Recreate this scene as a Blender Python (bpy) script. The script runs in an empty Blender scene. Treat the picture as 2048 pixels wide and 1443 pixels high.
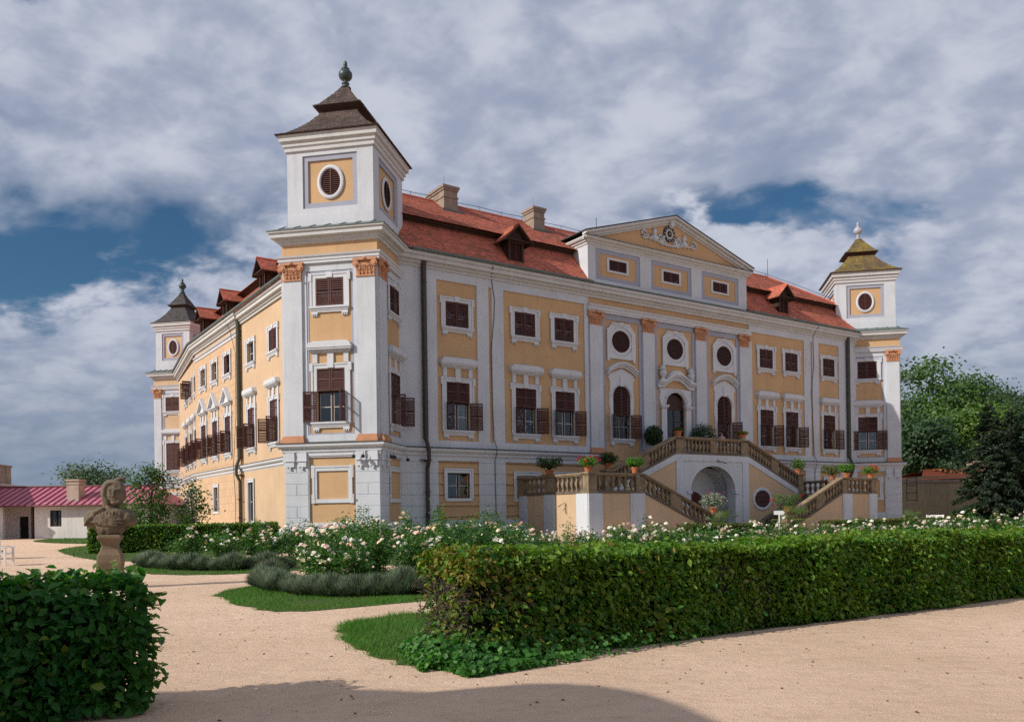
import bpy, bmesh, math, random
import numpy as np
from mathutils import Matrix, Vector
SC = bpy.context.scene
COL = SC.collection
R = math.radians
rng = np.random.default_rng(7)
random.seed(7)

# ------------------------------------------------------------------ camera
cam_d = bpy.data.cameras.new('camera'); cam = bpy.data.objects.new('camera', cam_d); COL.objects.link(cam)
cam.location = (0, 0, 1.65)
cam.rotation_euler = (Matrix.Rotation(R(90), 4, 'X') @ Matrix.Rotation(-0.0145, 4, 'Z')).to_euler()
cam_d.sensor_fit = 'HORIZONTAL'; cam_d.sensor_width = 36
cam_d.lens = 36 * 1650 / 2048
cam_d.shift_y = (1025 - 721.5) / 2048
cam_d.clip_start = 0.1; cam_d.clip_end = 5000
SC.camera = cam

# ------------------------------------------------------------------ sun, sky, exposure
SUN_H, SUN_E = 62.3, 32.0          # heading the light travels to, elevation
tr = Vector((math.sin(R(SUN_H)) * math.cos(R(SUN_E)), math.cos(R(SUN_H)) * math.cos(R(SUN_E)), -math.sin(R(SUN_E))))
sd = bpy.data.lights.new('sun', 'SUN'); sd.energy = 4.4; sd.angle = R(0.53); sd.color = (1.0, 0.93, 0.83)
so = bpy.data.objects.new('sun', sd); COL.objects.link(so); so.location = (-60, -40, 60)
so.rotation_euler = tr.to_track_quat('-Z', 'Y').to_euler()
W = bpy.data.worlds.new('World'); SC.world = W; W.use_nodes = True
nt = W.node_tree; nt.nodes.clear()
def wn(t, **k):
    n = nt.nodes.new(t)
    for a, v in k.items(): setattr(n, a, v)
    return n
out = wn('ShaderNodeOutputWorld'); bg = wn('ShaderNodeBackground'); bg.inputs['Strength'].default_value = 0.1
sky = wn('ShaderNodeTexSky', sky_type='NISHITA', sun_disc=False)
sky.sun_elevation = R(SUN_E); sky.sun_rotation = R(SUN_H + 180); sky.air_density = 1.1; sky.dust_density = 0.6; sky.ozone_density = 1.6
tc = wn('ShaderNodeTexCoord'); sep = wn('ShaderNodeSeparateXYZ'); nt.links.new(tc.outputs['Generated'], sep.inputs[0])
def wmath(op, a, b=None, clamp=False):
    n = wn('ShaderNodeMath', operation=op, use_clamp=clamp)
    for i, v in enumerate((a, b)):
        if v is None: continue
        if isinstance(v, (int, float)): n.inputs[i].default_value = v
        else: nt.links.new(v, n.inputs[i])
    return n.outputs[0]
zc = wmath('MAXIMUM', sep.outputs['Z'], 0.0)
den = wmath('ADD', zc, 0.35)
px = wmath('DIVIDE', sep.outputs['X'], den); py = wmath('DIVIDE', sep.outputs['Y'], den)
cmb = wn('ShaderNodeCombineXYZ'); nt.links.new(px, cmb.inputs[0]); nt.links.new(py, cmb.inputs[1])
def wnoise(scale, detail, rough, off, dist=0.0, stretch=(1, 1, 1), rot=0.0):
    mp = wn('ShaderNodeMapping'); mp.inputs['Location'].default_value = off; mp.inputs['Scale'].default_value = stretch
    mp.inputs['Rotation'].default_value = (0, 0, rot)
    nt.links.new(cmb.outputs[0], mp.inputs[0])
    n = wn('ShaderNodeTexNoise'); n.inputs['Scale'].default_value = scale; n.inputs['Detail'].default_value = detail
    n.inputs['Roughness'].default_value = rough; n.inputs['Distortion'].default_value = dist
    nt.links.new(mp.outputs[0], n.inputs['Vector']); return n.outputs['Fac']
big = wnoise(1.3, 2, 0.45, (1.9, 0.35, 0), 0.0, (1, 1, 1), 0.3)
mid = wnoise(4.6, 5, 0.52, (0.3, 5.2, 0), 0.25, (0.85, 1.1, 1), 0.75)
fine = wnoise(12.0, 6, 0.55, (7.3, 2.2, 0), 0.2, (0.9, 1.05, 1), 0.75)
def gap(cx, cy, rx, ry, amt):
    # an opening in the cloud deck
    a = wmath('DIVIDE', wmath('SUBTRACT', wmath('ADD', px, wmath('MULTIPLY', wmath('SUBTRACT', mid, 0.5), 0.55)), cx), rx); c = wmath('DIVIDE', wmath('SUBTRACT', wmath('ADD', py, wmath('MULTIPLY', wmath('SUBTRACT', fine, 0.5), 0.30)), cy), ry)
    r2 = wmath('ADD', wmath('MULTIPLY', a, a), wmath('MULTIPLY', c, c)); return wmath('MULTIPLY', wmath('POWER', 2.718, wmath('MULTIPLY', r2, -1.0)), amt)
gaps = wmath('ADD', wmath('ADD', gap(-0.86, 1.37, 0.50, 0.15, 0.62), gap(0.42, 1.33, 0.20, 0.07, 0.46)), wmath('ADD', gap(-0.60, 0.88, 0.24, 0.05, 0.20), gap(0.1, 0.85, 0.5, 0.05, 0.10)))
dens = wmath('ADD', wmath('ADD', wmath('SUBTRACT', wmath('ADD', wmath('MULTIPLY', big, 0.5), 0.52), gaps), wmath('MULTIPLY', mid, 0.62)), wmath('MULTIPLY', fine, 0.42))
mr = wn('ShaderNodeMapRange', interpolation_type='SMOOTHSTEP'); nt.links.new(dens, mr.inputs['Value'])
mr.inputs['From Min'].default_value = 0.80; mr.inputs['From Max'].default_value = 1.20
mr.inputs['To Min'].default_value = 0.0; mr.inputs['To Max'].default_value = 0.97
# thicker parts are brighter, thin parts stay greyer
mr2 = wn('ShaderNodeMapRange', interpolation_type='SMOOTHSTEP'); nt.links.new(wmath('ADD', wmath('ADD', wmath('MULTIPLY', mid, 0.42), wmath('MULTIPLY', fine, 0.62)), wmath('MULTIPLY', big, 0.10)), mr2.inputs['Value'])
mr2.inputs['From Min'].default_value = 0.45; mr2.inputs['From Max'].default_value = 0.72
ccol = wn('ShaderNodeMix', data_type='RGBA'); nt.links.new(mr2.outputs[0], ccol.inputs['Factor'])
ccol.inputs['A'].default_value = (3.4, 3.85, 5.1, 1); ccol.inputs['B'].default_value = (5.7, 6.0, 6.9, 1)
skyt = wn('ShaderNodeMix', data_type='RGBA', blend_type='MULTIPLY'); skyt.inputs['Factor'].default_value = 1
nt.links.new(sky.outputs[0], skyt.inputs['A']); skyt.inputs['B'].default_value = (0.28, 0.48, 0.62, 1)
mixc = wn('ShaderNodeMix', data_type='RGBA'); nt.links.new(mr.outputs[0], mixc.inputs['Factor'])
nt.links.new(skyt.outputs['Result'], mixc.inputs['A']); nt.links.new(ccol.outputs['Result'], mixc.inputs['B'])
hz = wn('ShaderNodeMapRange', interpolation_type='SMOOTHSTEP'); nt.links.new(zc, hz.inputs['Value']); hz.inputs['From Min'].default_value = 0.0; hz.inputs['From Max'].default_value = 0.24
hz.inputs['To Min'].default_value = 0.85; hz.inputs['To Max'].default_value = 0.0
hzm = wn('ShaderNodeMix', data_type='RGBA'); nt.links.new(hz.outputs[0], hzm.inputs['Factor']); nt.links.new(mixc.outputs['Result'], hzm.inputs['A']); hzm.inputs['B'].default_value = (1.75, 2.4, 3.35, 1)
nt.links.new(hzm.outputs['Result'], bg.inputs['Color']); nt.links.new(bg.outputs[0], out.inputs['Surface'])
SC.view_settings.view_transform = 'Standard'; SC.view_settings.look = 'None'
SC.view_settings.exposure = 0.0; SC.view_settings.gamma = 1.0; SC.view_settings.use_curve_mapping = False
SC.render.engine = 'CYCLES'
SC.cycles.max_bounces = 6; SC.cycles.diffuse_bounces = 3; SC.cycles.transparent_max_bounces = 12
SC.cycles.use_denoising = False

# ------------------------------------------------------------------ materials
MATS = {}
def mat(name, col, rough=0.85, var=0.12, scale=0.6, bump=0.0, bscale=30.0, spec=0.3, col2=None, stain=0.0, island=0.0, metal=0.0, trans=None, streak=0.0, detail=5):
    """procedural material: base colour, large noise towards col2, fine bump, per-piece variation"""
    if name in MATS: return MATS[name]
    m = bpy.data.materials.new(name); m.use_nodes = True; t = m.node_tree; t.nodes.clear(); L = t.links.new
    N = t.nodes.new
    o = N('ShaderNodeOutputMaterial'); p = N('ShaderNodeBsdfPrincipled')
    p.inputs['Roughness'].default_value = rough; p.inputs['Specular IOR Level'].default_value = spec; p.inputs['Metallic'].default_value = metal
    tcn = N('ShaderNodeTexCoord'); g = N('ShaderNodeNewGeometry')
    n1 = N('ShaderNodeTexNoise'); n1.inputs['Scale'].default_value = scale; n1.inputs['Detail'].default_value = detail; n1.inputs['Roughness'].default_value = 0.62
    L(g.outputs['Position'], n1.inputs['Vector'])
    c2 = col2 if col2 else tuple(c * (1 - 2.2 * var) for c in col)
    ra = N('ShaderNodeMapRange'); L(n1.outputs['Fac'], ra.inputs['Value']); ra.inputs['From Min'].default_value = 0.35; ra.inputs['From Max'].default_value = 0.72
    mx = N('ShaderNodeMix'); mx.data_type = 'RGBA'; L(ra.outputs[0], mx.inputs['Factor'])
    mx.inputs['A'].default_value = (*col, 1); mx.inputs['B'].default_value = (*c2, 1)
    cur = mx.outputs['Result']
    if stain > 0:
        mp = N('ShaderNodeMapping'); mp.inputs['Scale'].default_value = (2.6, 2.6, 0.22); L(g.outputs['Position'], mp.inputs[0])
        n2 = N('ShaderNodeTexNoise'); n2.inputs['Scale'].default_value = 1.3; n2.inputs['Detail'].default_value = 7; n2.inputs['Roughness'].default_value = 0.7; L(mp.outputs[0], n2.inputs['Vector'])
        rb = N('ShaderNodeMapRange'); L(n2.outputs['Fac'], rb.inputs['Value']); rb.inputs['From Min'].default_value = 0.52; rb.inputs['From Max'].default_value = 0.8
        rb.inputs['To Max'].default_value = stain
        m2 = N('ShaderNodeMix'); m2.data_type = 'RGBA'; L(rb.outputs[0], m2.inputs['Factor']); L(cur, m2.inputs['A'])
        m2.inputs['B'].default_value = (0.16, 0.13, 0.10, 1); cur = m2.outputs['Result']
    if island > 0:
        hs = N('ShaderNodeHueSaturation'); L(cur, hs.inputs['Color'])
        rc = N('ShaderNodeMapRange'); L(g.outputs['Random Per Island'], rc.inputs['Value']); rc.inputs['To Min'].default_value = 1 - island; rc.inputs['To Max'].default_value = 1 + island
        L(rc.outputs[0], hs.inputs['Value'])
        rd = N('ShaderNodeMath'); rd.operation = 'MULTIPLY_ADD'; L(g.outputs['Random Per Island'], rd.inputs[0]); rd.inputs[1].default_value = -0.06 * island; rd.inputs[2].default_value = 0.5 + 0.03 * island
        L(rd.outputs[0], hs.inputs['Hue']); cur = hs.outputs['Color']
    L(cur, p.inputs['Base Color'])
    if bump > 0:
        n3 = N('ShaderNodeTexNoise'); n3.inputs['Scale'].default_value = bscale; n3.inputs['Detail'].default_value = 6; n3.inputs['Roughness'].default_value = 0.65
        L(g.outputs['Position'], n3.inputs['Vector'])
        b = N('ShaderNodeBump'); b.inputs['Strength'].default_value = 0.6; b.inputs['Distance'].default_value = bump; L(n3.outputs['Fac'], b.inputs['Height']); L(b.outputs[0], p.inputs['Normal'])
    if trans:
        tn = N('ShaderNodeBsdfTranslucent'); hs2 = N('ShaderNodeMix'); hs2.data_type = 'RGBA'; hs2.blend_type = 'MULTIPLY'; hs2.inputs['Factor'].default_value = 1
        L(cur, hs2.inputs['A']); hs2.inputs['B'].default_value = (*trans, 1); L(hs2.outputs['Result'], tn.inputs['Color'])
        ms = N('ShaderNodeAddShader'); L(p.outputs[0], ms.inputs[0]); L(tn.outputs[0], ms.inputs[1]); L(ms.outputs[0], o.inputs['Surface'])
    else:
        L(p.outputs[0], o.inputs['Surface'])
    MATS[name] = m; return m

white = mat('white_plaster', (0.56, 0.59, 0.635), 0.9, 0.07, 0.5, 0.004, 25, stain=0.26)
whitet = mat('white_trim', (0.59, 0.615, 0.655), 0.85, 0.05, 0.9, 0.003, 30, stain=0.18)
cornm = mat('cornice_stucco', (0.55, 0.56, 0.56), 0.9, 0.05, 0.8, 0.004, 25, stain=0.22)
yellow = mat('yellow_plaster', (0.555, 0.36, 0.195), 0.92, 0.07, 0.45, 0.004, 22, stain=0.24)
yellowb = mat('pale_yellow_plaster', (0.58, 0.415, 0.27), 0.92, 0.07, 0.45, 0.004, 22, stain=0.24)
ochre = mat('ochre_ashlar', (0.58, 0.40, 0.255), 0.92, 0.05, 0.6, 0.004, 24, stain=0.10, island=0.05)
lilac = mat('grey_lilac_plaster', (0.34, 0.36, 0.44), 0.9, 0.05, 0.7, 0.004, 25, stain=0.12)
terra = mat('terracotta', (0.55, 0.28, 0.16), 0.9, 0.12, 3, 0.004, 40)
slate = mat('slate_flashing', (0.085, 0.085, 0.08), 0.6, 0.15, 1.2, 0.004, 12)
coppr = mat('patina_metal', (0.10, 0.135, 0.125), 0.5, 0.15, 1.4, 0.002, 10, spec=0.5)
shut = mat('maroon_shutter', (0.088, 0.030, 0.026), 0.65, 0.15, 3.0, 0.001, 60, spec=0.35, col2=(0.06, 0.022, 0.02))
wood = mat('window_frame_brown', (0.050, 0.022, 0.016), 0.55, 0.1, 3.0)
mull = mat('muntin_white', (0.55, 0.53, 0.50), 0.6, 0.05, 3.0)
dark = mat('unlit_room', (0.012, 0.011, 0.010), 0.9, 0.1)  # near-black colour stands in for the shade inside window openings
curtm = mat('curtain_cloth', (0.55, 0.56, 0.58), 0.9, 0.1, 6.0)
pipem = mat('drainpipe_metal', (0.050, 0.032, 0.028), 0.5, 0.12, 3.0, spec=0.5)
pipeg = mat('green_drainpipe', (0.055, 0.06, 0.042), 0.5, 0.12, 3.0, spec=0.5)
rooft = mat('red_clay_tile', (0.50, 0.150, 0.088), 0.85, 0.18, 0.9, 0.003, 30, col2=(0.36, 0.115, 0.078), island=0.32)
woodr = mat('brown_roof_wood', (0.055, 0.030, 0.022), 0.8, 0.15, 4)
shing = mat('wood_shingle', (0.105, 0.075, 0.065), 0.85, 0.2, 1.8, 0.006, 25, island=0.30)
shinm = mat('mossy_shingle', (0.115, 0.082, 0.055), 0.9, 0.2, 1.1, 0.006, 25, col2=(0.27, 0.20, 0.035), island=0.25)
shind = mat('grey_shingle', (0.080, 0.075, 0.075), 0.85, 0.2, 1.8, 0.006, 25, island=0.25)
stone = mat('sandstone', (0.29, 0.215, 0.138), 0.95, 0.2, 2.6, 0.012, 18, col2=(0.145, 0.115, 0.08), stain=0.6)
stoned = mat('weathered_stone', (0.16, 0.125, 0.092), 0.95, 0.2, 2.2, 0.01, 18, col2=(0.10, 0.085, 0.07), stain=0.4)
chimm = mat('chimney_render', (0.33, 0.26, 0.21), 0.95, 0.15, 1.5, 0.008, 14, stain=0.5)
black = mat('clock_black', (0.015, 0.016, 0.02), 0.5, 0.05)
gold = mat('clock_gold', (0.45, 0.36, 0.16), 0.5, 0.05)
iron = mat('iron', (0.03, 0.03, 0.032), 0.55, 0.1, 4)
doorm = mat('maroon_door', (0.085, 0.018, 0.014), 0.6, 0.1, 4)
def glass():
    m = bpy.data.materials.new('window_glass'); m.use_nodes = True; t = m.node_tree; t.nodes.clear(); N = t.nodes.new; L = t.links.new
    o = N('ShaderNodeOutputMaterial'); g = N('ShaderNodeBsdfGlossy'); g.inputs['Roughness'].default_value = 0.03; g.inputs['Color'].default_value = (0.9, 0.93, 0.95, 1)
    tr_ = N('ShaderNodeBsdfTransparent'); tr_.inputs['Color'].default_value = (0.72, 0.76, 0.76, 1); f = N('ShaderNodeFresnel'); f.inputs['IOR'].default_value = 1.75
    nz = N('ShaderNodeTexNoise'); nz.inputs['Scale'].default_value = 1.6; ge = N('ShaderNodeNewGeometry'); L(ge.outputs['Position'], nz.inputs['Vector'])
    b = N('ShaderNodeBump'); b.inputs['Distance'].default_value = 0.012; b.inputs['Strength'].default_value = 0.4; L(nz.outputs['Fac'], b.inputs['Height']); L(b.outputs[0], g.inputs['Normal'])
    x = N('ShaderNodeMixShader'); L(f.outputs[0], x.inputs[0]); L(tr_.outputs[0], x.inputs[1]); L(g.outputs[0], x.inputs[2]); L(x.outputs[0], o.inputs['Surface']); return m
glassm = glass()

# ------------------------------------------------------------------ mesh helpers
def H(a): return Vector((math.sin(R(a)), math.cos(R(a)), 0))
def frame(P, hd):
    """local x along heading hd, local y into the wall (to the left of it), z up"""
    x = H(hd); y = H(hd - 90)
    return Matrix(((x.x, y.x, 0, P[0]), (x.y, y.y, 0, P[1]), (0, 0, 1, 0), (0, 0, 0, 1)))
I4 = Matrix.Identity(4)
def Tm(x, y, z): return Matrix.Translation((x, y, z))
def Rz(a): return Matrix.Rotation(R(a), 4, 'Z')

class MB:
    def __init__(s, M=I4): s.v = []; s.f = []; s.mi = []; s.M = M; s.m = 0
    def add(s, pts, faces):
        b = len(s.v)
        for p in pts:
            q = s.M @ Vector(p); s.v.append((q.x, q.y, q.z))
        for f in faces: s.f.append([b + i for i in f]); s.mi.append(s.m)
    def quad(s, a, b, c, d): s.add((a, b, c, d), ((0, 1, 2, 3),))
    def box(s, x0, x1, y0, y1, z0, z1):
        s.add(((x0,y0,z0),(x1,y0,z0),(x1,y1,z0),(x0,y1,z0),(x0,y0,z1),(x1,y0,z1),(x1,y1,z1),(x0,y1,z1)),
              ((0,3,2,1),(4,5,6,7),(0,1,5,4),(1,2,6,5),(2,3,7,6),(3,0,4,7)))
    def prism(s, poly, y0, y1):
        """polygon in (x,z) extruded from y0 to y1"""
        n = len(poly)
        s.add([(x, y0, z) for x, z in poly] + [(x, y1, z) for x, z in poly],
              [list(range(n)), list(range(2*n-1, n-1, -1))] + [(i, (i+1) % n, n + (i+1) % n, n + i)[::-1] for i in range(n)])
    def prismz(s, poly, z0, z1):
        n = len(poly)
        s.add([(x, y, z0) for x, y in poly] + [(x, y, z1) for x, y in poly],
              [list(range(n))[::-1], list(range(n, 2*n))] + [(i, (i+1) % n, n + (i+1) % n, n + i) for i in range(n)])
    def lathe(s, prof, c=(0,0,0), seg=12, rot=0.0, sx=1, sy=1):
        k = len(prof); pts = []
        for r, z in prof:
            for i in range(seg):
                a = 2*math.pi*i/seg + rot; pts.append((c[0] + r*sx*math.cos(a), c[1] + r*sy*math.sin(a), c[2] + z))
        fs = []
        for j in range(k-1):
            for i in range(seg):
                fs.append((j*seg+i, j*seg+(i+1) % seg, (j+1)*seg+(i+1) % seg, (j+1)*seg+i))
        fs.append(list(range(seg))[::-1]); fs.append([(k-1)*seg+i for i in range(seg)])
        s.add(pts, fs)
    def tube(s, path, r, seg=6, r1=None):
        path = [Vector(p) for p in path]; n = len(path); pts = []
        for i, p in enumerate(path):
            d = (path[min(i+1, n-1)] - path[max(i-1, 0)]).normalized()
            a = Vector((0,0,1)) if abs(d.z) < 0.9 else Vector((1,0,0))
            u = d.cross(a).normalized(); w = d.cross(u)
            rr = r if r1 is None else r + (r1 - r)*i/max(1, n-1)
            for k in range(seg):
                t = 2*math.pi*k/seg; q = p + (u*math.cos(t) + w*math.sin(t))*rr; pts.append(tuple(q))
        fs = [(i*seg+k, i*seg+(k+1) % seg, (i+1)*seg+(k+1) % seg, (i+1)*seg+k) for i in range(n-1) for k in range(seg)]
        fs.append(list(range(seg))[::-1]); fs.append([(n-1)*seg+k for k in range(seg)])
        s.add(pts, fs)
    def ring(s, cx, cz, rx, rz, prof, seg=28):
        """oval moulding on a wall: prof is a list of (dr, y)"""
        k = len(prof); pts = []
        for dr, y in prof:
            for i in range(seg):
                a = 2*math.pi*i/seg; pts.append((cx + (rx+dr)*math.cos(a), y, cz + (rz+dr)*math.sin(a)))
        s.add(pts, [(j*seg+i, j*seg+(i+1) % seg, (j+1)*seg+(i+1) % seg, (j+1)*seg+i) for j in range(k-1) for i in range(seg)])
    def wall(s, x0, x1, z0, z1, holes=(), y=0.0, depth=0.3, ends=False):
        xs = sorted({x0, x1, *[min(max(v, x0), x1) for h in holes for v in h[:2]]})
        zs = sorted({z0, z1, *[min(max(v, z0), z1) for h in holes for v in h[2:4]]})
        for i in range(len(xs)-1):
            for j in range(len(zs)-1):
                cx, cz = (xs[i]+xs[i+1])/2, (zs[j]+zs[j+1])/2
                if any(h[0] < cx < h[1] and h[2] < cz < h[3] for h in holes): continue
                s.quad((xs[i],y,zs[j]),(xs[i+1],y,zs[j]),(xs[i+1],y,zs[j+1]),(xs[i],y,zs[j+1]))
        for h in holes:
            a, b, c, d = max(h[0], x0), min(h[1], x1), max(h[2], z0), min(h[3], z1)
            if a >= b or c >= d: continue
            e = y + depth
            if h[0] > x0: s.quad((a,y,c),(a,y,d),(a,e,d),(a,e,c))
            if h[1] < x1: s.quad((b,y,c),(b,e,c),(b,e,d),(b,y,d))
            if h[2] > z0: s.quad((a,y,c),(a,e,c),(b,e,c),(b,y,c))
            if h[3] < z1: s.quad((a,y,d),(b,y,d),(b,e,d),(a,e,d))
        if ends:
            e = y + depth
            s.quad((x0,y,z0),(x0,y,z1),(x0,e,z1),(x0,e,z0)); s.quad((x1,y,z0),(x1,e,z0),(x1,e,z1),(x1,y,z1))
            s.quad((x0,y,z0),(x0,e,z0),(x1,e,z0),(x1,y,z0)); s.quad((x0,y,z1),(x1,y,z1),(x1,e,z1),(x0,e,z1))
    def sweep(s, prof, path, closed=False, into=False):
        """prof (out, z) swept along plan points going left to right seen from outside; outside is to the right of travel"""
        P = [Vector((p[0], p[1])) for p in path]; n = len(P); pts = []
        for i in range(n):
            a = P[(i-1) % n] if (closed or i > 0) else None; b = P[(i+1) % n] if (closed or i < n-1) else None
            d0 = (P[i]-a).normalized() if a is not None else None; d1 = (b-P[i]).normalized() if b is not None else None
            if d0 is None: d0 = d1
            if d1 is None: d1 = d0
            n0 = Vector((d0.y, -d0.x)); n1 = Vector((d1.y, -d1.x)); m = (n0+n1)
            m = m / max(0.2, m.dot(n0)) if m.length > 1e-6 else n0
            for o, z in prof: pts.append((P[i].x + m.x*o, P[i].y + m.y*o, z))
        k = len(prof); fs = []
        for i in range(n if closed else n-1):
            j = (i+1) % n
            for q in range(k-1): fs.append((i*k+q, j*k+q, j*k+q+1, i*k+q+1))
        if not closed: fs.append(list(range(k))); fs.append([(n-1)*k+q for q in range(k)][::-1])
        s.add(pts, fs)
    def mesh(s, name, mats, smooth=False, recalc=True):
        me = bpy.data.meshes.new(name); me.from_pydata(s.v, [], s.f)
        for m in (mats if isinstance(mats, (list, tuple)) else [mats]): me.materials.append(m)
        if any(s.mi): me.polygons.foreach_set('material_index', s.mi)
        if recalc:
            b = bmesh.new(); b.from_mesh(me); bmesh.ops.recalc_face_normals(b, faces=b.faces); b.to_mesh(me); b.free()
        if smooth: me.polygons.foreach_set('use_smooth', [True]*len(me.polygons))
        me.update(); return me
    def obj(s, name, mats, parent=None, basis=None, smooth=False, recalc=True, **props):
        return link(name, s.mesh(name, mats, smooth, recalc), parent, basis, **props)
def link(name, me, parent=None, basis=None, **props):
    o = bpy.data.objects.new(name, me); COL.objects.link(o)
    if parent is not None: o.parent = parent
    if basis is not None: o.matrix_basis = basis
    for k, v in props.items(): o[k] = v
    return o
def thing(name, label, cat, loc=(0,0,0), rz=0.0, group=None):
    o = bpy.data.objects.new(name, None); COL.objects.link(o); o.location = loc; o.rotation_euler = (0,0,rz); o.empty_display_size = 0.3
    o['label'] = label; o['category'] = cat
    if group: o['group'] = group
    return o
def tag(o, label, cat, group=None):
    o['label'] = label; o['category'] = cat
    if group: o['group'] = group
    return o
def copy_tree(o, parent=None, basis=None):
    c = o.copy(); COL.objects.link(c)
    if parent is not None: c.parent = parent
    if basis is not None: c.matrix_basis = basis
    for ch in o.children: copy_tree(ch, c, ch.matrix_basis.copy())
    return c
class Proto:
    """first placing moves the built object itself, later ones copy it with its parts"""
    def __init__(s, o): s.o = o; s.used = False
    def place(s, parent, basis):
        if not s.used:
            s.used = True; s.o.parent = parent; s.o.matrix_basis = basis; return s.o
        return copy_tree(s.o, parent, basis)
def leaf_mesh(name, pos, nrm, size, mats, aspect=0.55, fold=0.18, droop=0.15, tdir=None, mi=None):
    """many folded leaves as one mesh (six points each)"""
    pos = np.asarray(pos, float); n = len(pos); nrm = np.asarray(nrm, float); nrm = nrm/np.maximum(1e-6, np.linalg.norm(nrm, axis=1))[:, None]
    t = rng.normal(size=(n, 3)) if tdir is None else np.asarray(tdir, float) + rng.normal(size=(n, 3))*0.45
    t -= (t*nrm).sum(1)[:, None]*nrm; t /= np.maximum(1e-6, np.linalg.norm(t, axis=1))[:, None]
    b = np.cross(nrm, t); s = np.asarray(size, float)[:, None]*np.ones((n, 1))
    w = aspect*0.5
    V = np.empty((n, 6, 3))
    V[:, 0] = pos - t*s*0.5
    V[:, 1] = pos - t*s*0.12 + b*s*w + nrm*s*fold*0.5
    V[:, 2] = pos - t*s*0.12 - b*s*w + nrm*s*fold*0.5
    V[:, 3] = pos + t*s*0.24 + b*s*w*0.72 + nrm*s*(fold*0.4 - droop*0.3)
    V[:, 4] = pos + t*s*0.24 - b*s*w*0.72 + nrm*s*(fold*0.4 - droop*0.3)
    V[:, 5] = pos + t*s*0.5 - nrm*s*droop
    base = (np.arange(n)*6)[:, None]
    F = np.concatenate([base + np.array([[0, 5, 3, 1]]), base + np.array([[0, 2, 4, 5]])], axis=1).reshape(-1)
    return raw_mesh(name, V.reshape(-1, 3), F, 4, mats, None if mi is None else np.repeat(mi, 2))
def raw_mesh(name, V, F, k, mats, mi=None):
    me = bpy.data.meshes.new(name); nf = len(F)//k
    me.vertices.add(len(V)); me.vertices.foreach_set('co', np.ascontiguousarray(V, dtype=np.float32).reshape(-1))
    me.loops.add(len(F)); me.loops.foreach_set('vertex_index', np.ascontiguousarray(F, dtype=np.int32))
    me.polygons.add(nf); me.polygons.foreach_set('loop_start', np.arange(0, nf*k, k, dtype=np.int32))
    for m in (mats if isinstance(mats, (list, tuple)) else [mats]): me.materials.append(m)
    if mi is not None: me.polygons.foreach_set('material_index', np.ascontiguousarray(mi, dtype=np.int32))
    me.update(calc_edges=True); return me
# ------------------------------------------------------------------ castle plan
def V2(x, y): return Vector((x, y, 0))
TCOR = V2(-6.677, 42.0)                       # front corner of the near tower
dTL, dTR, dF, dL = H(-79.2), H(10.8), H(55.8), H(-34.2)
dN = -dL
J0 = TCOR + dTR*3.616                         # start of the front facade
A0 = TCOR + dTL*5.2
JL = (A0 + dTR*3.6)*1.027                     # start of the left facade
FM = frame(J0, 55.8)                          # facade frame: x along, y into the wall
LM = frame(JL, 145.8)                         # left facade frame: x = -(distance from the near tower)
CASTLE = thing('castle', 'yellow and white baroque castle with red tiled roofs and shuttered windows', 'castle', (J0.x, J0.y, 0))
CI = Tm(-J0.x, -J0.y, 0)
def cpart(mb, name, mats, smooth=False, **k): return mb.obj(name, mats, CASTLE, CI.copy(), smooth, **k)

# ------------------------------------------------------------------ shutters and windows (prototypes)
def shutter_mesh(w, h, side, frame_w=0.07, mid=True, pitch=0.105, th=0.045):
    """leaf hung on x=0: side +1 reaches to +x, -1 to -x"""
    b = MB(); x0, x1 = (0, w) if side > 0 else (-w, 0); f = frame_w
    b.box(x0, x0+f, -th, 0, 0, h); b.box(x1-f, x1, -th, 0, 0, h)
    zs = [0, h-f*1.2] + ([h*0.5-f*0.6] if mid and h > 1.0 else [])
    for z in zs: b.box(x0+f, x1-f, -th, 0, z, z+f*1.2)
    z = f*1.2 + 0.02
    while z < h-f*1.2-0.03:
        if not any(q-0.04 < z < q+f*1.2 for q in zs[2:]):
            b.add(((x0+f,-th*0.95,z),(x1-f,-th*0.95,z),(x1-f,-0.004,z+0.062),(x0+f,-0.004,z+0.062),(x0+f,-th*0.95,z+0.016),(x1-f,-th*0.95,z+0.016),(x1-f,-0.004,z+0.078),(x0+f,-0.004,z+0.078)),
                  ((0,1,2,3),(4,7,6,5),(0,4,5,1),(2,6,7,3)))
        z += pitch
    return b.mesh('shutter', shut)
SH_UP = {s: shutter_mesh(0.74, 1.42, s) for s in (1, -1)}
SH_TOP = {s: shutter_mesh(0.74, 1.16, s) for s in (1, -1)}
SH_LOW = {s: shutter_mesh(0.74, 1.58, s) for s in (1, -1)}
SH_ATT = {s: shutter_mesh(0.75, 0.68, s, 0.05) for s in (1, -1)}
def casement_mesh(w, h, cols=2, rows=2, m=None, bar=0.05):
    b = MB()
    b.box(-w/2, -w/2+0.07, 0, 0.06, 0, h); b.box(w/2-0.07, w/2, 0, 0.06, 0, h); b.box(-w/2+0.07, w/2-0.07, 0, 0.06, h-0.07, h); b.box(-w/2+0.07, w/2-0.07, 0, 0.06, 0, 0.07)
    b.m = 0
    for i in range(1, cols):
        x = -w/2 + w*i/cols; b.box(x-0.055, x+0.055, -0.012, 0.05, 0.07, h-0.07)
    b.m = 1
    for i in range(cols):
        xa = -w/2 + w*i/cols + 0.06; xb = -w/2 + w*(i+1)/cols - 0.06
        b.box(xa, xa+0.035, 0.005, 0.045, 0.07, h-0.07); b.box(xb-0.035, xb, 0.005, 0.045, 0.07, h-0.07)
        for j in range(1, rows): b.box(xa+0.035, xb-0.035, 0.007, 0.043, 0.07+(h-0.14)*j/rows-0.02, 0.07+(h-0.14)*j/rows+0.02)
    return b.mesh('window_frame', [wood, mull])
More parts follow.
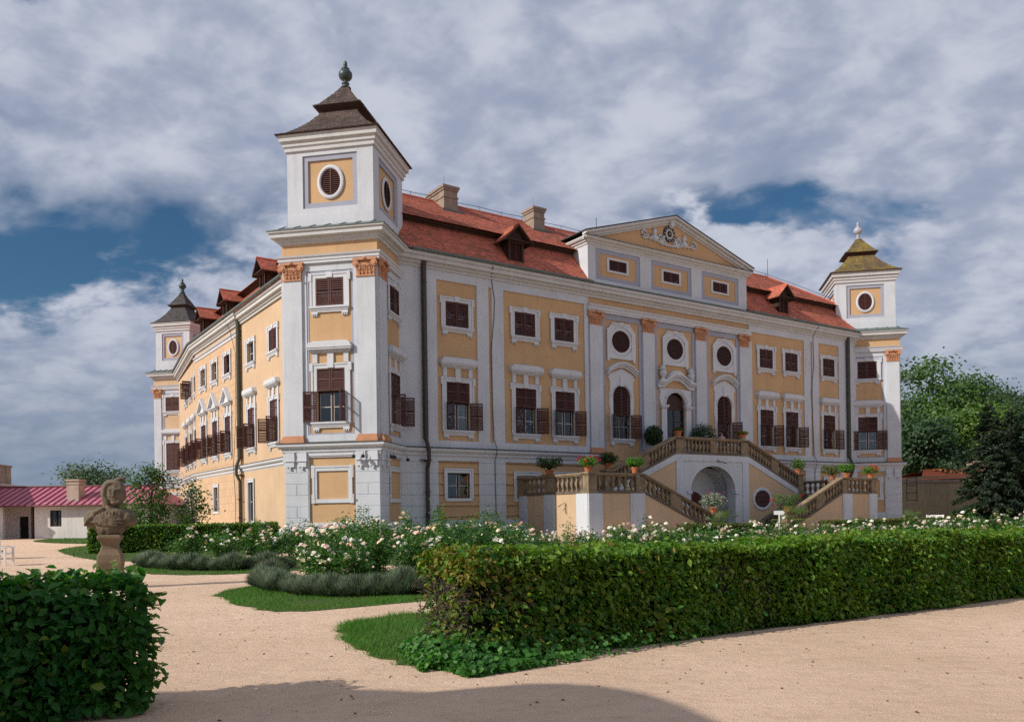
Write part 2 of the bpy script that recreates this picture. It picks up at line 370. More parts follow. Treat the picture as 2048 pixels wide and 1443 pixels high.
CASE_LOW = casement_mesh(1.5, 1.58); CASE_BASE = casement_mesh(1.5, 1.45, 2, 2)
def pane_mesh(w, h):
    b = MB(); b.box(-w/2+0.05, w/2-0.05, 0.022, 0.028, 0.05, h-0.05); return b.mesh('pane', glassm)
PANE_LOW = pane_mesh(1.5, 1.58); PANE_BASE = pane_mesh(1.5, 1.45)
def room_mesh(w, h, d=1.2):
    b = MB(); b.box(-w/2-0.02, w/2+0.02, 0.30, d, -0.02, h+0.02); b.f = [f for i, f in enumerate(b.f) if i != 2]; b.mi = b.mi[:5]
    return b.mesh('dark_backing', dark)
def curtain_mesh(w, h, half=0):
    pts = []; n = 24; x0, x1 = (-w/2, w/2) if half == 0 else ((-w/2, -w/2+w*0.42) if half < 0 else (w/2-w*0.42, w/2))
    for j in range(5):
        z = h*j/4
        for i in range(n+1):
            t = i/n; sq = 1-0.35*math.sin(j/4*math.pi)*(1 if half else 0)
            xx = x0+(x1-x0)*t*sq if half <= 0 else x1-(x1-x0)*(1-t)*sq
            pts.append((xx, 0.16+0.025*math.sin(t*25+j*0.4), z))
    fs = [(j*(n+1)+i, j*(n+1)+i+1, (j+1)*(n+1)+i+1, (j+1)*(n+1)+i) for j in range(4) for i in range(n)]
    b = MB(); b.add(pts, fs); return b.mesh('curtain', curtm, True)
CURT = {0: curtain_mesh(1.36, 1.5), -1: curtain_mesh(1.36, 1.5, -1), 1: curtain_mesh(1.36, 1.5, 1)}
def surround(b, w, z0, h, top=True, ears=True, tw=0.26, pr=0.07):
    """moulded white band round an opening of width w from z0 to z0+h"""
    x = w/2
    b.box(-x-tw, -x, -pr, 0.0, z0, z0+h); b.box(x, x+tw, -pr, 0.0, z0, z0+h)
    b.box(-x-tw, x+tw, -pr, 0.0, z0+h, z0+h+0.24)
    b.box(-x-tw-0.05, -x-tw+0.06, -pr-0.03, -pr, z0, z0+h+0.24); b.box(x+tw-0.06, x+tw+0.05, -pr-0.03, -pr, z0, z0+h+0.24)
    b.box(-x-tw-0.05, x+tw+0.05, -pr-0.034, -pr, z0+h+0.18, z0+h+0.26)
    if ears:
        for s in (-1, 1):
            b.box(s*(x+tw-0.06) if s > 0 else -x-tw-0.12, x+tw+0.12 if s > 0 else -x-tw+0.06, -pr-0.045, 0.0, z0+h-0.14, z0+h+0.28)
        b.box(-0.17, 0.17, -pr-0.05, 0.0, z0+h+0.02, z0+h+0.31)
def sill_mesh(w, tw=0.26):
    b = MB(); x = w/2 + tw + 0.06
    b.box(-x, x, -0.19, 0.25, -0.10, 0.0); b.box(-x+0.05, x-0.05, -0.13, 0.0, -0.20, -0.102); b.box(-x+0.09, x-0.09, -0.09, 0, -0.30, -0.202)
    for s in (-1, 1):
        c = s*(x-0.26); b.box(c-0.17, c+0.17, -0.10, 0, -0.41, -0.302)
        for k in (-1, 0, 1): b.lathe(((0.035, -0.50), (0.045, -0.46), (0.025, -0.412)), (c+k*0.11, -0.05, 0), 6)
    return b.mesh('sill', whitet)
SILL = sill_mesh(1.53)
def pediment_mesh(kind):
    b = MB()
    b.box(-0.98, -0.72, -0.075, 0, 0.0, 0.50); b.box(0.72, 0.98, -0.075, 0, 0.0, 0.50); b.box(-0.17, 0.17, -0.09, 0, 0.0, 0.50)
    b.box(-1.06, 1.06, -0.10, 0, 0.502, 0.57); b.box(-1.13, 1.13, -0.20, 0, 0.572, 0.66); b.box(-1.20, 1.20, -0.30, 0, 0.662, 0.75)
    if kind == 'flat':
        b.prism(((-1.24, 0.752), (1.24, 0.752), (1.1, 1.02), (0.45, 1.04), (-0.45, 1.04), (-1.1, 1.02)), -0.34, 0)
        b.prism(((-1.05, 1.0), (1.05, 1.0), (0.9, 1.10), (-0.9, 1.10)), -0.2, 0)
    else:
        b.prism(((-1.05, 0.752), (1.05, 0.752), (0, 1.72)), -0.12, 0)
        for s in (-1, 1):
            b.prism([(s*x, z) for x, z in ((1.26, 0.752), (1.02, 0.752), (0, 1.70), (0, 1.92))][::s], -0.36, 0)
    return b.mesh('pediment', whitet)
PED = {k: pediment_mesh(k) for k in ('flat', 'gable')}
# upper storey window (closed shutters)
def win_upper(openleft=None, openright=None):
    b = MB(); surround(b, 1.53, 0, 1.45)
    o = b.obj('window', whitet, CASTLE)
    link('sill', SILL, o)
    for s, a in ((1, openleft), (-1, openright)):
        if a == 'none': continue
        link('shutter', SH_UP[s], o, Tm(-s*0.755, -0.02 if a is None else -0.075, 0.015) @ (Rz(-a*s) if a else I4))
    link('window_frame', CASE_BASE, o, Tm(0, 0.16, 0)); link('pane', PANE_BASE, o, Tm(0, 0.16, 0)); link('dark_backing', room_mesh(1.5, 1.45), o)
    return o
# tall first floor window: fixed shutters above, hinged leaves below
def win_tall(ped='flat', a=95, c=140, curt=None):
    b = MB(); surround(b, 1.53, 0, 2.76)
    o = b.obj('window', whitet, CASTLE)
    link('sill', SILL, o); link('pediment', PED[ped], o, Tm(0, 0, 3.05))
    b2 = MB(); b2.box(-0.765, 0.765, 0.0, 0.09, 1.585, 1.625); 
    for s in (1, -1): link('shutter', SH_TOP[s], o, Tm(-s*0.755, -0.015, 1.6))
    for s, ang in ((1, a), (-1, c)):
        if ang is None: link('shutter', SH_LOW[s], o, Tm(-s*0.755, -0.015, 0.01))
        else: link('shutter', SH_LOW[s], o, Tm(-s*0.76, -0.10, 0.01) @ Rz(-ang*s))
    b2.obj('transom', wood, o)
    link('window_frame', CASE_LOW, o, Tm(0, 0.14, 0)); link('pane', PANE_LOW, o, Tm(0, 0.14, 0)); link('dark_backing', room_mesh(1.5, 1.6), o)
    if curt is not None: link('curtain', CURT[curt], o, Tm(0, 0.08, 0.04))
    return o
def win_base(w=1.5, h=1.45):
    b = MB(); surround(b, w, 0, h, ears=False, tw=0.17); b.box(-w/2-0.17, w/2+0.17, -0.07, 0.0, -0.17, 0.0)
    o = b.obj('window', whitet, CASTLE)
    link('window_frame', CASE_BASE if w == 1.5 else casement_mesh(w, h, 1 if w < 1.2 else 2, 2), o, Tm(0, 0.08, 0)); link('pane', PANE_BASE if w == 1.5 else pane_mesh(w, h), o, Tm(0, 0.08, 0)); link('dark_backing', room_mesh(w, h), o)
    return o
def louvre(b, cx, cz, rx, rz, y, pitch=0.105, dy=0.05):
    z = -rz + pitch*0.5
    while z < rz:
        hx = rx*math.sqrt(max(0, 1-(z/rz)**2))
        if hx > 0.08: b.add(((cx-hx,y,cz+z-0.03),(cx+hx,y,cz+z-0.03),(cx+hx,y+dy,cz+z+0.03),(cx-hx,y+dy,cz+z+0.03),(cx-hx,y,cz+z-0.018),(cx+hx,y,cz+z-0.018),(cx+hx,y+dy,cz+z+0.042),(cx-hx,y+dy,cz+z+0.042)), ((0,1,2,3),(4,7,6,5),(0,4,5,1)))
        z += pitch
def oval_back(b, cx, cz, rx, rz, y):
    n = 28; b.add([(cx+rx*math.cos(2*math.pi*i/n), y, cz+rz*math.sin(2*math.pi*i/n)) for i in range(n)], [list(range(n))])  # flat dark disc standing in for the shade behind the louvres
def win_oval(rx, rz, ow, y=0.0, plate=None, mid=True):
    """round vent with a moulded ring and louvres"""
    b = MB(); b.ring(0, 0, rx, rz, ((0, y+0.02), (0, y-0.05), (ow*0.3, y-0.085), (ow*0.75, y-0.07), (ow, y-0.03), (ow, y+0.0)), 36)
    if plate:
        x, z, pr = plate; n = 9; rim = [(rx+ow*0.9)*1.0, (rz+ow*0.9)]
        outl = [(-x, -z), (-x, z*0.66), (-x*0.86, z*0.74), (-x*0.66, z), (x*0.66, z), (x*0.86, z*0.74), (x, z*0.66), (x, -z)]
        # plate with an oval hole: fan of quads between the outline and the oval
        seg = 48; pts = []
        for i in range(seg):
            a = 2*math.pi*i/seg; ca, sa = math.cos(a), math.sin(a); best = 1e9
            for (x0, z0), (x1, z1) in zip(outl, outl[1:]+outl[:1]):
                dx, dz = x1-x0, z1-z0; d = ca*dz - sa*dx
                if abs(d) < 1e-9: continue
                t = (x0*dz - z0*dx)/d; u = (x0*sa - z0*ca)/d
                if t > 0 and -1e-6 <= u <= 1+1e-6: best = min(best, t)
            pts += [(best*ca, y-pr, best*sa), (best*ca, y, best*sa), (rim[0]*ca, y-pr, rim[1]*sa), (rx*ca, y+0.02, rz*sa)]
        fs = []
        for i in range(seg):
            j = (i+1) % seg; fs += [(4*i, 4*j, 4*j+2, 4*i+2), (4*i, 4*i+1, 4*j+1, 4*j)]
        b.add(pts, fs)
        for s in (-1, 1): b.box(s*x-0.02-0.15*(s > 0), s*x+0.02+0.15*(s < 0), y-pr-0.03, y, -z-0.16, -z+0.1); b.box(s*x-0.02-0.26*(s > 0), s*x+0.06+0.2*(s < 0)-0.04*(s<0), y-pr-0.02, y-pr, -z, z*0.62)
        b.box(-x*0.66, x*0.66, y-pr-0.03, y-pr, z-0.09, z+0.03); b.box(-0.2, 0.2, y-pr-0.05, y-pr, z-0.08, z+0.08)
    o = b.obj('oval_window', whitet, CASTLE)
    s = MB(); louvre(s, 0, 0, rx, rz, y-0.02)
    if mid: s.box(-0.035, 0.035, y-0.035, y-0.02, -rz+0.02, rz-0.02)
    s.ring(0, 0, rx, rz, ((-0.05, y-0.03), (-0.001, y-0.035), (-0.001, y+0.01)), 28)
    s.obj('louvre', shut, o)
    s = MB(); oval_back(s, 0, 0, rx+0.01, rz+0.01, y+0.0285); s.obj('dark_backing', dark, o)
    return o

# ------------------------------------------------------------------ capital, pilaster
def capital_mesh(w=1.0, h=0.92):
    b = MB(); x = w/2
    b.prism(((-x*1.02, 0), (x*1.02, 0), (x*1.02, 0.07), (-x*1.02, 0.07)), -0.17, 0)
    b.prism(((-x*0.94, 0.07), (x*0.94, 0.07), (x*1.0, 0.55), (x*1.1, h-0.14), (-x*1.1, h-0.14), (-x*1.0, 0.55)), -0.14, 0)
    b.prism(((-x*1.24, h-0.12), (x*1.24, h-0.12), (x*1.28, h), (-x*1.28, h)), -0.25, 0)
    for row, (z0, n, lh) in enumerate(((0.08, 4, 0.30), (0.28, 3, 0.30))):
        for i in range(n):
            c = (-x*0.78 + (i+0.5)*2*x*0.78/n); q = 2*x*0.78/n*0.46
            b.add(((c-q,-0.14,z0),(c+q,-0.14,z0),(c+q*1.1,-0.19,z0+lh*0.6),(c-q*1.1,-0.19,z0+lh*0.6),(c-q*0.6,-0.26,z0+lh*0.9),(c+q*0.6,-0.26,z0+lh*0.9),(c,-0.245,z0+lh*0.72)), ((0,1,2,3),(3,2,5,4),(4,5,6)))
            b.box(c-0.02, c+0.02, -0.215, -0.14, z0+0.02, z0+lh*0.6)
    for s in (-1, 1):
        for rr, yy in ((0.17, -0.24), (0.10, -0.275)):
            b.add([(s*x*0.98 + rr*math.cos(k*math.pi/5), yy, h-0.27 + rr*math.sin(k*math.pi/5)) for k in range(10)] + [(s*x*0.98 + rr*math.cos(k*math.pi/5), -0.1, h-0.27 + rr*math.sin(k*math.pi/5)) for k in range(10)],
                  [list(range(10))] + [(k, (k+1) % 10, 10+(k+1) % 10, 10+k) for k in range(10)])
        b.tube(((s*0.08,-0.17,0.42),(s*0.22,-0.22,0.56),(s*x*0.8,-0.24,0.66)), 0.035, 5)
    b.lathe(((0.0,-0.10),(0.10,-0.06),(0.12,0.0),(0.07,0.07),(0.0,0.09)), (0,-0.25,h-0.05), 7)
    return b.mesh('capital', terra)
CAPM = capital_mesh()
def pil_base_mesh(w=1.0):
    b = MB(); x = w/2
    b.box(-x*1.16, x*1.16, -0.25, 0, 0, 0.16); b.box(-x*1.10, x*1.10, -0.21, 0, 0.162, 0.24); b.box(-x*1.03, x*1.03, -0.16, 0, 0.242, 0.36)
    return b.mesh('pilaster_base', terra)
PBASE = pil_base_mesh()
def pilaster(M, x, z0=5.42, z1=13.8, w=1.0, pr=0.11, cap=True):
    b = MB(M); b.box(x-w/2, x+w/2, -pr, 0, z0+0.30, z1+0.03); o = cpart(b, 'pilaster', white)
    # base and capital are sub-parts
    link('pilaster_base', PBASE, o, M @ Tm(x, -0.002, z0) @ Matrix.Diagonal((w, 1, 1, 1)))
    link('capital', CAPM, o, M @ Tm(x, -0.002, z1) @ Matrix.Diagonal((w, 1, 1, 1)))
def corbel_mesh():
    b = MB(); b.box(-0.25, 0.25, -0.14, 0, 0.48, 0.86); b.box(-0.28, 0.28, -0.17, 0, 0.40, 0.478); b.box(-0.22, 0.22, -0.12, 0, 0.12, 0.398)
    b.lathe(((0.06, -0.03), (0.075, 0.03), (0.045, 0.118)), (0, -0.07, 0), 6); return b.mesh('corbel', whitet)
CORB = corbel_mesh()
def block_mesh(w, h=0.585, mname=None, t=0.022, name='ashlar_block'):
    b = MB(); x = w/2-0.008; z = h/2-0.008; e = 0.012
    b.add(((-x,0,-z),(x,0,-z),(x,0,z),(-x,0,z),(-x+e,-t,-z+e),(x-e,-t,-z+e),(x-e,-t,z-e),(-x+e,-t,z-e)), ((4,5,6,7),(0,1,5,4),(1,2,6,5),(2,3,7,6),(3,0,4,7)))
    return b.mesh(name, mname or white)
BLK_FULL, BLK_HALF = block_mesh(1.3), block_mesh(0.65)
whiteb = whitet
# ------------------------------------------------------------------ towers
def square_path(cx, hw_):
    return [cx - dTR*hw_ + dTL*hw_, cx - dTR*hw_ - dTL*hw_, cx + dTR*hw_ - dTL*hw_, cx + dTR*hw_ + dTL*hw_]
def shingle_rows(b, cx, prof, w=0.16, over=1.35, th=0.018, jit=0.02):
    """overlapping shakes on the four sides of a square roof: prof is (half width, z) from eave up"""
    for k, hd in enumerate((100.8, 10.8, -79.2, 190.8)):
        xd, yd = H(hd), H(hd-90)
        L = [(prof[i], prof[i+1]) for i in range(len(prof)-1)]
        for (h0, z0), (h1, z1) in L:
            n = max(1, round(math.hypot(h1-h0, z1-z0)/0.26))
            for r in range(n):
                t0, t1 = r/n, min(1.0, (r+over)/n) if r < n-1 else 1.0
                a0 = h0+(h1-h0)*t0; a1 = h0+(h1-h0)*t1; y0 = z0+(z1-z0)*t0; y1 = z0+(z1-z0)*t1
                x = -a0 - random.uniform(0, w)
                while x < a0:
                    ww = w*random.uniform(0.75, 1.3); xa, xb = max(x+0.006, -a0), min(x+ww-0.006, a0); x += ww
                    if xb-xa < 0.03: continue
                    j = random.uniform(-jit, jit); lift = th*random.uniform(0.8, 2.0)
                    ua, ub = max(-a1, xa), min(a1, xb)
                    if ub < ua: ua = ub = max(-a1, min(a1, (xa+xb)/2))
                    def P(xx, hh, zz): p = cx + xd*xx - yd*hh; return (p.x, p.y, zz)
                    p = [P(xa, a0+0.012, y0+lift+j*0.3), P(xb, a0+0.012, y0+lift+j*0.3), P(ub, a1+0.004, y1+0.006), P(ua, a1+0.004, y1+0.006), P(xa, a0+0.004, y0-0.004), P(xb, a0+0.004, y0-0.004)]
                    b.add(p, ((0,1,2,3),(4,5,1,0)))
def finial_mesh(m):
    b = MB()
    b.lathe(((0.30,0),(0.28,0.06),(0.17,0.10),(0.15,0.22),(0.21,0.25),(0.21,0.29),(0.13,0.33),(0.12,0.42),(0.22,0.47),(0.33,0.58),(0.375,0.72),(0.36,0.86),(0.27,0.98),(0.16,1.04),(0.22,1.07),(0.22,1.10),(0.12,1.14),(0.08,1.24),(0.12,1.28),(0.09,1.36),(0.11,1.42),(0.06,1.50),(0.0,1.52)), (0,0,0), 16)
    return b.mesh('finial', m, True)
greenm = mat('verdigris', (0.045, 0.070, 0.068), 0.45, 0.15, 4, spec=0.6, metal=0.3); zincm = mat('zinc_grey', (0.40, 0.41, 0.45), 0.5, 0.1, 4, spec=0.5)
def tower(cen, ps, shm, finm, faces, blocks, frz=yellow, opened=None, zf=0.0):
    hw_ = 2.6*ps; W_ = 2*hw_; c = W_/2; f = ps
    corners = {'front': (cen - dTR*hw_ + dTL*hw_, 100.8), 'right': (cen - dTR*hw_ - dTL*hw_, 10.8), 'back': (cen + dTR*hw_ - dTL*hw_, -79.2), 'left': (cen + dTR*hw_ + dTL*hw_, 190.8)}
    pw = 1.3*f
    for nm, (P, hd) in corners.items():
        M = frame(P, hd); full = nm in faces
        white_b, yel_b, frame_b, drum_b, dy_b, df_b = (MB(M) for _ in range(6))
        white_b.wall(0, W_, -0.3, 5.2, [(pw+0.03, W_-pw-0.03, 1.28, 4.66)] if full else [], 0, 0.09)
        white_b.wall(0, W_, 5.2, 14.9, [(pw+0.02, W_-pw-0.02, 5.82, 14.27)] if full else [], 0, 0.05)
        white_b.m = 1; white_b.wall(0, W_, 14.9, 16.3, [], 0, 0.09); white_b.m = 0
        white_b.box(-0.06, W_+0.06, -0.06, 0.0, -0.3, 0.9)
        if full:
            wc = 0.765
            yel_b.wall(pw, W_-pw, 1.2, 4.7, [], 0.092, 0.2)
            yel_b.wall(pw, W_-pw, 5.7, 14.4, [(c-wc, c+wc, 6.47, 9.23), (c-wc, c+wc, 12.43, 13.88)], 0.052, 0.25)
            # lilac inner band round the panel
            frame_b.wall(pw+0.021, W_-pw-0.021, 5.821, 14.269, [(pw+0.13, W_-pw-0.13, 5.9, 14.12)], 0.03, 0.021)
            for x in (0.6*f, W_-0.6*f): pilaster(M, x, 5.42, 13.8, 1.0*f)
            oa = opened.get(nm, (None, None)) if opened else (None, None)
            wn_ = win_upper(); wn_.matrix_basis = CI @ M @ Tm(c, 0.05, 12.43); 
            wt = win_tall('flat', *oa, curt=0 if nm == 'front' and opened and opened.get('curtain') else None); wt.matrix_basis = CI @ M @ Tm(c, 0.05, 6.47)
            # blind window below
            b = MB(M); x = 0.92; b.M = M @ Tm(c, 0.09, 2.5); surround(b, 1.72, 0, 1.45, ears=False, tw=0.18, pr=0.08); b.box(-1.04, 1.04, -0.08, 0, -0.2, 0.0)
            for s in (-1, 1): b.box(s*1.05-0.1, s*1.05+0.1, -0.1, 0, 1.1, 1.75); b.box(s*1.05-0.1, s*1.05+0.1, -0.1, 0, -0.22, 0.25)
            cpart(b, 'blind_window', whitet)
            if blocks:
                for r in range(6):
                    z = 0.95 + 0.585*(r+0.5)
                    for x0 in (0, W_-pw):
                        if r % 2 == 0: link('ashlar_block', BLK_FULL, CASTLE, CI @ M @ Tm(x0+pw/2, 0, z))
                        else:
                            link('ashlar_block', BLK_HALF, CASTLE, CI @ M @ Tm(x0+pw*0.25, 0, z)); link('ashlar_block', BLK_HALF, CASTLE, CI @ M @ Tm(x0+pw*0.75, 0, z))
            for x in (0.33*f, 1.0*f, W_-1.0*f, W_-0.33*f): link('corbel', CORB, CASTLE, CI @ M @ Tm(x, 0, 4.06) @ Matrix.Diagonal((f, 1, 1, 1)))
        # drum
        dh = 2.36*f; Pd = cen - H(hd)*dh - H(hd-90)*dh; Md = frame(Pd, hd); drum_b.M = dy_b.M = df_b.M = Md; D = 2*dh
        e0, e1 = 0.86*f, D-0.86*f; g0, g1 = 1.13*f, D-1.13*f
        drum_b.wall(0, D, 16.0, 20.75, [(e0, e1, 17.62, 20.36)], 0, 0.07)
        drum_b.box(-0.03, D+0.03, -0.03, 0, 16.1, 17.28)
        df_b.wall(e0, e1, 17.62, 20.36, [(g0, g1, 17.90, 20.10)], 0.07, 0.09)
        dy_b.wall(g0, g1, 17.90, 20.10, [(dh-0.5*f, dh+0.5*f, 18.3, 19.6)], 0.16, 0.03)
        if full:
            ov = win_oval(0.55*f, 0.70, 0.19, 0.125); ov.matrix_basis = CI @ Md @ Tm(dh, 0, 18.95)
        else: dy_b.wall(g0, g1, 17.9, 20.1, [], 0.192, 0.01)
        cpart(white_b, 'tower_wall', [white, frz]); cpart(drum_b, 'drum_wall', white); cpart(df_b, 'panel_border', lilac); cpart(dy_b, 'drum_panel', frz)
        if full: cpart(yel_b, 'tower_panel', frz); cpart(frame_b, 'panel_border', lilac)
    b = MB(); b.sweep(((0,4.72),(0.05,4.74),(0.05,4.90),(0.12,4.95),(0.12,5.08),(0.26,5.16),(0.32,5.24),(0.32,5.36),(0,5.36)), square_path(cen, hw_), True); cpart(b, 'string_course', whitet)
    b = MB(); b.sweep(((0,5.362),(0.36,5.362),(0.36,5.39),(0.02,5.47)), square_path(cen, hw_), True); cpart(b, 'ledge_flashing', slate)
    b = MB(); b.sweep(((0.02,14.66),(0.13,14.66),(0.13,14.80),(0.17,14.81),(0.17,14.92),(0.24,14.98),(0.27,15.06),(0.02,15.10)), square_path(cen, hw_), True); cpart(b, 'architrave', whitet)
    cor = ((0,15.70),(0.10,15.72),(0.10,15.85),(0.22,15.88),(0.22,15.98),(0.46,16.0),(0.46,16.20),(0.55,16.23),(0.55,16.31),(0,16.31))
    b = MB(); b.sweep(cor, square_path(cen, hw_), True); cpart(b, 'cornice', cornm)
    b = MB(); b.sweep(((0.0,16.312),(0.59,16.312),(0.59,16.35),(-0.25,16.72)), square_path(cen, hw_), True)
    for nm, (P, hd) in corners.items():
        b.M = frame(P, hd)
        for x in np.linspace(0.1, W_-0.1, 7): b.add(((x-0.02,-0.59,16.36),(x+0.02,-0.59,16.36),(x+0.02,0.2,16.72),(x-0.02,0.2,16.72),(x-0.02,-0.59,16.40),(x+0.02,-0.59,16.40),(x+0.02,0.2,16.76),(x-0.02,0.2,16.76)), ((4,5,6,7),(0,1,5,4),(1,2,6,5),(3,0,4,7)))
    cpart(b, 'ledge_roof', coppr)
    dh = 2.36*f
    b = MB(); b.sweep(((0,20.60),(0.10,20.62),(0.10,20.82),(0.18,20.86),(0.18,21.06),(0.31,21.10),(0.31,21.33),(0.36,21.35),(0.36,21.40),(0,21.40)), square_path(cen, dh), True); cpart(b, 'drum_cornice', cornm)
    # roof in two tiers
    q = f; lower = [(2.80*q,21.44),(2.40*q,21.66),(1.9*q,22.10),(1.45*q,22.60),(1.12*q,23.05),(0.98*q,23.30)]; upper = [(1.34*q,23.48),(1.05*q,23.72),(0.78*q,24.08),(0.45*q,24.52),(0.16*q,24.95)]
    b = MB(); b.sweep([(h, z-0.03) for h, z in lower] + [(0.0, 23.3)], [cen+d*0.001 for d in (-dTR+dTL, -dTR-dTL, dTR-dTL, dTR+dTL)], True)
    b.sweep([(0.0,23.20),(0.98*q,23.26),(1.30*q,23.42)] + [(h, z-0.03) for h, z in upper] + [(0.0, 24.95)], [cen+d*0.001 for d in (-dTR+dTL, -dTR-dTL, dTR-dTL, dTR+dTL)], True)
    rf = cpart(b, 'tower_roof', woodr)
    b = MB(); shingle_rows(b, cen, lower); shingle_rows(b, cen, upper)
    s = b.obj('shingles', shm, rf); s['kind'] = 'stuff'
    link('finial', finial_mesh(finm), rf, Tm(cen.x, cen.y, 24.9))
    b = MB(); p = square_path(cen, 2.82*q); b.sweep(((-0.5,21.405),(0.0,21.405),(0.02,21.45),(-0.02,21.47)), p, True); b.obj('eave_board', woodr, rf)

CEN0 = TCOR + dTR*2.6 + dTL*2.6
tower(CEN0, 1.0, shing, greenm, ('front', 'right', 'left'), True, opened={'front': (172, 92), 'right': (60, 112)})
J1 = J0 + dF*42.2
CEN1 = J1 + (CEN0 - J0) - 2*(CEN0 - J0).dot(dF)*dF      # mirror image of the near tower
tower(CEN1, 1.0, shinm, zincm, ('front', 'left'), True, opened={'front': (150, 165), 'left': (None, None), 'curtain': 1})
KP = JL + dL*27.1
PF = V2(-36.3, 84.0)
CEN2 = PF - dTL*2.6*0.8 + dTR*2.6*0.8
tower(CEN2, 0.8, shind, greenm, ('front', 'right'), False, yellowb)

# ------------------------------------------------------------------ main facade
XW0, XW1 = -1.5, 43.7
RIS0, RIS1 = 13.35, 28.85
wx_up = [3.59, 8.37, 11.38, 30.82, 33.83, 38.61]
yb = MB(FM)
hol = [(x-.765, x+.765, 12.35, 13.80) for x in wx_up] + [(x-.765, x+.765, 6.44, 9.20) for x in wx_up]
hol += [(x-.75, x+.75, 2.54, 3.99) for x in (3.55, 38.65)]
hol += [(x-.76, x+.76, 6.44, 9.98) for x in (16.12, 26.08)] + [(20.15, 22.05, 5.4, 9.9)]
yb.wall(XW0, XW1, -0.3, 16.5, hol, 0, 0.28)
cpart(yb, 'facade_wall', yellow)
for a, b_, s in ((XW0, RIS0, 0), (RIS1, XW1, 1)):
    X = lambda x: x if s == 0 else 42.2-x
    wb = MB(FM)
    def hole(x0, x1, z0, z1): return (min(X(x0), X(x1)), max(X(x0), X(x1)), z0, z1)
    pan = [hole(2.24,4.93,5.83,14.95), hole(5.74,5.96,5.81,14.97), hole(6.80,13.02,5.83,14.95)]
    wb.wall(a, b_, 5.2, 15.7, pan, -0.07, 0.068, True)
    base = [hole(2.21,4.92,1.28,4.68), hole(6.80,13.02,1.28,4.68)]
    zz = [-0.3, 0.87] + [0.87+0.62*k for k in range(1, 7)] + [5.19]
    for k in range(len(zz)-1):
        if k == 0: wb.wall(a, b_, zz[0], zz[1]-0.006, [], -0.13, 0.128, True)
        else: wb.wall(a, b_, zz[k]+0.007, zz[k+1]-0.007, base, -0.07, 0.068, True)
    cpart(wb, 'plaster_bands', white)
b = MB(FM); b.wall(XW0, XW1, 0, 15.0, [(h[0]-.01, h[1]+.01, h[2]-.01, h[3]+.01) for h in hol], -0.005, 0.004); 
# belt along the wings
belt = ((0.06,4.86),(0.10,4.92),(0.16,4.98),(0.16,5.08),(0.28,5.16),(0.34,5.24),(0.34,5.345),(0.06,5.345))
def fp(x, y=0): return (FM @ Vector((x, y, 0)))
for a, c in ((XW0, 14.5), (27.7, XW1)):
    b = MB(); b.sweep(belt, [fp(a), fp(c)]); cpart(b, 'string_course', whitet)
    b = MB(); b.sweep(((0.06,5.347),(0.38,5.347),(0.38,5.375),(0.06,5.45)), [fp(a), fp(c)]); cpart(b, 'ledge_flashing', slate)
# main cornice with gutter
b = MB(); corn = ((0.05,15.44),(0.14,15.46),(0.14,15.60),(0.26,15.63),(0.26,15.76),(0.46,15.79),(0.46,15.99),(0.56,16.03),(0.56,16.20),(0.0,16.20))
b.sweep(corn, [fp(XW0), fp(XW1)]); cpart(b, 'cornice', cornm)
# risalit
b = MB(FM); b.m = 0
bays = ((14.44, 18.03), (19.10, 23.10), (24.17, 27.76))
fr = [( x0+0.30, x1-0.30, 3.0, 14.20) for x0, x1 in bays]
b.wall(RIS0+0.02, RIS1-0.02, 5.0, 14.55, fr, -0.045, 0.043, True); cpart(b, 'panel_border', lilac)
for x in (13.93, 18.56, 23.64, 28.27): pilaster(FM, x, 5.42, 13.68, 1.06, 0.16)
b = MB(); b.sweep(((0,14.56),(0.17,14.56),(0.17,14.68),(0.22,14.70),(0.22,14.84),(0.30,14.90),(0.34,15.0),(0.0,15.06)), [fp(RIS0-0.08), fp(RIS1+0.08)]); cpart(b, 'architrave', whitet)
# windows of the facade
ANG = [(88, 150, -1), (85, 140, 0), (120, 155, -1), (70, 118, None), (75, 120, None), (100, 150, None)]
for i, x in enumerate(wx_up):
    w_ = win_upper(); w_.matrix_basis = CI @ FM @ Tm(x, 0, 12.35)
    a_, c_, q_ = ANG[i]; w_ = win_tall('flat', a_, c_, q_); w_.matrix_basis = CI @ FM @ Tm(x, 0, 6.44)
for x in (3.55, 38.65): w_ = win_base(); w_.matrix_basis = CI @ FM @ Tm(x, 0, 2.54)
# basement blind frames beside the stairs
for x in (8.4, 11.4, 30.8, 33.8):
    b = MB(FM @ Tm(x, 0, 2.5)); surround(b, 1.6, 0, 1.4, ears=False, tw=0.17); b.box(-0.97, 0.97, -0.07, 0, -0.17, 0.0); cpart(b, 'blind_window', whitet)
# oval windows
for x in (16.1, 21.1, 26.1):
    o = win_oval(0.79, 0.72, 0.26, -0.034, (1.20, 1.16, 0.085), False); o.matrix_basis = CI @ FM @ Tm(x, 0, 12.84)
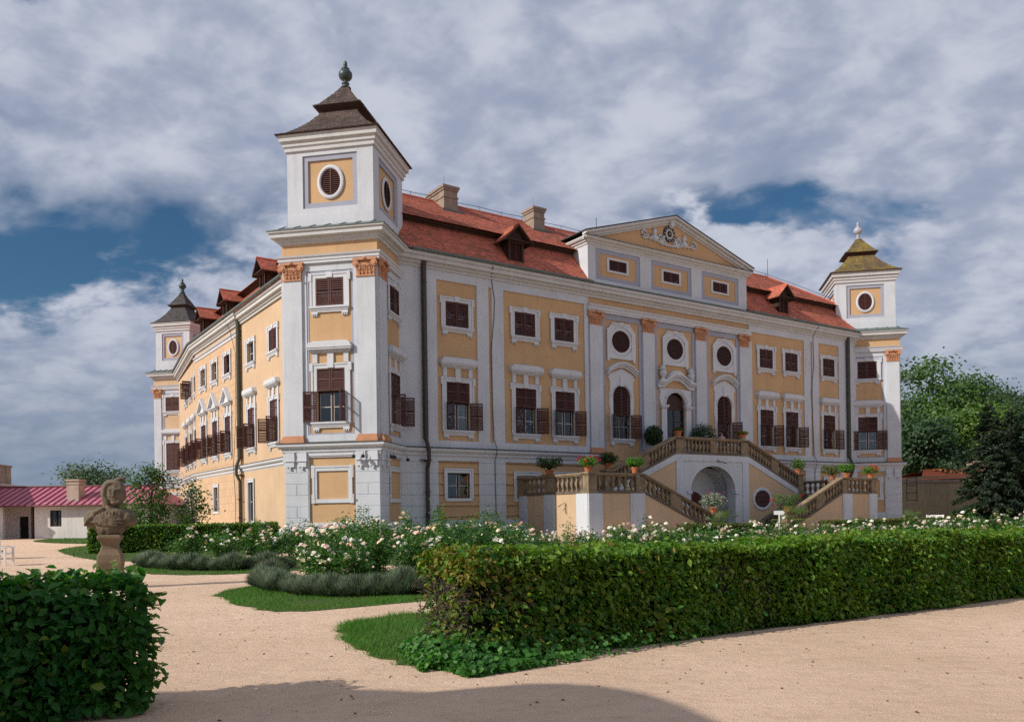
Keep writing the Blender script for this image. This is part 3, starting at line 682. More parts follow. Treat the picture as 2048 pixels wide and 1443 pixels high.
# arched windows
def arch_pts(r, cz, n=16, rz=None): return [(r*math.cos(math.pi*i/n), cz + (rz or r)*math.sin(math.pi*i/n)) for i in range(n+1)]
def arch_plate(b, r, spring, outx, ztop, z0, y0, y1, n=16):
    """wall plate with an arched opening of radius r (front face, soffit and sides)"""
    A = arch_pts(r, spring, n)
    for (xa, za), (xb, zb) in zip(A, A[1:]):
        b.quad((xb,y0,zb),(xa,y0,za),(xa,y0,ztop),(xb,y0,ztop)); b.quad((xa,y0,za),(xb,y0,zb),(xb,y1,zb),(xa,y1,za))
    for s in (-1, 1):
        xi, xo = s*r, s*outx
        b.quad((xi,y0,z0),(xo,y0,z0),(xo,y0,ztop),(xi,y0,ztop)); b.quad((xi,y0,z0),(xi,y0,spring),(xi,y1,spring),(xi,y1,z0)); b.quad((xo,y0,z0),(xo,y0,ztop),(xo,y1,ztop),(xo,y1,z0))
    b.quad((-outx,y0,ztop),(outx,y0,ztop),(outx,y1,ztop),(-outx,y1,ztop))
def arched_shutter(sp, h):
    b = MB(); r = 0.74; base = 1.62
    top = lambda x: sp + math.sqrt(max(0.0, 0.755**2 - x*x))
    for s in (-1, 1):
        b.box(s*0.735 - 0.035, s*0.735 + 0.02, -0.03, 0.0, base, sp); b.box(min(0, s*0.05), max(0, s*0.05), -0.033, 0.0, base, top(0.05))
        z = base + 0.06
        while z < sp + 0.66:
            hx = 0.71 if z < sp else math.sqrt(max(0, 0.735**2 - (z-sp+0.05)**2))
            if hx > 0.12:
                xa, xb = sorted((s*0.05, s*hx)); b.add(((xa,-0.03,z),(xb,-0.03,z),(xb,-0.002,z+0.05),(xa,-0.002,z+0.05),(xa,-0.03,z+0.01),(xb,-0.03,z+0.01)), ((0,1,2,3),(4,5,1,0)))
            z += 0.10
    A = arch_pts(0.745, sp, 14)
    for (xa, za), (xb, zb) in zip(A, A[1:]): b.quad((xa,-0.035,za),(xb,-0.035,zb),(xb*0.93,-0.035,sp+(zb-sp)*0.93),(xa*0.93,-0.035,sp+(za-sp)*0.93))
    b.box(-0.74, 0.74, -0.03, 0.02, base-0.06, base)
    return b.mesh('shutter', shut)
ARSH = arched_shutter(2.72, 3.5)
def curved_hood(b, hw_, z0, rise, th, out, n=14, flat=0.0):
    """segmental hood moulding"""
    P = [(-hw_ + 2*hw_*i/n) for i in range(n+1)]; zf = lambda x: z0 + rise*(1-(x/hw_)**2)
    for k, (t0, t1, o) in enumerate(((0, th*0.35, out*0.45), (th*0.35+0.002, th*0.7, out*0.75), (th*0.7+0.002, th, out))):
        b.add([(x, -o, zf(x)+t0) for x in P] + [(x, -o, zf(x)+t1) for x in P] + [(x, 0, zf(x)+t0) for x in P] + [(x, 0, zf(x)+t1) for x in P],
              [f for i in range(n) for f in ((i, i+1, n+2+i, n+1+i), (i, 2*(n+1)+i, 2*(n+1)+i+1, i+1), (n+1+i, n+2+i, 3*(n+1)+i+1, 3*(n+1)+i))] + [(0, n+1, 3*(n+1), 2*(n+1)), (n, 2*n+1, 4*n+3, 3*n+2)])
for x, a_, c_ in ((16.12, 125, 152), (26.08, 80, 118)):
    b = MB(); arch_plate(b, 0.765, 2.75, 1.02, 3.75, 0, -0.08, 0.0)
    b.box(-1.09, -1.02, -0.06, 0, 2.0, 3.0); b.box(1.02, 1.09, -0.06, 0, 2.0, 3.0)
    b.prism(((-1.02, 3.752), (1.02, 3.752), (1.16, 4.0), (1.02, 4.25), (0, 4.62), (-1.02, 4.25), (-1.16, 4.0)), -0.07, 0)
    b.box(-0.16, 0.16, -0.13, 0, 3.45, 4.1); curved_hood(b, 1.28, 4.12, 0.55, 0.36, 0.36)
    b.tube([(0.86*math.cos(math.pi*k/20), -0.085, 2.75+0.86*math.sin(math.pi*k/20)) for k in range(21)], 0.045, 6)
    o = b.obj('arched_window', whitet, CASTLE, CI @ FM @ Tm(x, 0, 6.44)); link('sill', SILL, o); link('shutter', ARSH, o, Tm(0, 0.0, 0))
    for s, ang in ((1, a_), (-1, c_)): link('shutter', SH_LOW[s], o, Tm(-s*0.76, -0.11, 0.01) @ Rz(-ang*s))
    link('window_frame', CASE_LOW, o, Tm(0, 0.14, 0)); link('pane', PANE_LOW, o, Tm(0, 0.14, 0)); link('dark_backing', room_mesh(1.52, 3.5), o)
    g = MB()
    for k in range(5):
        xx = -0.6+0.3*k; g.tube([(xx+0.07*math.sin(q*1.5), 0.02, 0.05+q*0.25) for q in range(7)], 0.014, 4)
        g.tube([(xx-0.07*math.sin(q*1.5), 0.02, 0.05+q*0.25) for q in range(7)], 0.014, 4)
    g.obj('grille', iron, o)
# door
b = MB(); arch_plate(b, 0.95, 3.52, 1.42, 4.72, 0, -0.10, 0.0)
for rr_, tt_ in ((1.02, 0.05), (1.16, 0.07)): b.tube([(rr_*math.cos(math.pi*k/24), -0.10, 3.52+rr_*math.sin(math.pi*k/24)) for k in range(25)], tt_, 6)
for s in (-1, 1):
    b.box(s*1.18-0.24, s*1.18+0.24, -0.16, 0, 0, 3.35); b.box(s*1.18-0.30, s*1.18+0.30, -0.24, 0, 3.352, 3.46); b.box(s*1.18-0.36, s*1.18+0.36, -0.30, 0, 3.462, 3.56)
    b.prism(((s*1.42, 3.6), (s*1.56, 4.0), (s*1.46, 4.4), (s*1.55, 4.72), (s*1.2, 4.72), (s*1.2, 3.6))[::s], -0.09, 0)
zs_ = [(-1.75, 4.95), (-1.2, 4.98), (-0.75, 5.3), (-0.3, 5.5), (0.3, 5.5), (0.75, 5.3), (1.2, 4.98), (1.75, 4.95)]
for k, (t0, t1, o_) in enumerate(((-0.22, -0.002, 0.20), (0, 0.12, 0.34), (0.122, 0.26, 0.46))):
    for (xa, za), (xb, zb) in zip(zs_, zs_[1:]): b.prism(((xa, za+t0), (xb, zb+t0), (xb, zb+t1), (xa, za+t1)), -o_, 0)
b.prism(((-0.75, 5.55), (0.75, 5.55), (0.55, 5.82), (0.25, 5.95), (-0.25, 5.95), (-0.55, 5.82)), -0.3, 0)
dr = b.obj('entrance_door', whitet, CASTLE, CI @ FM @ Tm(21.1, 0, 5.35))
for s in (-1, 1):
    u = MB(); u.lathe(((0.22,0),(0.22,0.08),(0.13,0.12),(0.11,0.22),(0.20,0.32),(0.27,0.52),(0.25,0.60),(0.17,0.66),(0.17,0.72),(0.27,0.78),(0.20,0.86),(0.09,0.95),(0.12,1.02),(0.0,1.10)), (0,0,0), 10); u.obj('urn', whitet, dr, Tm(s*1.36, -0.24, 5.2), True)
d_ = MB(); d_.box(-0.95, 0.95, 0.12, 0.16, 3.28, 3.42); d_.box(-0.95, -0.85, 0.12, 0.18, 0, 3.3); d_.box(0.85, 0.95, 0.12, 0.18, 0, 3.3); d_.box(-0.06, 0.06, 0.11, 0.18, 0, 3.28); d_.box(-0.85, -0.06, 0.12, 0.18, 0, 0.75); d_.box(0.06, 0.85, 0.12, 0.18, 0, 0.75)
for z in (1.6, 2.45): d_.box(-0.85, -0.06, 0.13, 0.17, z, z+0.05); d_.box(0.06, 0.85, 0.13, 0.17, z, z+0.05)
A = arch_pts(0.94, 3.42, 14); d_.add([(0, 0.15, 3.42)] + [(x, 0.15, z) for x, z in A], [(0, i, i+1) for i in range(1, 15)])
d_.obj('door_leaf', wood, dr); d_ = MB(); d_.box(-0.9, 0.9, 0.145, 0.15, 0.7, 3.3); d_.obj('pane', glassm, dr); link('dark_backing', room_mesh(1.9, 3.3), dr)

# ------------------------------------------------------------------ attic and pediment over the risalit
AT0, AT1, ATB = 13.42, 28.72, 16.2
b = MB(FM)
ax = (16.02, 20.93, 25.88)
b.m = 0; b.wall(AT0, AT1, ATB, 18.95, [(x-1.95, x+1.95, 16.72, 18.75) for x in ax], -0.02, 0.05)
b.quad((AT0,-0.02,ATB),(AT0,3.2,ATB),(AT0,3.2,18.95),(AT0,-0.02,18.95)); b.quad((AT1,-0.02,ATB),(AT1,3.2,ATB),(AT1,3.2,18.95),(AT1,-0.02,18.95))
cpart(b, 'attic_wall', white)
for x in ax:
    b = MB(FM); b.wall(x-1.95, x+1.95, 16.72, 18.75, [(x-1.64, x+1.64, 17.0, 18.46)], 0.03, 0.03); cpart(b, 'panel_border', lilac)
    b = MB(FM); b.wall(x-1.64, x+1.64, 17.0, 18.46, [(x-0.76, x+0.76, 17.46, 18.16)], 0.06, 0.1); cpart(b, 'attic_panel', yellow)
for x in ax:
    w_ = MB(); w_.box(-0.94,-0.765,-0.06,0,-0.12,0.82); w_.box(0.765,0.94,-0.06,0,-0.12,0.82); w_.box(-0.765,0.765,-0.06,0,-0.12,0.0); w_.box(-0.765,0.765,-0.06,0,0.70,0.82)
    o = w_.obj('window', whitet, CASTLE, CI @ FM @ Tm(x, 0.06, 17.46))
    for s in (1, -1): link('shutter', SH_ATT[s], o, Tm(-s*0.76, 0.01, 0.01))
    link('dark_backing', room_mesh(1.52, 0.7, 0.5), o)
pc = ((0,18.86),(0.06,18.88),(0.06,18.98),(0.16,19.04),(0.18,19.14),(0.30,19.18),(0.36,19.28),(0.36,19.34),(0,19.34))
b = MB(); b.sweep(pc, [fp(AT0, 3.2), fp(AT0, 0), fp(AT1, 0), fp(AT1, 3.2)]); cpart(b, 'attic_cornice', cornm)
APX, APZ = (AT0+AT1)/2, 21.75
b = MB(FM); b.prism(((AT0-0.1, 19.34), (AT1+0.1, 19.34), (APX, APZ)), 0.0, 0.3); cpart(b, 'tympanum', yellow)
b = MB(FM)
for s in (-1, 1):
    xe = AT0-0.40 if s < 0 else AT1+0.40
    sl = (APZ-19.36)/(APX-AT0+0.36)
    for t0, t1, o_ in ((-0.32, -0.202, 0.10), (-0.20, -0.002, 0.22), (0.0, 0.16, 0.40)):
        b.prism(((xe, 19.42+t0), (APX, APZ+0.10+t0), (APX, APZ+0.10+t1), (xe, 19.42+t1))[::-s], -o_, 0.0)
cpart(b, 'raking_cornice', cornm)
b = MB(FM)
for s in (-1, 1):
    xe = AT0-0.48 if s < 0 else AT1+0.48
    b.add(((xe,-0.44,19.59),(APX,-0.44,APZ+0.27),(APX,5.4,APZ+0.27),(xe,5.4,19.59),(xe,-0.44,19.64),(APX,-0.44,APZ+0.33),(APX,5.4,APZ+0.33),(xe,5.4,19.64)), ((4,5,6,7),(0,3,2,1),(0,1,5,4),(0,4,7,3)))
b.box(AT0-0.4, AT1+0.4, -0.40, 0.0, 19.342, 19.37)
cpart(b, 'pediment_roof', slate)
# clock and scrollwork
b = MB(FM @ Tm(20.74, -0.01, 20.78)); b.m = 0
n = 40; b.add([(0,-0.06,0)] + [(0.55*math.cos(2*math.pi*i/n), -0.06, 0.55*math.sin(2*math.pi*i/n)) for i in range(n)] + [(0.55*math.cos(2*math.pi*i/n), 0.0, 0.55*math.sin(2*math.pi*i/n)) for i in range(n)], [(0, 1+i, 1+(i+1) % n) for i in range(n)] + [(1+i, 1+(i+1) % n, 1+n+(i+1) % n, 1+n+i) for i in range(n)])
clk = cpart(b, 'clock', black)
b = MB(FM @ Tm(20.74, -0.08, 20.78)); b.ring(0, 0, 0.30, 0.30, ((-0.07, 0.0), (0.0, -0.005), (0.04, 0.0)), 32); b.obj('clock_ring', mull, clk)
NUM = ['XII', 'I', 'II', 'III', 'IIII', 'V', 'VI', 'VII', 'VIII', 'IX', 'X', 'XI']
b = MB()
for k, t_ in enumerate(NUM):
    a = -k*30; b.M = FM @ Tm(20.74, -0.088, 20.78) @ Matrix.Rotation(R(-a), 4, 'Y') @ Tm(0, 0, 0.44)
    wch = {'I': 0.035, 'V': 0.07, 'X': 0.07}; tot = sum(wch[c_] for c_ in t_); x = -tot/2
    for c_ in t_:
        if c_ == 'I': b.box(x+0.008, x+0.027, -0.004, 0.004, -0.07, 0.07)
        elif c_ == 'V': b.prism(((x, 0.07), (x+0.02, 0.07), (x+0.042, -0.07), (x+0.026, -0.07)), -0.004, 0.004); b.prism(((x+0.066, 0.07), (x+0.054, 0.07), (x+0.026, -0.07), (x+0.042, -0.07)), -0.0045, 0.0035)
        else: b.prism(((x, 0.07), (x+0.02, 0.07), (x+0.068, -0.07), (x+0.048, -0.07)), -0.004, 0.004); b.prism(((x+0.068, 0.07), (x+0.054, 0.07), (x, -0.07), (x+0.014, -0.07)), -0.0045, 0.0035)
        x += wch[c_]
b.obj('clock_numerals', mull, clk)
b = MB()
for ang, l_, w_ in ((62, 0.30, 0.022), (120, 0.44, 0.016)):
    b.M = FM @ Tm(20.74, -0.096, 20.78) @ Matrix.Rotation(R(ang), 4, 'Y'); b.prism(((-w_, -0.08), (w_, -0.08), (w_*0.6, l_), (-w_*0.6, l_)), -0.006, 0.004)
b.obj('clock_hands', gold, clk)
b = MB()
for s in (-1, 1):
    b.M = FM @ Tm(20.74, -0.06, 20.30) @ Matrix.Diagonal((s, 1, 1, 1))
    def spiral(cx, cz, r0, r1, turns, a0, n=22): return [(cx + (r0+(r1-r0)*i/n)*math.cos(a0+turns*2*math.pi*i/n), 0, cz + (r0+(r1-r0)*i/n)*math.sin(a0+turns*2*math.pi*i/n)) for i in range(n+1)]
    b.tube(spiral(2.35, 0.12, 0.33, 0.06, 1.6, -2.6), 0.065, 6, 0.04)
    b.tube([(2.05,0,-0.05),(1.8,0,-0.18),(1.55,0,0.12),(1.35,0,-0.16),(1.0,0,-0.22),(0.7,0,-0.25),(0.4,0,-0.32),(0.0,0,-0.34)], 0.075, 6)
    b.tube(spiral(0.82, 0.12, 0.30, 0.05, 1.5, 2.2), 0.07, 6, 0.045); b.tube(spiral(0.55, -0.2, 0.2, 0.05, 1.3, 0.5), 0.06, 6, 0.04)
    b.tube([(1.75,0,-0.1),(1.66,0,0.12),(1.8,0,0.25)], 0.05, 5); b.tube([(1.1,0,-0.1),(1.02,0,0.1),(1.12,0,0.2)], 0.05, 5)
    b.lathe(((0.05,-0.24),(0.24,-0.15),(0.28,0.0),(0.17,0.18),(0.09,0.22),(0.09,0.3),(0.16,0.36),(0.17,0.48),(0.10,0.58),(0.16,0.62),(0.0,0.70)), (1.42,0,-0.05), 9)
    b.lathe(((0.03,0),(0.1,0.05),(0.12,0.12),(0,0.2)), (0.75,0,-0.42), 7)
cpart(b, 'stucco_scrollwork', whitet, True)
b = MB(FM @ Tm(20.85, 0, 21.28)); b.box(-0.16,0.16,-0.3,0,0,0.24); b.box(-0.22,0.22,-0.34,0,0.242,0.32); b.lathe(((0.05,-0.12),(0.12,-0.02),(0.12,0.05)), (0,-0.16,0), 8); cpart(b, 'keystone', whitet)
# ------------------------------------------------------------------ left facade
BLKC = {}
def blk(w, h, m=None):
    k = (round(w, 3), round(h, 3))
    if k not in BLKC: BLKC[k] = block_mesh(w, h, ochre, 0.016)
    return BLKC[k]
LWX = [-6.93, -11.8]; MWX = [-17.25, -20.9, -24.4]
MM = LM @ Tm(0, -0.12, 0)
M3 = frame(KP, 152.6) @ Tm(0, 0.02, 0)
TWX = [-1.15, -4.6, -8.3]
b = MB(LM); w_ = .765
def holes(xs, base): return [(x-w_, x+w_, 12.35, 13.8) for x in xs] + [(x-w_, x+w_, 6.44, 9.2) for x in xs] + [(x-0.6, x+0.6, z0, z1) for x, z0, z1 in base]
b.wall(-14.2, 3.0, -0.3, 16.5, holes(LWX, [(-12.15, 1.35, 4.05)]), 0, 0.28)
cpart(b, 'facade_wall', yellowb); b = MB(M3); b.wall(-15.5, 0.1, -0.3, 16.5, holes(TWX, [(x, 1.35, 4.0) for x in TWX]), 0, 0.28)
cpart(b, 'facade_wall', yellowb)
b = MB(MM); b.wall(-27.15, -14.2, -0.3, 16.5, holes(MWX, [(-20.9, 2.1, 4.0)]), 0, 0.28)
b.quad((-14.2,0,-0.3),(-14.2,0.3,-0.3),(-14.2,0.3,16.5),(-14.2,0,16.5)); b.quad((-27.15,0,-0.3),(-27.15,0.5,-0.3),(-27.15,0.5,16.5),(-27.15,0,16.5))
cpart(b, 'facade_wall', ochre)
def ashlar(M, x0, x1, z0, rows, ph, pw_, avoid, joined):
    jb = MB(M)
    for r in range(rows):
        za, zb = z0+ph*r, z0+ph*(r+1); x = x0 - (pw_*0.5 if r % 2 else 0)
        while x < x1-0.02:
            spans = [(max(x, x0), min(x+pw_, x1))]; x += pw_
            for ax0, ax1, az0, az1 in avoid:
                if az1 <= za+0.05 or az0 >= zb-0.05: continue
                spans = [q for s_, e_ in spans for q in ((s_, min(e_, ax0)), (max(s_, ax1), e_)) if q[1]-q[0] > 0.12]
            for s_, e_ in spans:
                if e_-s_ < 0.12: continue
                if joined: jb.M = M @ Tm((s_+e_)/2, 0, (za+zb)/2); q = blk(e_-s_, ph); jb.add([tuple(v.co) for v in q.vertices], [tuple(p.vertices) for p in q.polygons])
                else: link('ashlar_block', blk(round((e_-s_)*20)/20.0, ph), CASTLE, CI @ M @ Tm((s_+e_)/2, 0, (za+zb)/2))
    if joined:
        o = cpart(jb, 'ashlar_masonry', ochre if rows > 7 or M is MM else white); o['kind'] = 'stuff'
av = [(x-1.05, x+1.05, 12.0, 14.1) for x in MWX] + [(x-1.05, x+1.05, 6.1, 9.5) for x in MWX] + [(x-1.25, x+1.25, 9.5, 10.9) for x in MWX] + [(-20.9-0.8, -20.9+0.8, 1.95, 4.2)]
ashlar(MM, -27.1, -14.25, 5.55, 17, 0.53, 0.99, av, False)
ashlar(MM, -27.1, -14.25, 0.95, 7, 0.56, 0.99, av, True)
# lower blocks of the right tower, joined
hwT = 2.6
for (P, hd) in ((CEN1 - dTR*hwT + dTL*hwT, 100.8), (CEN1 + dTR*hwT + dTL*hwT, 190.8)):
    M = frame(P, hd); ashlar(M, 0, 1.3, 0.95, 6, 0.585, 1.3, [], True); ashlar(M, 3.9, 5.2, 0.95, 6, 0.585, 1.3, [], True)
for i, x in enumerate(LWX):
    o = win_upper(*((None, None) if i == 0 else ('none', 'none'))); o.matrix_basis = CI @ LM @ Tm(x, 0, 12.35)
    o = win_tall('flat', 112, 92, None); o.matrix_basis = CI @ LM @ Tm(x, 0, 6.44)
for i, x in enumerate(MWX):
    o = win_upper(*((None, 'none'), ('none', 'none'), ('none', 'none'))[i]); o.matrix_basis = CI @ MM @ Tm(x, 0, 12.35)
    o = win_tall('gable', (108, 114, 110)[i], 92, None); o.matrix_basis = CI @ MM @ Tm(x, 0, 6.44)
for i, x in enumerate(TWX):
    o = win_upper(*(('none', 'none'), (92, 90), ('none', 'none'))[i]); o.matrix_basis = CI @ M3 @ Tm(x, 0, 12.35)
    o = win_tall('flat', 110, 92, None); o.matrix_basis = CI @ M3 @ Tm(x, 0, 6.44)
def slim(M, x, z, h):
    o = win_base(1.2, h); o.matrix_basis = CI @ M @ Tm(x, 0, z)
slim(LM, -12.15, 1.35, 2.7); slim(MM, -20.9, 2.1, 1.9)
for x in TWX: slim(M3, x, 1.35, 2.65)
# mouldings of the left side
def lpt(M, x, y=0): return M @ Vector((x, y, 0))
pathL = [lpt(M3, -15.3), lpt(MM, -27.1), lpt(MM, -14.2), lpt(LM, -14.2), lpt(LM, 2.8)]
b = MB(); b.sweep([(o_, z) for o_, z in corn], pathL); cpart(b, 'cornice', cornm)
b = MB(); b.sweep([(o_-0.06, z-0.03) for o_, z in belt], pathL); cpart(b, 'string_course', whitet)
b = MB(); b.sweep(((0.0,5.317),(0.32,5.317),(0.32,5.345),(0.0,5.42)), pathL); cpart(b, 'ledge_flashing', slate)
b = MB(); b.sweep(((0,14.74),(0.07,14.76),(0.07,14.92),(0.16,14.97),(0.22,15.08),(0.0,15.12)), [lpt(MM, -27.1), lpt(MM, -14.15)]); cpart(b, 'string_course', whitet)
b = MB()
b.sweep(((0,-0.3),(0.07,-0.3),(0.07,0.82),(0,0.86)), pathL); cpart(b, 'plinth', white)

# ------------------------------------------------------------------ main roofs
def isect(P, d, Q, e):
    # P + a d = Q + b e
    det = d.x*(-e.y) + e.x*d.y; r = Q - P; return (r.x*(-e.y) + e.x*r.y)/det
uc = isect(J0, dF, JL, dL)                     # where the two facades would meet, along the front
XN = uc; XR = 43.2
LOWP = [(-0.50, 16.30), (0.0, 16.66), (0.6, 17.38), (1.5, 18.52)]
UPP = [(1.0, 18.74), (5.3, 21.62)]
tiles_b = []
def roof_seg(M, x0, x1, k0, k1, lower=True, upper=True):
    b = MB(M); t = MB(M)
    def strip(prof, mb_):
        for (ya, za), (yb_, zb) in zip(prof, prof[1:]): mb_.quad((x0+k0*ya, ya, za), (x1-k1*ya, ya, za), (x1-k1*yb_, yb_, zb), (x0+k0*yb_, yb_, zb))
    def tiles(prof, exp=0.19, tw=0.215):
        for (ya, za), (yb_, zb) in zip(prof, prof[1:]):
            L_ = math.hypot(yb_-ya, zb-za); n = max(1, round(L_/exp))
            ny, nz = -(zb-za)/L_, (yb_-ya)/L_
            for r in range(n):
                t0, t1 = r/n, min(1.0, (r+1.25)/n) if r < n-1 else 1.0
                y0, z0, y1, z1 = ya+(yb_-ya)*t0, za+(zb-za)*t0, ya+(yb_-ya)*t1, za+(zb-za)*t1
                xa, xb = x0+k0*y0, x1-k1*y0; x = xa - (tw/2 if r % 2 else 0)
                while x < xb:
                    p, q = max(x+0.004, xa), min(x+tw-0.004, xb); x += tw
                    if q-p < 0.04: continue
                    l = 0.020 + random.uniform(-0.006, 0.010); sg = random.uniform(-0.012, 0.012)
                    A = (p, y0+ny*l+(yb_-ya)/L_*sg, z0+nz*l+(zb-za)/L_*sg); B = (q, y0+ny*l+(yb_-ya)/L_*sg, z0+nz*l+(zb-za)/L_*sg)
                    mx_ = ((p+q)/2, A[1]-(yb_-ya)/L_*0.035, A[2]-(zb-za)/L_*0.035)
                    t.add((A, mx_, B, (q, y1+ny*0.006, z1+nz*0.006), (p, y1+ny*0.006, z1+nz*0.006), (p, y0, z0-0.004), (q, y0, z0-0.004)), ((0,1,2,3,4),(5,6,2,1,0)))
    if lower: strip(LOWP, b); tiles(LOWP)
    b.m = 1
    strip([(1.5, 18.50), (1.44, 18.62), (1.30, 18.66), (1.26, 18.80)], b)
    strip([(1.02, 18.70), (1.30, 18.78)], b)
    b.m = 0
    if upper:
        strip([(y, z-0.01) for y, z in UPP], b); tiles(UPP)
        strip([(UPP[1][0], UPP[1][1]-0.01), (10.2, 18.2), (10.2, 15.8)], b)
    o = cpart(b, 'roof', [rooft, woodr])
    s = t.obj('roof_tiles', rooft, o, recalc=False); s['kind'] = 'stuff'
    return o
roof_front = roof_seg(FM, XN, AT0, 1, 0)
roof_seg(FM, AT0+0.02, AT1-0.02, 0, 0, False, True)
roof_seg(FM, AT1, XR, 0, 1)
PR = J0 + dF*XR
MR = frame(PR, -34.2)
roof_seg(MR, 0, 24, 1, 0)
ucl = isect(JL, dL, J0, dF)                    # distance along the left facade (negative: towards the viewer)
roof_seg(LM, -27.0, -ucl, 0, 1)
roof_seg(M3, -15.3, 0.05, 0, 0)
# ridge caps and the lightning wire on posts
b = MB()
RZ = UPP[1][1]
def ridge(pts): b.tube([tuple(p) for p in pts], 0.11, 6)
ridge([FM @ Vector((XN+5.3, 5.3, RZ)), FM @ Vector((XR-5.3, 5.3, RZ))]); ridge([FM @ Vector((XR-5.3, 5.3, RZ)), FM @ Vector((XR-1.0, 1.0, 18.76))]); ridge([FM @ Vector((XR-1.5, 1.5, 18.56)), FM @ Vector((XR-0.6, 0.6, 17.42)), FM @ Vector((XR-0.0, 0.0, 16.7)), FM @ Vector((XR+0.5, -0.5, 16.34))])
cpart(b, 'ridge_tiles', rooft); b = MB(); ridge([LM @ Vector((-27, 5.3, RZ)), LM @ Vector((-ucl-5.3, 5.3, RZ))])
cpart(b, 'ridge_tiles', rooft)
b = MB(FM)
xs_ = list(np.linspace(1.8, 37.6, 22))
b.tube([(x, 5.3, RZ+0.34-0.05*(i % 2)) for i, x in enumerate(xs_)] + [(XR-3.2, 3.2, 20.55), (XR-1.0, 1.0, 19.05), (XR-0.1, -0.1, 17.2)], 0.018, 4)
for x in xs_: b.tube(((x, 5.3, RZ), (x, 5.3, RZ+0.34)), 0.016, 4)
for x, y, z, h in ((16.4, 2.6, 20.4, 1.5), (XR-5.3, 5.3, RZ, 1.6), (30.3, 4.2, 22.4, 0.6)): b.tube(((x, y, z), (x, y, z+h)), 0.022, 5)
cpart(b, 'lightning_conductor', iron)
# gutters
b = MB()
def gut(pts, r=0.10):
    b.tube([tuple(p) for p in pts], r, 8)
gut([FM @ Vector((x, -0.60, 16.29)) for x in (0.5, AT0-0.05)]); cpart(b, 'gutter', coppr); b = MB(); gut([FM @ Vector((x, -0.60, 16.29)) for x in (AT1+0.05, 42.3)])
cpart(b, 'gutter', coppr); b = MB(); gut([lpt(M3, -14.9, -0.62)+V2(0, 0)+Vector((0,0,16.29)), lpt(MM, -27.1, -0.62)+Vector((0,0,16.29)), lpt(MM, -14.2, -0.62)+Vector((0,0,16.29)), lpt(LM, 2.4, -0.66)+Vector((0,0,16.29))])
cpart(b, 'gutter', coppr)
b = MB(FM); b.box(AT0-0.1, AT1+0.1, -0.60, -0.01, 16.20, 16.235); b.prism(((AT0-0.1,16.236),(AT1+0.1,16.236),(AT1+0.1,16.30),(AT0-0.1,16.30)), -0.62, -0.55); cpart(b, 'ledge_roof', coppr)
# drainpipes
def dpipe(M, x, m, jog=True):
    b = MB(M); y = -0.24
    b.tube(((x, y, 15.75), (x, y, 5.85)), 0.155, 10); b.tube(((x, y, 5.9), (x+0.04, -0.50, 5.25), (x+0.04, -0.50, 4.7), (x+0.06, y-0.02, 4.2), (x+0.06, y-0.02, -0.1)), 0.115, 10)
    b.lathe(((0.17, -0.1), (0.17, 0.05), (0.11, 0.14)), (x, y, 15.7), 10)
    for z in (4.6, 2.9, 1.6, 7.9, 10.2, 12.6, 14.6): b.lathe(((0.17, -0.03), (0.17, 0.03)), (x+(0.05 if z < 5 else 0), y if z > 5 else y-0.05, z), 10)
    b.box(x-0.32, x+0.36, -0.30, -0.06, 4.66, 4.70)
    cpart(b, 'drainpipe', m)
dpipe(FM, 1.35, pipem); dpipe(FM, 41.0, pipeg); dpipe(LM, -14.05, pipeg)
# cables down the walls
b = MB(FM); b.tube([(5.75,-0.62,16.1),(5.95,-0.10,15.5),(6.15,-0.10,14.3),(6.1,-0.1,13.2),(5.85,-0.1,11.2),(5.88,-0.1,9),(5.98,-0.1,6.0),(6.0,-0.36,5.5),(6.0,-0.36,5.2),(6.02,-0.1,4.7),(6.05,-0.14,0)], 0.022, 4); cpart(b, 'cable', iron); b = MB(FM)
b.tube([(36.6,-0.62,16.1),(36.55,-0.10,15.4),(36.6,-0.1,13),(36.2,-0.1,10.8),(36.4,-0.1,8.5),(36.5,-0.1,6),(36.5,-0.36,5.3),(36.55,-0.1,4.6),(36.55,-0.12,0)], 0.022, 4)
cpart(b, 'cable', iron); b = MB(MM); b.tube([(-16.0,-0.6,16.2),(-15.9,-0.1,15.3),(-15.2,-0.3,14.9),(-14.9,-0.08,13.6),(-14.95,-0.08,9),(-15.0,-0.3,5.3),(-15.3,-0.1,3.0),(-15.5,-0.1,0.6)], 0.02, 4)
cpart(b, 'cable', iron)
# floodlights under the belt of the near tower
for (M, xs) in ((frame(TCOR - dTR*0 + dTL*5.2, 100.8), (3.95, 4.45)), (frame(TCOR, 10.8), (0.5, 1.0, 3.2))):
    for x in xs:
        b = MB(M); b.tube(((x, -0.36, 4.84), (x, -0.42, 4.66)), 0.02, 5); b.lathe(((0.05,-0.08),(0.10,-0.06),(0.10,0.05),(0.06,0.10)), (x, -0.44, 4.62), 8); cpart(b, 'floodlight', iron)

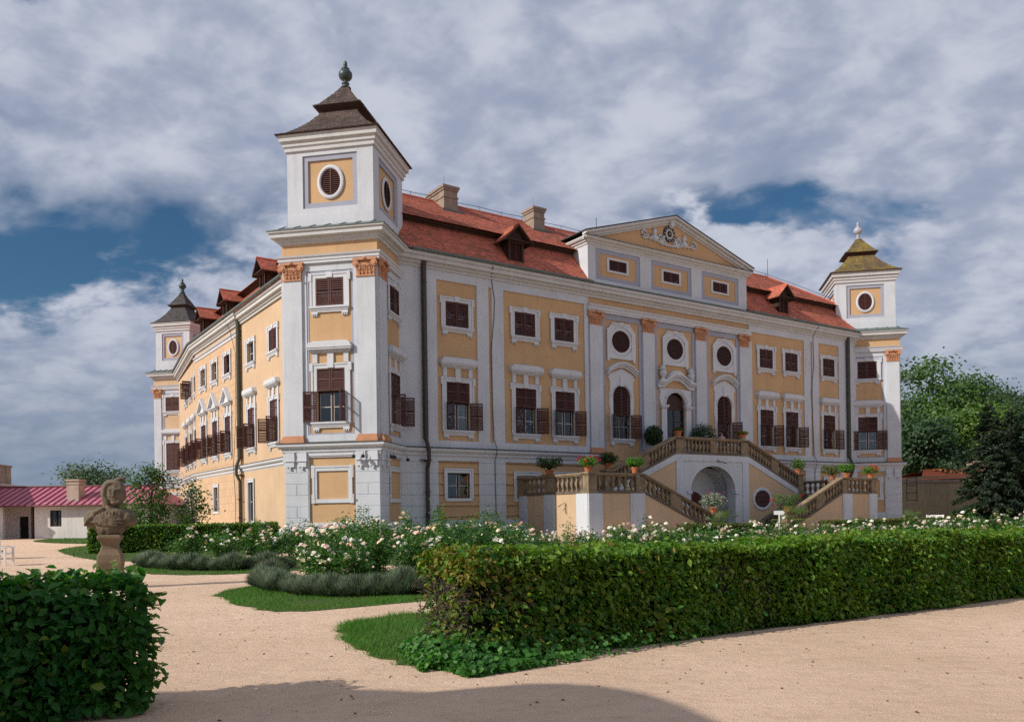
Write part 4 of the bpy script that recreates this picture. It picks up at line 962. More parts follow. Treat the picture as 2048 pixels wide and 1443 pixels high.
# dormers
def dormer(M, x, y=0.2):
    b = MB(M @ Tm(x, y, 0)); h = 0.56; z0, z1 = 16.85, 18.0
    b.box(-h, -h+0.14, -0.04, 0.10, z0, z1); b.box(h-0.14, h, -0.04, 0.10, z0, z1); b.box(-h, h, -0.05, 0.10, z1, z1+0.12)
    for s in (-1, 1): b.quad((s*h, 0, z0), (s*h, 1.25, z1+0.1), (s*h, 0, z1+0.1), (s*h, 0, z0+0.01))
    b.prism(((-0.80, z1+0.12), (0.80, z1+0.12), (0, z1+0.92)), -0.02, 0.1)
    b.box(-0.98, 0.98, -0.32, 0.0, z1+0.10, z1+0.16)
    for s in (-1, 1):
        b.add(((s*1.02,-0.40,z1+0.05),(0,-0.40,z1+1.05),(0,2.6,z1+1.05),(s*1.02,1.5,z1+0.05),(s*1.02,-0.40,z1-0.03),(0,-0.40,z1+0.95),(0,2.6,z1+0.95),(s*1.02,1.5,z1-0.03)), ((4,5,6,7)[::s],(0,1,5,4),(0,4,7,3),(0,1,2,3)))
    o = cpart(b, 'dormer', woodr)
    t = MB(M @ Tm(x, y, 0))
    for s in (-1, 1):
        n = 9
        for r in range(n):
            za, zb = r/n, min(1, (r+1.25)/n); yy = -0.42
            while yy < 2.6-1.1*(1-za):
                w2 = 0.19*random.uniform(0.95, 1.05)
                xa, xb = s*1.04*(1-za), s*1.04*(1-zb); l = 0.03+random.uniform(0, 0.012)
                t.add(((xa, yy+0.004, z1+0.06+za+l), (xa, yy+w2-0.004, z1+0.06+za+l), (xb, yy+w2-0.004, z1+0.065+zb), (xb, yy+0.004, z1+0.065+zb), (xa, yy+0.004, z1+0.05+za), (xa, yy+w2-0.004, z1+0.05+za)), ((0,1,2,3),(4,5,1,0))); yy += w2
    t.tube(((0,-0.44,z1+1.09),(0,2.7,z1+1.09)), 0.07, 6)
    tt = t.obj('roof_tiles', rooft, o, recalc=False); tt['kind'] = 'stuff'
    s = MB(M @ Tm(x, y, 0))
    s.box(-0.02, 0.02, 0.0, 0.05, z0, z1)
    for k in range(16): z = z0+0.03+k*0.07; s.add(((-0.42,0.0,z),(0.42,0.0,z),(0.42,0.05,z+0.055),(-0.42,0.05,z+0.055)), ((0,1,2,3),))
    s.box(-0.42, 0.42, 0.09, 0.095, z0, z1)
    s.obj('louvre', shut, o)
dormer(FM, 7.95); dormer(FM, 33.3)
dormer(LM, -9.6); dormer(LM, -18.8); dormer(MM, -27.6 + 2.2); dormer(LM, -1.0)
# chimneys
def chimney(M, x0, x1, y0, y1, z0, z1):
    b = MB(M); b.box(x0, x1, y0, y1, z0, z1-0.75); b.box(x0-0.05, x1+0.05, y0-0.05, y1+0.05, z1-0.75, z1-0.66); b.box(x0+0.01, x1-0.01, y0+0.01, y1-0.01, z1-0.66, z1-0.30)
    b.box(x0-0.05, x1+0.05, y0-0.05, y1+0.05, z1-0.30, z1-0.16); b.box(x0-0.11, x1+0.11, y0-0.11, y1+0.11, z1-0.16, z1); b.box(x0+0.12, x1-0.12, y0+0.12, y1-0.12, z1, z1+0.02)
    b.tube(((x0+0.2, y0+0.3, z1), (x0+0.2, y0+0.3, z1+0.7)), 0.02, 4)
    o = cpart(b, 'chimney', chimm)
    b = MB(M); b.prism(((x0-0.25, z0+0.55), (x1+0.25, z0+0.55), (x1+0.25, z0+0.70), (x0-0.25, z0+0.70)), y0-0.30, y0-0.0); b.obj('flashing', coppr, o)
chimney(FM, 5.15, 6.15, 4.0, 6.1, 20.0, 22.3); chimney(FM, 12.1, 13.0, 4.0, 5.2, 20.0, 22.3); chimney(FM, 29.9, 30.7, 4.0, 5.0, 20.0, 22.3)
# rear walls so that the wings are closed bodies
b = MB(FM); b.wall(XN+10.2, XR, -0.3, 16.0, [], 10.2, 0.1); cpart(b, 'rear_wall', yellowb); b = MB(LM); b.wall(-30, -ucl-10.2, -0.3, 16.0, [], 10.2, 0.1); cpart(b, 'rear_wall', yellowb); b = MB(MR); b.wall(-0.2, 24, -0.3, 16.5, [], 0.0, 0.1)
cpart(b, 'rear_wall', yellowb)

# ------------------------------------------------------------------ double staircase
UC = 21.17
ST = thing('double_staircase', 'curved-arch double stone staircase with vase balustrades rising to the castle door', 'staircase', tuple(FM @ Vector((UC, -3.3, 0))))
SI = Tm(*[-c for c in ST.location])
def spart(mb, name, mats, **k): return mb.obj(name, mats, ST, SI.copy(), **k)
P1, P2 = -6.6, -3.35
def bal_mesh(h=0.80):
    b = MB(); prof = [(0.085,0),(0.085,0.06),(0.05,0.09),(0.045,0.15),(0.085,0.24),(0.115,0.36),(0.115,0.46),(0.075,0.56),(0.048,0.64),(0.055,0.70),(0.088,0.74),(0.088,0.80)]
    b.lathe([(r*1.28, z*h/0.8) for r, z in prof], (0,0,0), 4, math.pi/4); return b.mesh('baluster', stone)
BAL = bal_mesh()
def rail(M, x0, x1, z0, z1, y, n, piers=(), th=0.30):
    """balustrade from x0 to x1 along local x; z0, z1 are the heights of its foot at both ends"""
    zf = lambda x: z0 + (z1-z0)*(x-x0)/(x1-x0)
    b = MB(M); b.prism(((x0, z0), (x1, z1), (x1, z1+0.15), (x0, z0+0.15)), y-th/2-0.04, y+th/2+0.04); spart(b, 'plinth_course', stoned)
    b = MB(M); b.prism(((x0, z0+0.95), (x1, z1+0.95), (x1, z1+1.02), (x0, z0+1.02)), y-th/2-0.01, y+th/2+0.01); b.prism(((x0, z0+1.022), (x1, z1+1.022), (x1, z1+1.13), (x0, z0+1.13)), y-th/2-0.07, y+th/2+0.07); spart(b, 'coping', stone)
    edges = sorted([(x0, x0)] + [(a, c) for a, c in piers] + [(x1, x1)])
    tot = sum(edges[i+1][0]-edges[i][1] for i in range(len(edges)-1))
    for i in range(len(edges)-1):
        a, c = edges[i][1], edges[i+1][0]; k = max(1, round(n*(c-a)/tot))
        for q in range(k):
            x = a+(c-a)*(q+0.5)/k; link('baluster', BAL, ST, SI @ M @ Tm(x, y, zf(x)+0.148))
    for a, c in piers:
        b = MB(M); b.prism(((a, zf(a)+0.152), (c, zf(c)+0.152), (c, zf(c)+0.948), (a, zf(a)+0.948)), y-0.17, y+0.17); spart(b, 'pier', stone)
def endpier(M, x0, x1, y0, y1, z0, z1, cap=True):
    b = MB(M); b.box(x0, x1, y0, y1, z0, z1-0.16); b.box(x0-0.05, x1+0.05, y0-0.05, y1+0.05, z0, z0+0.14)
    if cap: b.box(x0-0.04, x1+0.04, y0-0.04, y1+0.04, z1-0.158, z1-0.09); b.box(x0-0.10, x1+0.10, y0-0.10, y1+0.10, z1-0.088, z1+0.012)
    spart(b, 'pier', stone)
for s in (-1, 1):
    Ms = FM @ Tm(UC, 0, 0) @ Matrix.Diagonal((s, 1, 1, 1))          # mirrored halves, x measured from the middle
    e0, e1, e2, t1 = 3.45, 9.35, 13.42, 3.8
    # lower front wall with terrace, top at 2.65
    b = MB(Ms); b.prism(((3.9, -0.2), (13.40, -0.2), (13.40, 2.65), (e1+0.02, 2.65), (3.9, 0.42)), P1, P1+0.3); spart(b, 'stair_wall', yellowb)
    b = MB(Ms); b.box(13.1, 13.40, P1+0.3, 0, -0.2, 2.65); spart(b, 'stair_wall', yellowb)
    for x0, x1 in ((9.32, 10.4), (12.45, 13.43)): b = MB(Ms); b.box(x0, x1, P1-0.07, P1, -0.2, 2.648); b.box(x0+0.12, x1-0.12, P1-0.09, P1-0.07, -0.2, 2.648); spart(b, 'wall_pilaster', white)
    for y0, y1 in ((P1, P1+1.0), (P1+3.0, P1+4.0), (-0.9, -0.1)): b = MB(Ms); b.box(13.40, 13.47, y0, y1, -0.2, 2.648); spart(b, 'wall_pilaster', white)
    b = MB(Ms); b.box(e1, 13.1, P1+0.3, 0.0, 2.45, 2.64); spart(b, 'landing', stoned)
    # balustrades
    rail(Ms, 9.9, 12.78, 2.65, 2.65, P1+0.15, 6)
    endpier(Ms, 12.80, 13.40, P1-0.02, P1+0.50, 2.65, 3.80); endpier(Ms, 9.35, 9.9, P1-0.01, P1+0.33, 2.65, 3.78, False)
    b = MB(Ms); b.box(9.30, 9.95, P1-0.06, P1+0.36, 3.675, 3.782); spart(b, 'coping', stone)
    rail(Ms, 3.85, 9.34, 0.36, 2.65, P1+0.15, 13, ((6.4, 7.25),))
    endpier(Ms, 3.2, 3.85, P1-0.08, P1+0.42, -0.1, 1.46)
    Mside = Ms @ Tm(13.25, 0, 0) @ Rz(90 if s else 90)
    rail(Mside, P1+0.52, -0.5, 2.65, 2.65, 0.0, 11, ((P1+3.0, P1+3.8),))
    endpier(Ms, 13.0, 13.45, -0.48, -0.02, 2.65, 3.80)
    # steps of the lower flight
    for k in range(15):
        x = 3.3 + (e1-3.3)*k/15; z = 0.05 + 2.6*(k+1)/15
        b = MB(Ms); b.box(x, x+0.46, P1+0.3, P2-0.32, z-0.19, z); b.box(x-0.03, x, P1+0.3, P2-0.32, z-0.05, z); spart(b, 'step', stoned)
    b = MB(Ms); b.prism(((3.3, -0.2), (e1, -0.2), (e1, 2.5), (3.3, 0.0)), P1+0.31, P2-0.33); spart(b, 'stair_core', stoned)
    # skirting along the inner side of the flight
    b = MB(Ms); b.prism(((3.6, 0.1), (9.0, 2.45), (9.0, 2.80), (3.6, 0.45)), P2-0.30, P2-0.001); spart(b, 'stair_string', stoned)
    # upper flight wall with white band
    b = MB(Ms); b.prism(((e0+0.01, -0.2), (9.3, -0.2), (9.3, 2.65), (8.85, 2.70), (e0+0.01, 4.86)), P2, P2+0.4); spart(b, 'stair_wall', yellowb)
    b = MB(Ms); b.prism(((e0+0.01, 4.86), (8.85, 2.66), (8.85, 3.10), (e0+0.01, 5.27)), P2-0.04, P2+0.4); spart(b, 'wall_band', white)
    rail(Ms, e0+0.02, 8.82, 5.27, 3.05, P2+0.14, 15, ((5.9, 6.65),))
    endpier(Ms, 8.82, 9.36, P2-0.08, P2+0.42, 2.66, 4.16)
    for k in range(15):
        x = 8.9 - (8.9-e0)*k/15; z = 2.65 + 2.65*(k+1)/15
        b = MB(Ms); b.box(x-0.46, x, P2+0.4, 0.0, z-0.2, z); spart(b, 'step', stoned)
    # oval vent
    b = MB(Ms @ Tm(4.87, P2, 2.37)); b.ring(0, 0, 0.80, 0.60, ((0, 0.02), (0, -0.05), (0.10, -0.07), (0.20, -0.04), (0.20, 0.0)), 32); o = spart(b, 'oval_vent', white)
    b = MB(Ms @ Tm(4.87, P2, 2.37)); louvre(b, 0, 0, 0.80, 0.60, -0.045, 0.09, 0.04); b.obj('louvre', shut, o)
    b = MB(Ms @ Tm(4.87, P2, 2.37)); oval_back(b, 0, 0, 0.81, 0.61, -0.003); b.obj('dark_backing', dark, o)
Mc = FM @ Tm(UC, 0, 0)
# arch wall under the upper landing
b = MB(Mc); AR = 2.13; n = 28
A = [(AR*math.cos(math.pi*i/n), 2.9+1.66*math.sin(math.pi*i/n)) for i in range(n+1)]
for (xa, za), (xb, zb) in zip(A, A[1:]):
    b.quad((xb,P2,zb),(xa,P2,za),(xa,P2,5.27),(xb,P2,5.27)); b.quad((xa,P2,za),(xb,P2,zb),(xb,P2+0.7,zb),(xa,P2+0.7,za))
for s in (-1, 1):
    b.quad((s*AR,P2,-0.2),(s*3.45,P2,-0.2),(s*3.45,P2,5.27),(s*AR,P2,5.27)); b.quad((s*AR,P2,-0.2),(s*AR,P2,2.9),(s*AR,P2+0.7,2.9),(s*AR,P2+0.7,-0.2))
spart(b, 'arch_wall', white)
b = MB(Mc); b.box(-3.47, 3.47, P2-0.05, P2-0.001, 4.86, 5.268); spart(b, 'wall_band', white)
for s in (-1, 1):
    b = MB(Mc); x0, x1 = sorted((s*2.85, s*3.46)); b.box(x0, x1, P2-0.06, P2-0.002, -0.2, 4.858); spart(b, 'wall_pilaster', white)
    b = MB(Mc); x0, x1 = sorted((s*(AR-0.06), s*(AR+0.34))); b.box(x0, x1, P2-0.09, P2+0.3, 2.72, 2.92); spart(b, 'impost', white)
# the vaulted passage behind the arch
b = MB(Mc); A2 = [(2.5*math.cos(math.pi*i/n), 2.7+1.75*math.sin(math.pi*i/n)) for i in range(n+1)]
for (xa, za), (xb, zb) in zip(A2, A2[1:]): b.quad((xa,P2+0.7,za),(xb,P2+0.7,zb),(xb,-1.4,zb),(xa,-1.4,za))
for s in (-1, 1):
    b.quad((s*2.5,P2+0.7,-0.2),(s*2.5,-1.4,-0.2),(s*2.5,-1.4,2.7),(s*2.5,P2+0.7,2.7)); b.quad((s*AR,P2+0.7,-0.2),(s*2.5,P2+0.7,-0.2),(s*2.5,P2+0.7,2.9),(s*AR,P2+0.7,2.9))
b.wall(-3.4, 3.4, -0.2, 5.0, [], -1.41, 0.01)
for x0, x1 in ((-2.5, -1.75), (1.75, 2.5)): b.box(x0, x1, -1.62, -1.411, -0.2, 2.75)
spart(b, 'passage_vault', white)
b = MB(Mc @ Tm(-0.15, -1.42, 0)); A = [(1.15*math.cos(math.pi*i/12), 2.2+0.75*math.sin(math.pi*i/12)) for i in range(13)]; b.prism([(1.15, -0.1)] + A + [(-1.15, -0.1)], -0.06, 0); b.box(-0.03, 0.03, -0.08, -0.06, 0, 2.9)
for z in (0.5, 1.2, 1.9):
    for s in (-1, 1): b.box(s*0.55-0.4, s*0.55+0.4, -0.075, -0.06, z, z+0.5)
spart(b, 'cellar_door', doorm)
b = MB(Mc); b.box(-3.45, 3.45, P2+0.02, 0, 5.05, 5.262); spart(b, 'landing', stoned)
rail(Mc, -2.75, 2.75, 5.27, 5.27, P2+0.14, 14, ((-0.28, 0.28),))
for s in (-1, 1):
    x0, x1 = sorted((s*2.76, s*3.46)); endpier(Mc, x0, x1, P2-0.02, P2+0.34, 5.27, 6.40, False); b = MB(Mc); b.box(x0-0.03, x1+0.03, P2-0.07, P2+0.36, 6.295, 6.402); spart(b, 'coping', stone)
b = MB(Mc); b.tube(((0.25, P2-0.02, 4.95), (0.75, P2-0.45, 4.72)), 0.03, 5); spart(b, 'flag_holder', iron)
b = MB(FM @ Tm(UC-13.48, P1+1.9, 1.9)); b.tube(((0, 0, -0.35), (-0.02, 0.05, 0.28), (-0.28, 0.35, 0.05)), 0.025, 5); spart(b, 'flag_holder', iron)
# ------------------------------------------------------------------ ground
def sandmat():
    m = bpy.data.materials.new('sand_path'); m.use_nodes = True; t = m.node_tree; t.nodes.clear(); N = t.nodes.new; L = t.links.new
    o = N('ShaderNodeOutputMaterial'); p = N('ShaderNodeBsdfPrincipled'); p.inputs['Roughness'].default_value = 0.95; p.inputs['Specular IOR Level'].default_value = 0.15
    g = N('ShaderNodeNewGeometry')
    def nz(sc, de, ro, st=(1,1,1)):
        mp = N('ShaderNodeMapping'); mp.inputs['Scale'].default_value = st; L(g.outputs['Position'], mp.inputs[0])
        n = N('ShaderNodeTexNoise'); n.inputs['Scale'].default_value = sc; n.inputs['Detail'].default_value = de; n.inputs['Roughness'].default_value = ro; L(mp.outputs[0], n.inputs['Vector']); return n.outputs['Fac']
    def mr_(v, a, b, c=0.0, d=1.0):
        r = N('ShaderNodeMapRange'); L(v, r.inputs['Value']); r.inputs['From Min'].default_value = a; r.inputs['From Max'].default_value = b; r.inputs['To Min'].default_value = c; r.inputs['To Max'].default_value = d; return r.outputs[0]
    def mx(f, a, b):
        x = N('ShaderNodeMix'); x.data_type = 'RGBA'
        if isinstance(f, float): x.inputs['Factor'].default_value = f
        else: L(f, x.inputs['Factor'])
        for k, v in (('A', a), ('B', b)):
            if isinstance(v, tuple): x.inputs[k].default_value = (*v, 1)
            else: L(v, x.inputs[k])
        return x.outputs['Result']
    c = mx(mr_(nz(0.35, 5, 0.6), 0.35, 0.7), (0.80, 0.58, 0.425), (0.66, 0.465, 0.325))
    c = mx(mr_(nz(3.0, 7, 0.72, (1, 1.6, 1)), 0.48, 0.75, 0, 0.55), c, (0.47, 0.32, 0.215)); c = mx(mr_(nz(22.0, 4, 0.7, (0.6, 1.5, 1)), 0.58, 0.74, 0, 0.6), c, (0.40, 0.265, 0.17))
    c = mx(mr_(nz(140.0, 3, 0.7), 0.55, 0.72, 0, 0.55), c, (0.36, 0.245, 0.17))
    c = mx(mr_(nz(180.0, 2, 0.6, (1, 1, 1.3)), 0.60, 0.75, 0, 0.45), c, (0.80, 0.66, 0.52))
    L(c, p.inputs['Base Color'])
    h = N('ShaderNodeMath'); h.operation = 'MULTIPLY_ADD'; L(nz(4.0, 9, 0.74, (0.8, 1.3, 1)), h.inputs[0]); h.inputs[1].default_value = 1.6
    h2 = N('ShaderNodeMath'); h2.operation = 'MULTIPLY'; L(nz(60.0, 5, 0.7), h2.inputs[0]); h2.inputs[1].default_value = 0.35; L(h2.outputs[0], h.inputs[2])
    b = N('ShaderNodeBump'); b.inputs['Strength'].default_value = 0.9; b.inputs['Distance'].default_value = 0.045; L(h.outputs[0], b.inputs['Height']); L(b.outputs[0], p.inputs['Normal'])
    L(p.outputs[0], o.inputs['Surface']); return m
sandm = sandmat()
b = MB(); b.quad((-900,-300,0),(900,-300,0),(900,1600,0),(-900,1600,0)); b.obj('ground', sandm, kind='structure')
turf = mat('lawn_turf', (0.045, 0.075, 0.018), 0.95, 0.2, 1.5, 0.02, 60, col2=(0.075, 0.085, 0.025))
soil = mat('bed_soil', (0.055, 0.040, 0.028), 0.95, 0.2, 2.0, 0.03, 20)
def poly_obj(name, pts, z, m, wob=0.06, **k):
    # edge points subdivided and wobbled so the turf edge is not a ruled line
    P = []; n = len(pts)
    for i in range(n):
        a, c = Vector(pts[i]), Vector(pts[(i+1) % n]); d = c-a; m_ = max(1, int(min(d.length, 12)/0.35))
        for q in range(m_):
            t = q/m_; nn = Vector((-d.y, d.x)).normalized(); P.append(a + d*t + nn*random.uniform(-wob, wob))
    b = MB(); b.add([(p.x, p.y, z) for p in P], [list(range(len(P)))])
    me = bpy.data.meshes.new(name); bm = bmesh.new(); vs = [bm.verts.new((p.x, p.y, z)) for p in P]; f = bm.faces.new(vs); bmesh.ops.triangulate(bm, faces=[f]); bmesh.ops.recalc_face_normals(bm, faces=bm.faces); bm.to_mesh(me); bm.free()
    me.materials.append(m); return link(name, me, None, None, **k), [(p.x, p.y) for p in P]
def inside(P, x, y):
    P = np.asarray(P); x = np.asarray(x); y = np.asarray(y); r = np.zeros(len(x), bool); j = len(P)-1
    for i in range(len(P)):
        c = ((P[i,1] > y) != (P[j,1] > y)) & (x < (P[j,0]-P[i,0])*(y-P[i,1])/(P[j,1]-P[i,1]+1e-12)+P[i,0]); r ^= c; j = i
    return r
def smooth(pts, it=2):
    for _ in range(it):
        q = []
        for i in range(len(pts)):
            a, c = pts[i], pts[(i+1) % len(pts)]; q += [(a[0]*.75+c[0]*.25, a[1]*.75+c[1]*.25), (a[0]*.25+c[0]*.75, a[1]*.25+c[1]*.75)]
        pts = q
    return pts
HD = H(58.5); HDX, HDY = HD.x, HD.y                       # run of the hedge rows
def along(x, y, t, o=0.0): return (x + HDX*t - HDY*o, y + HDY*t + HDX*o)
lawnA = [(-2.70,12.42),(-2.35,11.3),(-1.95,10.3),(-1.45,9.35),(-.9,8.72),(-.2,8.75),along(1.0,9.9,0.4),along(1.0,9.9,26),along(1.0,9.9,26,3),along(1,9.9,8,3.6),along(1,9.9,0.5,3.7),(-1.4,13.85),(-2.2,13.25)]
lawnB = [(-6.6,17.9),(-5.7,16.4),(-4.8,14.95),(-4.0,14.12),(-3.0,14.45),(-1.6,15.96),along(-1.6,15.96,6),along(-1.6,15.96,32),along(-1.6,15.96,32,9),along(-5.2,22.6,12,2.5),(-5.0,23.2),(-6.1,20.2)]
lawnC = [(-13.6,28.6),(-12.0,25.6),(-10.8,24.3),(-9.2,23.5),(-7.4,24.0),along(-6.6,24.6,10,1.5),along(-6.6,24.6,34,4),along(-7.5,30,34,4),(-9.5,33),(-13,33)]
lawnD = [(-24.6,44.2),(-19.5,36.5),(-16.6,32.8),(-14.8,31.2),(-13,33.6),(-10,37),(-6,39.5),(2,44.5),(20,55),(19,58.5),(-8,42.4),(-11,43.5),(-13.5,50),(-22,60),(-27,52)]
lawnE = [(-38.9,66.3),(-33,58),(-26.5,53.5),(-27.2,58),(-34,76),(-36,90),(-41.5,90),(-41.3,78)]
GRASS = []
for pts, dens, hmin, hmax, wd in ((lawnA, 2600, 0.03, 0.12, 0.006), (lawnB, 1500, 0.03, 0.10, 0.008), (lawnC, 420, 0.03, 0.08, 0.014), (lawnD, 60, 0.03, 0.09, 0.03), (lawnE, 25, 0.03, 0.1, 0.05)):
    lw, P = poly_obj('lawn', smooth(pts, 2), 0.008, turf, 0.09, kind='structure')
    xs = np.array([p[0] for p in P]); ys = np.array([p[1] for p in P])
    GRASS.append((P, dens, hmin, hmax, wd))
bladem = mat('grass_blade', (0.048, 0.125, 0.016), 0.6, 0.15, 1.2, spec=0.2, col2=(0.085, 0.125, 0.030), island=0.35, trans=(0.5, 0.9, 0.22))
def grass_field(P, dens, h0, h1, wd, xmax=9.0, ymax=1e9):
    Pn = np.array(P); x0, y0 = Pn.min(0); x1, y1 = Pn.max(0); x1 = min(x1, xmax); y1 = min(y1, ymax)
    n = int((x1-x0)*(y1-y0)*dens); x = rng.uniform(x0, x1, n); y = rng.uniform(y0, y1, n)
    # a few tufts spill over the edge
    k = inside(P, x + rng.normal(0, 0.06, n), y + rng.normal(0, 0.06, n)); x, y = x[k], y[k]; n = len(x)
    h = rng.uniform(h0, h1, n)*(0.75+0.5*np.sin(x*2.1)*np.sin(y*1.7)**2); a = rng.uniform(0, 2*np.pi, n); lx, ly = rng.normal(0, 0.5, (2, n))*h
    V = np.empty((n, 3, 3)); c, s = np.cos(a)*wd*0.7, np.sin(a)*wd*0.7
    V[:,0] = np.stack([x-c, y-s, np.full(n, 0.004)], 1); V[:,1] = np.stack([x+c, y+s, np.full(n, 0.004)], 1); V[:,2] = np.stack([x+lx, y+ly, h], 1)
    return V.reshape(-1, 3)
VV = []
for (P, d, a, c, w) in GRASS: VV.append(grass_field(P, d, a, c, w, 3.0 if d > 2000 else 9.0))
VV = np.concatenate(VV); me = raw_mesh('grass', VV, np.arange(len(VV)), 3, bladem); link('grass', me, None, None, kind='stuff')
# litter, twigs and small stones on the sand
n = 800; x = rng.uniform(-9, 16, n); y = 6.0 + rng.gamma(1.6, 4.0, n); k = np.ones(n, bool)
for P, *_ in GRASS: k &= ~inside(P, x, y)
x, y = x[k], y[k]; n = len(x)
litm = mat('dry_litter', (0.22, 0.13, 0.07), 0.9, 0.2, 5, island=0.5); pebm = mat('pebble', (0.55, 0.42, 0.31), 0.9, 0.15, 3, island=0.3)
pos = np.stack([x, y, np.full(n, 0.008)], 1); nr = np.stack([rng.normal(0,.25,n), rng.normal(0,.25,n), np.ones(n)], 1)
me = leaf_mesh('leaf_litter', pos, nr, rng.uniform(0.012, 0.05, n), litm, 0.35, 0.25, 0.25); link('leaf_litter', me, None, None, kind='stuff')
n = 9000; x = rng.uniform(-8, 14, n); y = 5.8 + rng.gamma(1.5, 3.5, n); sz = rng.uniform(0.003, 0.011, n)*(1+y*0.01)
off = np.array([[1,0,0],[0,1,0],[-1,0,0],[0,-1,0],[0.1,0.1,0.8]]); V = np.stack([x,y,np.zeros(n)],1)[:,None,:] + off[None]*sz[:,None,None]
F = (np.arange(n)*5)[:,None,None] + np.array([[0,1,4],[1,2,4],[2,3,4],[3,0,4]])[None]; link('gravel', raw_mesh('gravel', V.reshape(-1,3), F.reshape(-1), 3, pebm), None, None, kind='stuff')

# ------------------------------------------------------------------ hedges
def leafm(name, col, col2, tr, sp=0.2, rough=0.5, scale=0.8, isl=0.35): return mat(name, col, max(rough, 0.5), 0.1, scale, spec=min(sp, 0.22), col2=col2, island=isl, trans=tr, detail=3)
hornb = leafm('hornbeam_leaf', (0.062, 0.135, 0.014), (0.092, 0.130, 0.014), (0.8, 1.0, 0.22), 0.3, 0.5, 1.4)
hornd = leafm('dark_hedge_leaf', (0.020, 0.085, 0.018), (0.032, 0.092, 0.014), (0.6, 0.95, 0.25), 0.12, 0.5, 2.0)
ivym = leafm('ivy_leaf', (0.026, 0.090, 0.018), (0.050, 0.135, 0.018), (0.55, 0.9, 0.2), 0.5, 0.4, 2.0)
brownl = leafm('dry_hedge_leaf', (0.135, 0.115, 0.018), (0.085, 0.085, 0.014), (0.7, 0.7, 0.25), 0.2, 0.6, 2.5)
roseL = leafm('rose_leaf', (0.030, 0.088, 0.020), (0.050, 0.112, 0.024), (0.55, 0.85, 0.25), 0.4, 0.45, 1.5)
boxm = leafm('box_leaf', (0.055, 0.080, 0.018), (0.085, 0.085, 0.02), (0.5, 0.7, 0.2), 0.3, 0.5, 1.2)
twig = mat('twig_bark', (0.10, 0.072, 0.055), 0.9, 0.2, 6, island=0.3); core = mat('hedge_core_shade', (0.018, 0.020, 0.010), 0.95, 0.3, 8)  # core is near black so the gaps between leaves read as shade
class Fr:                                          # local frame for a hedge: s along, o across, z
    def __init__(s, p, hd): s.p = np.array([p[0], p[1], 0.0]); a = H(hd); s.a = np.array([a.x, a.y, 0]); s.b = np.array([-a.y, a.x, 0])   # b points away from the viewer side
    def __call__(s, u, o, z): u, o, z = np.broadcast_arrays(u, o, z); return s.p + u[..., None]*s.a + o[..., None]*s.b + z[..., None]*np.array([0,0,1.0])
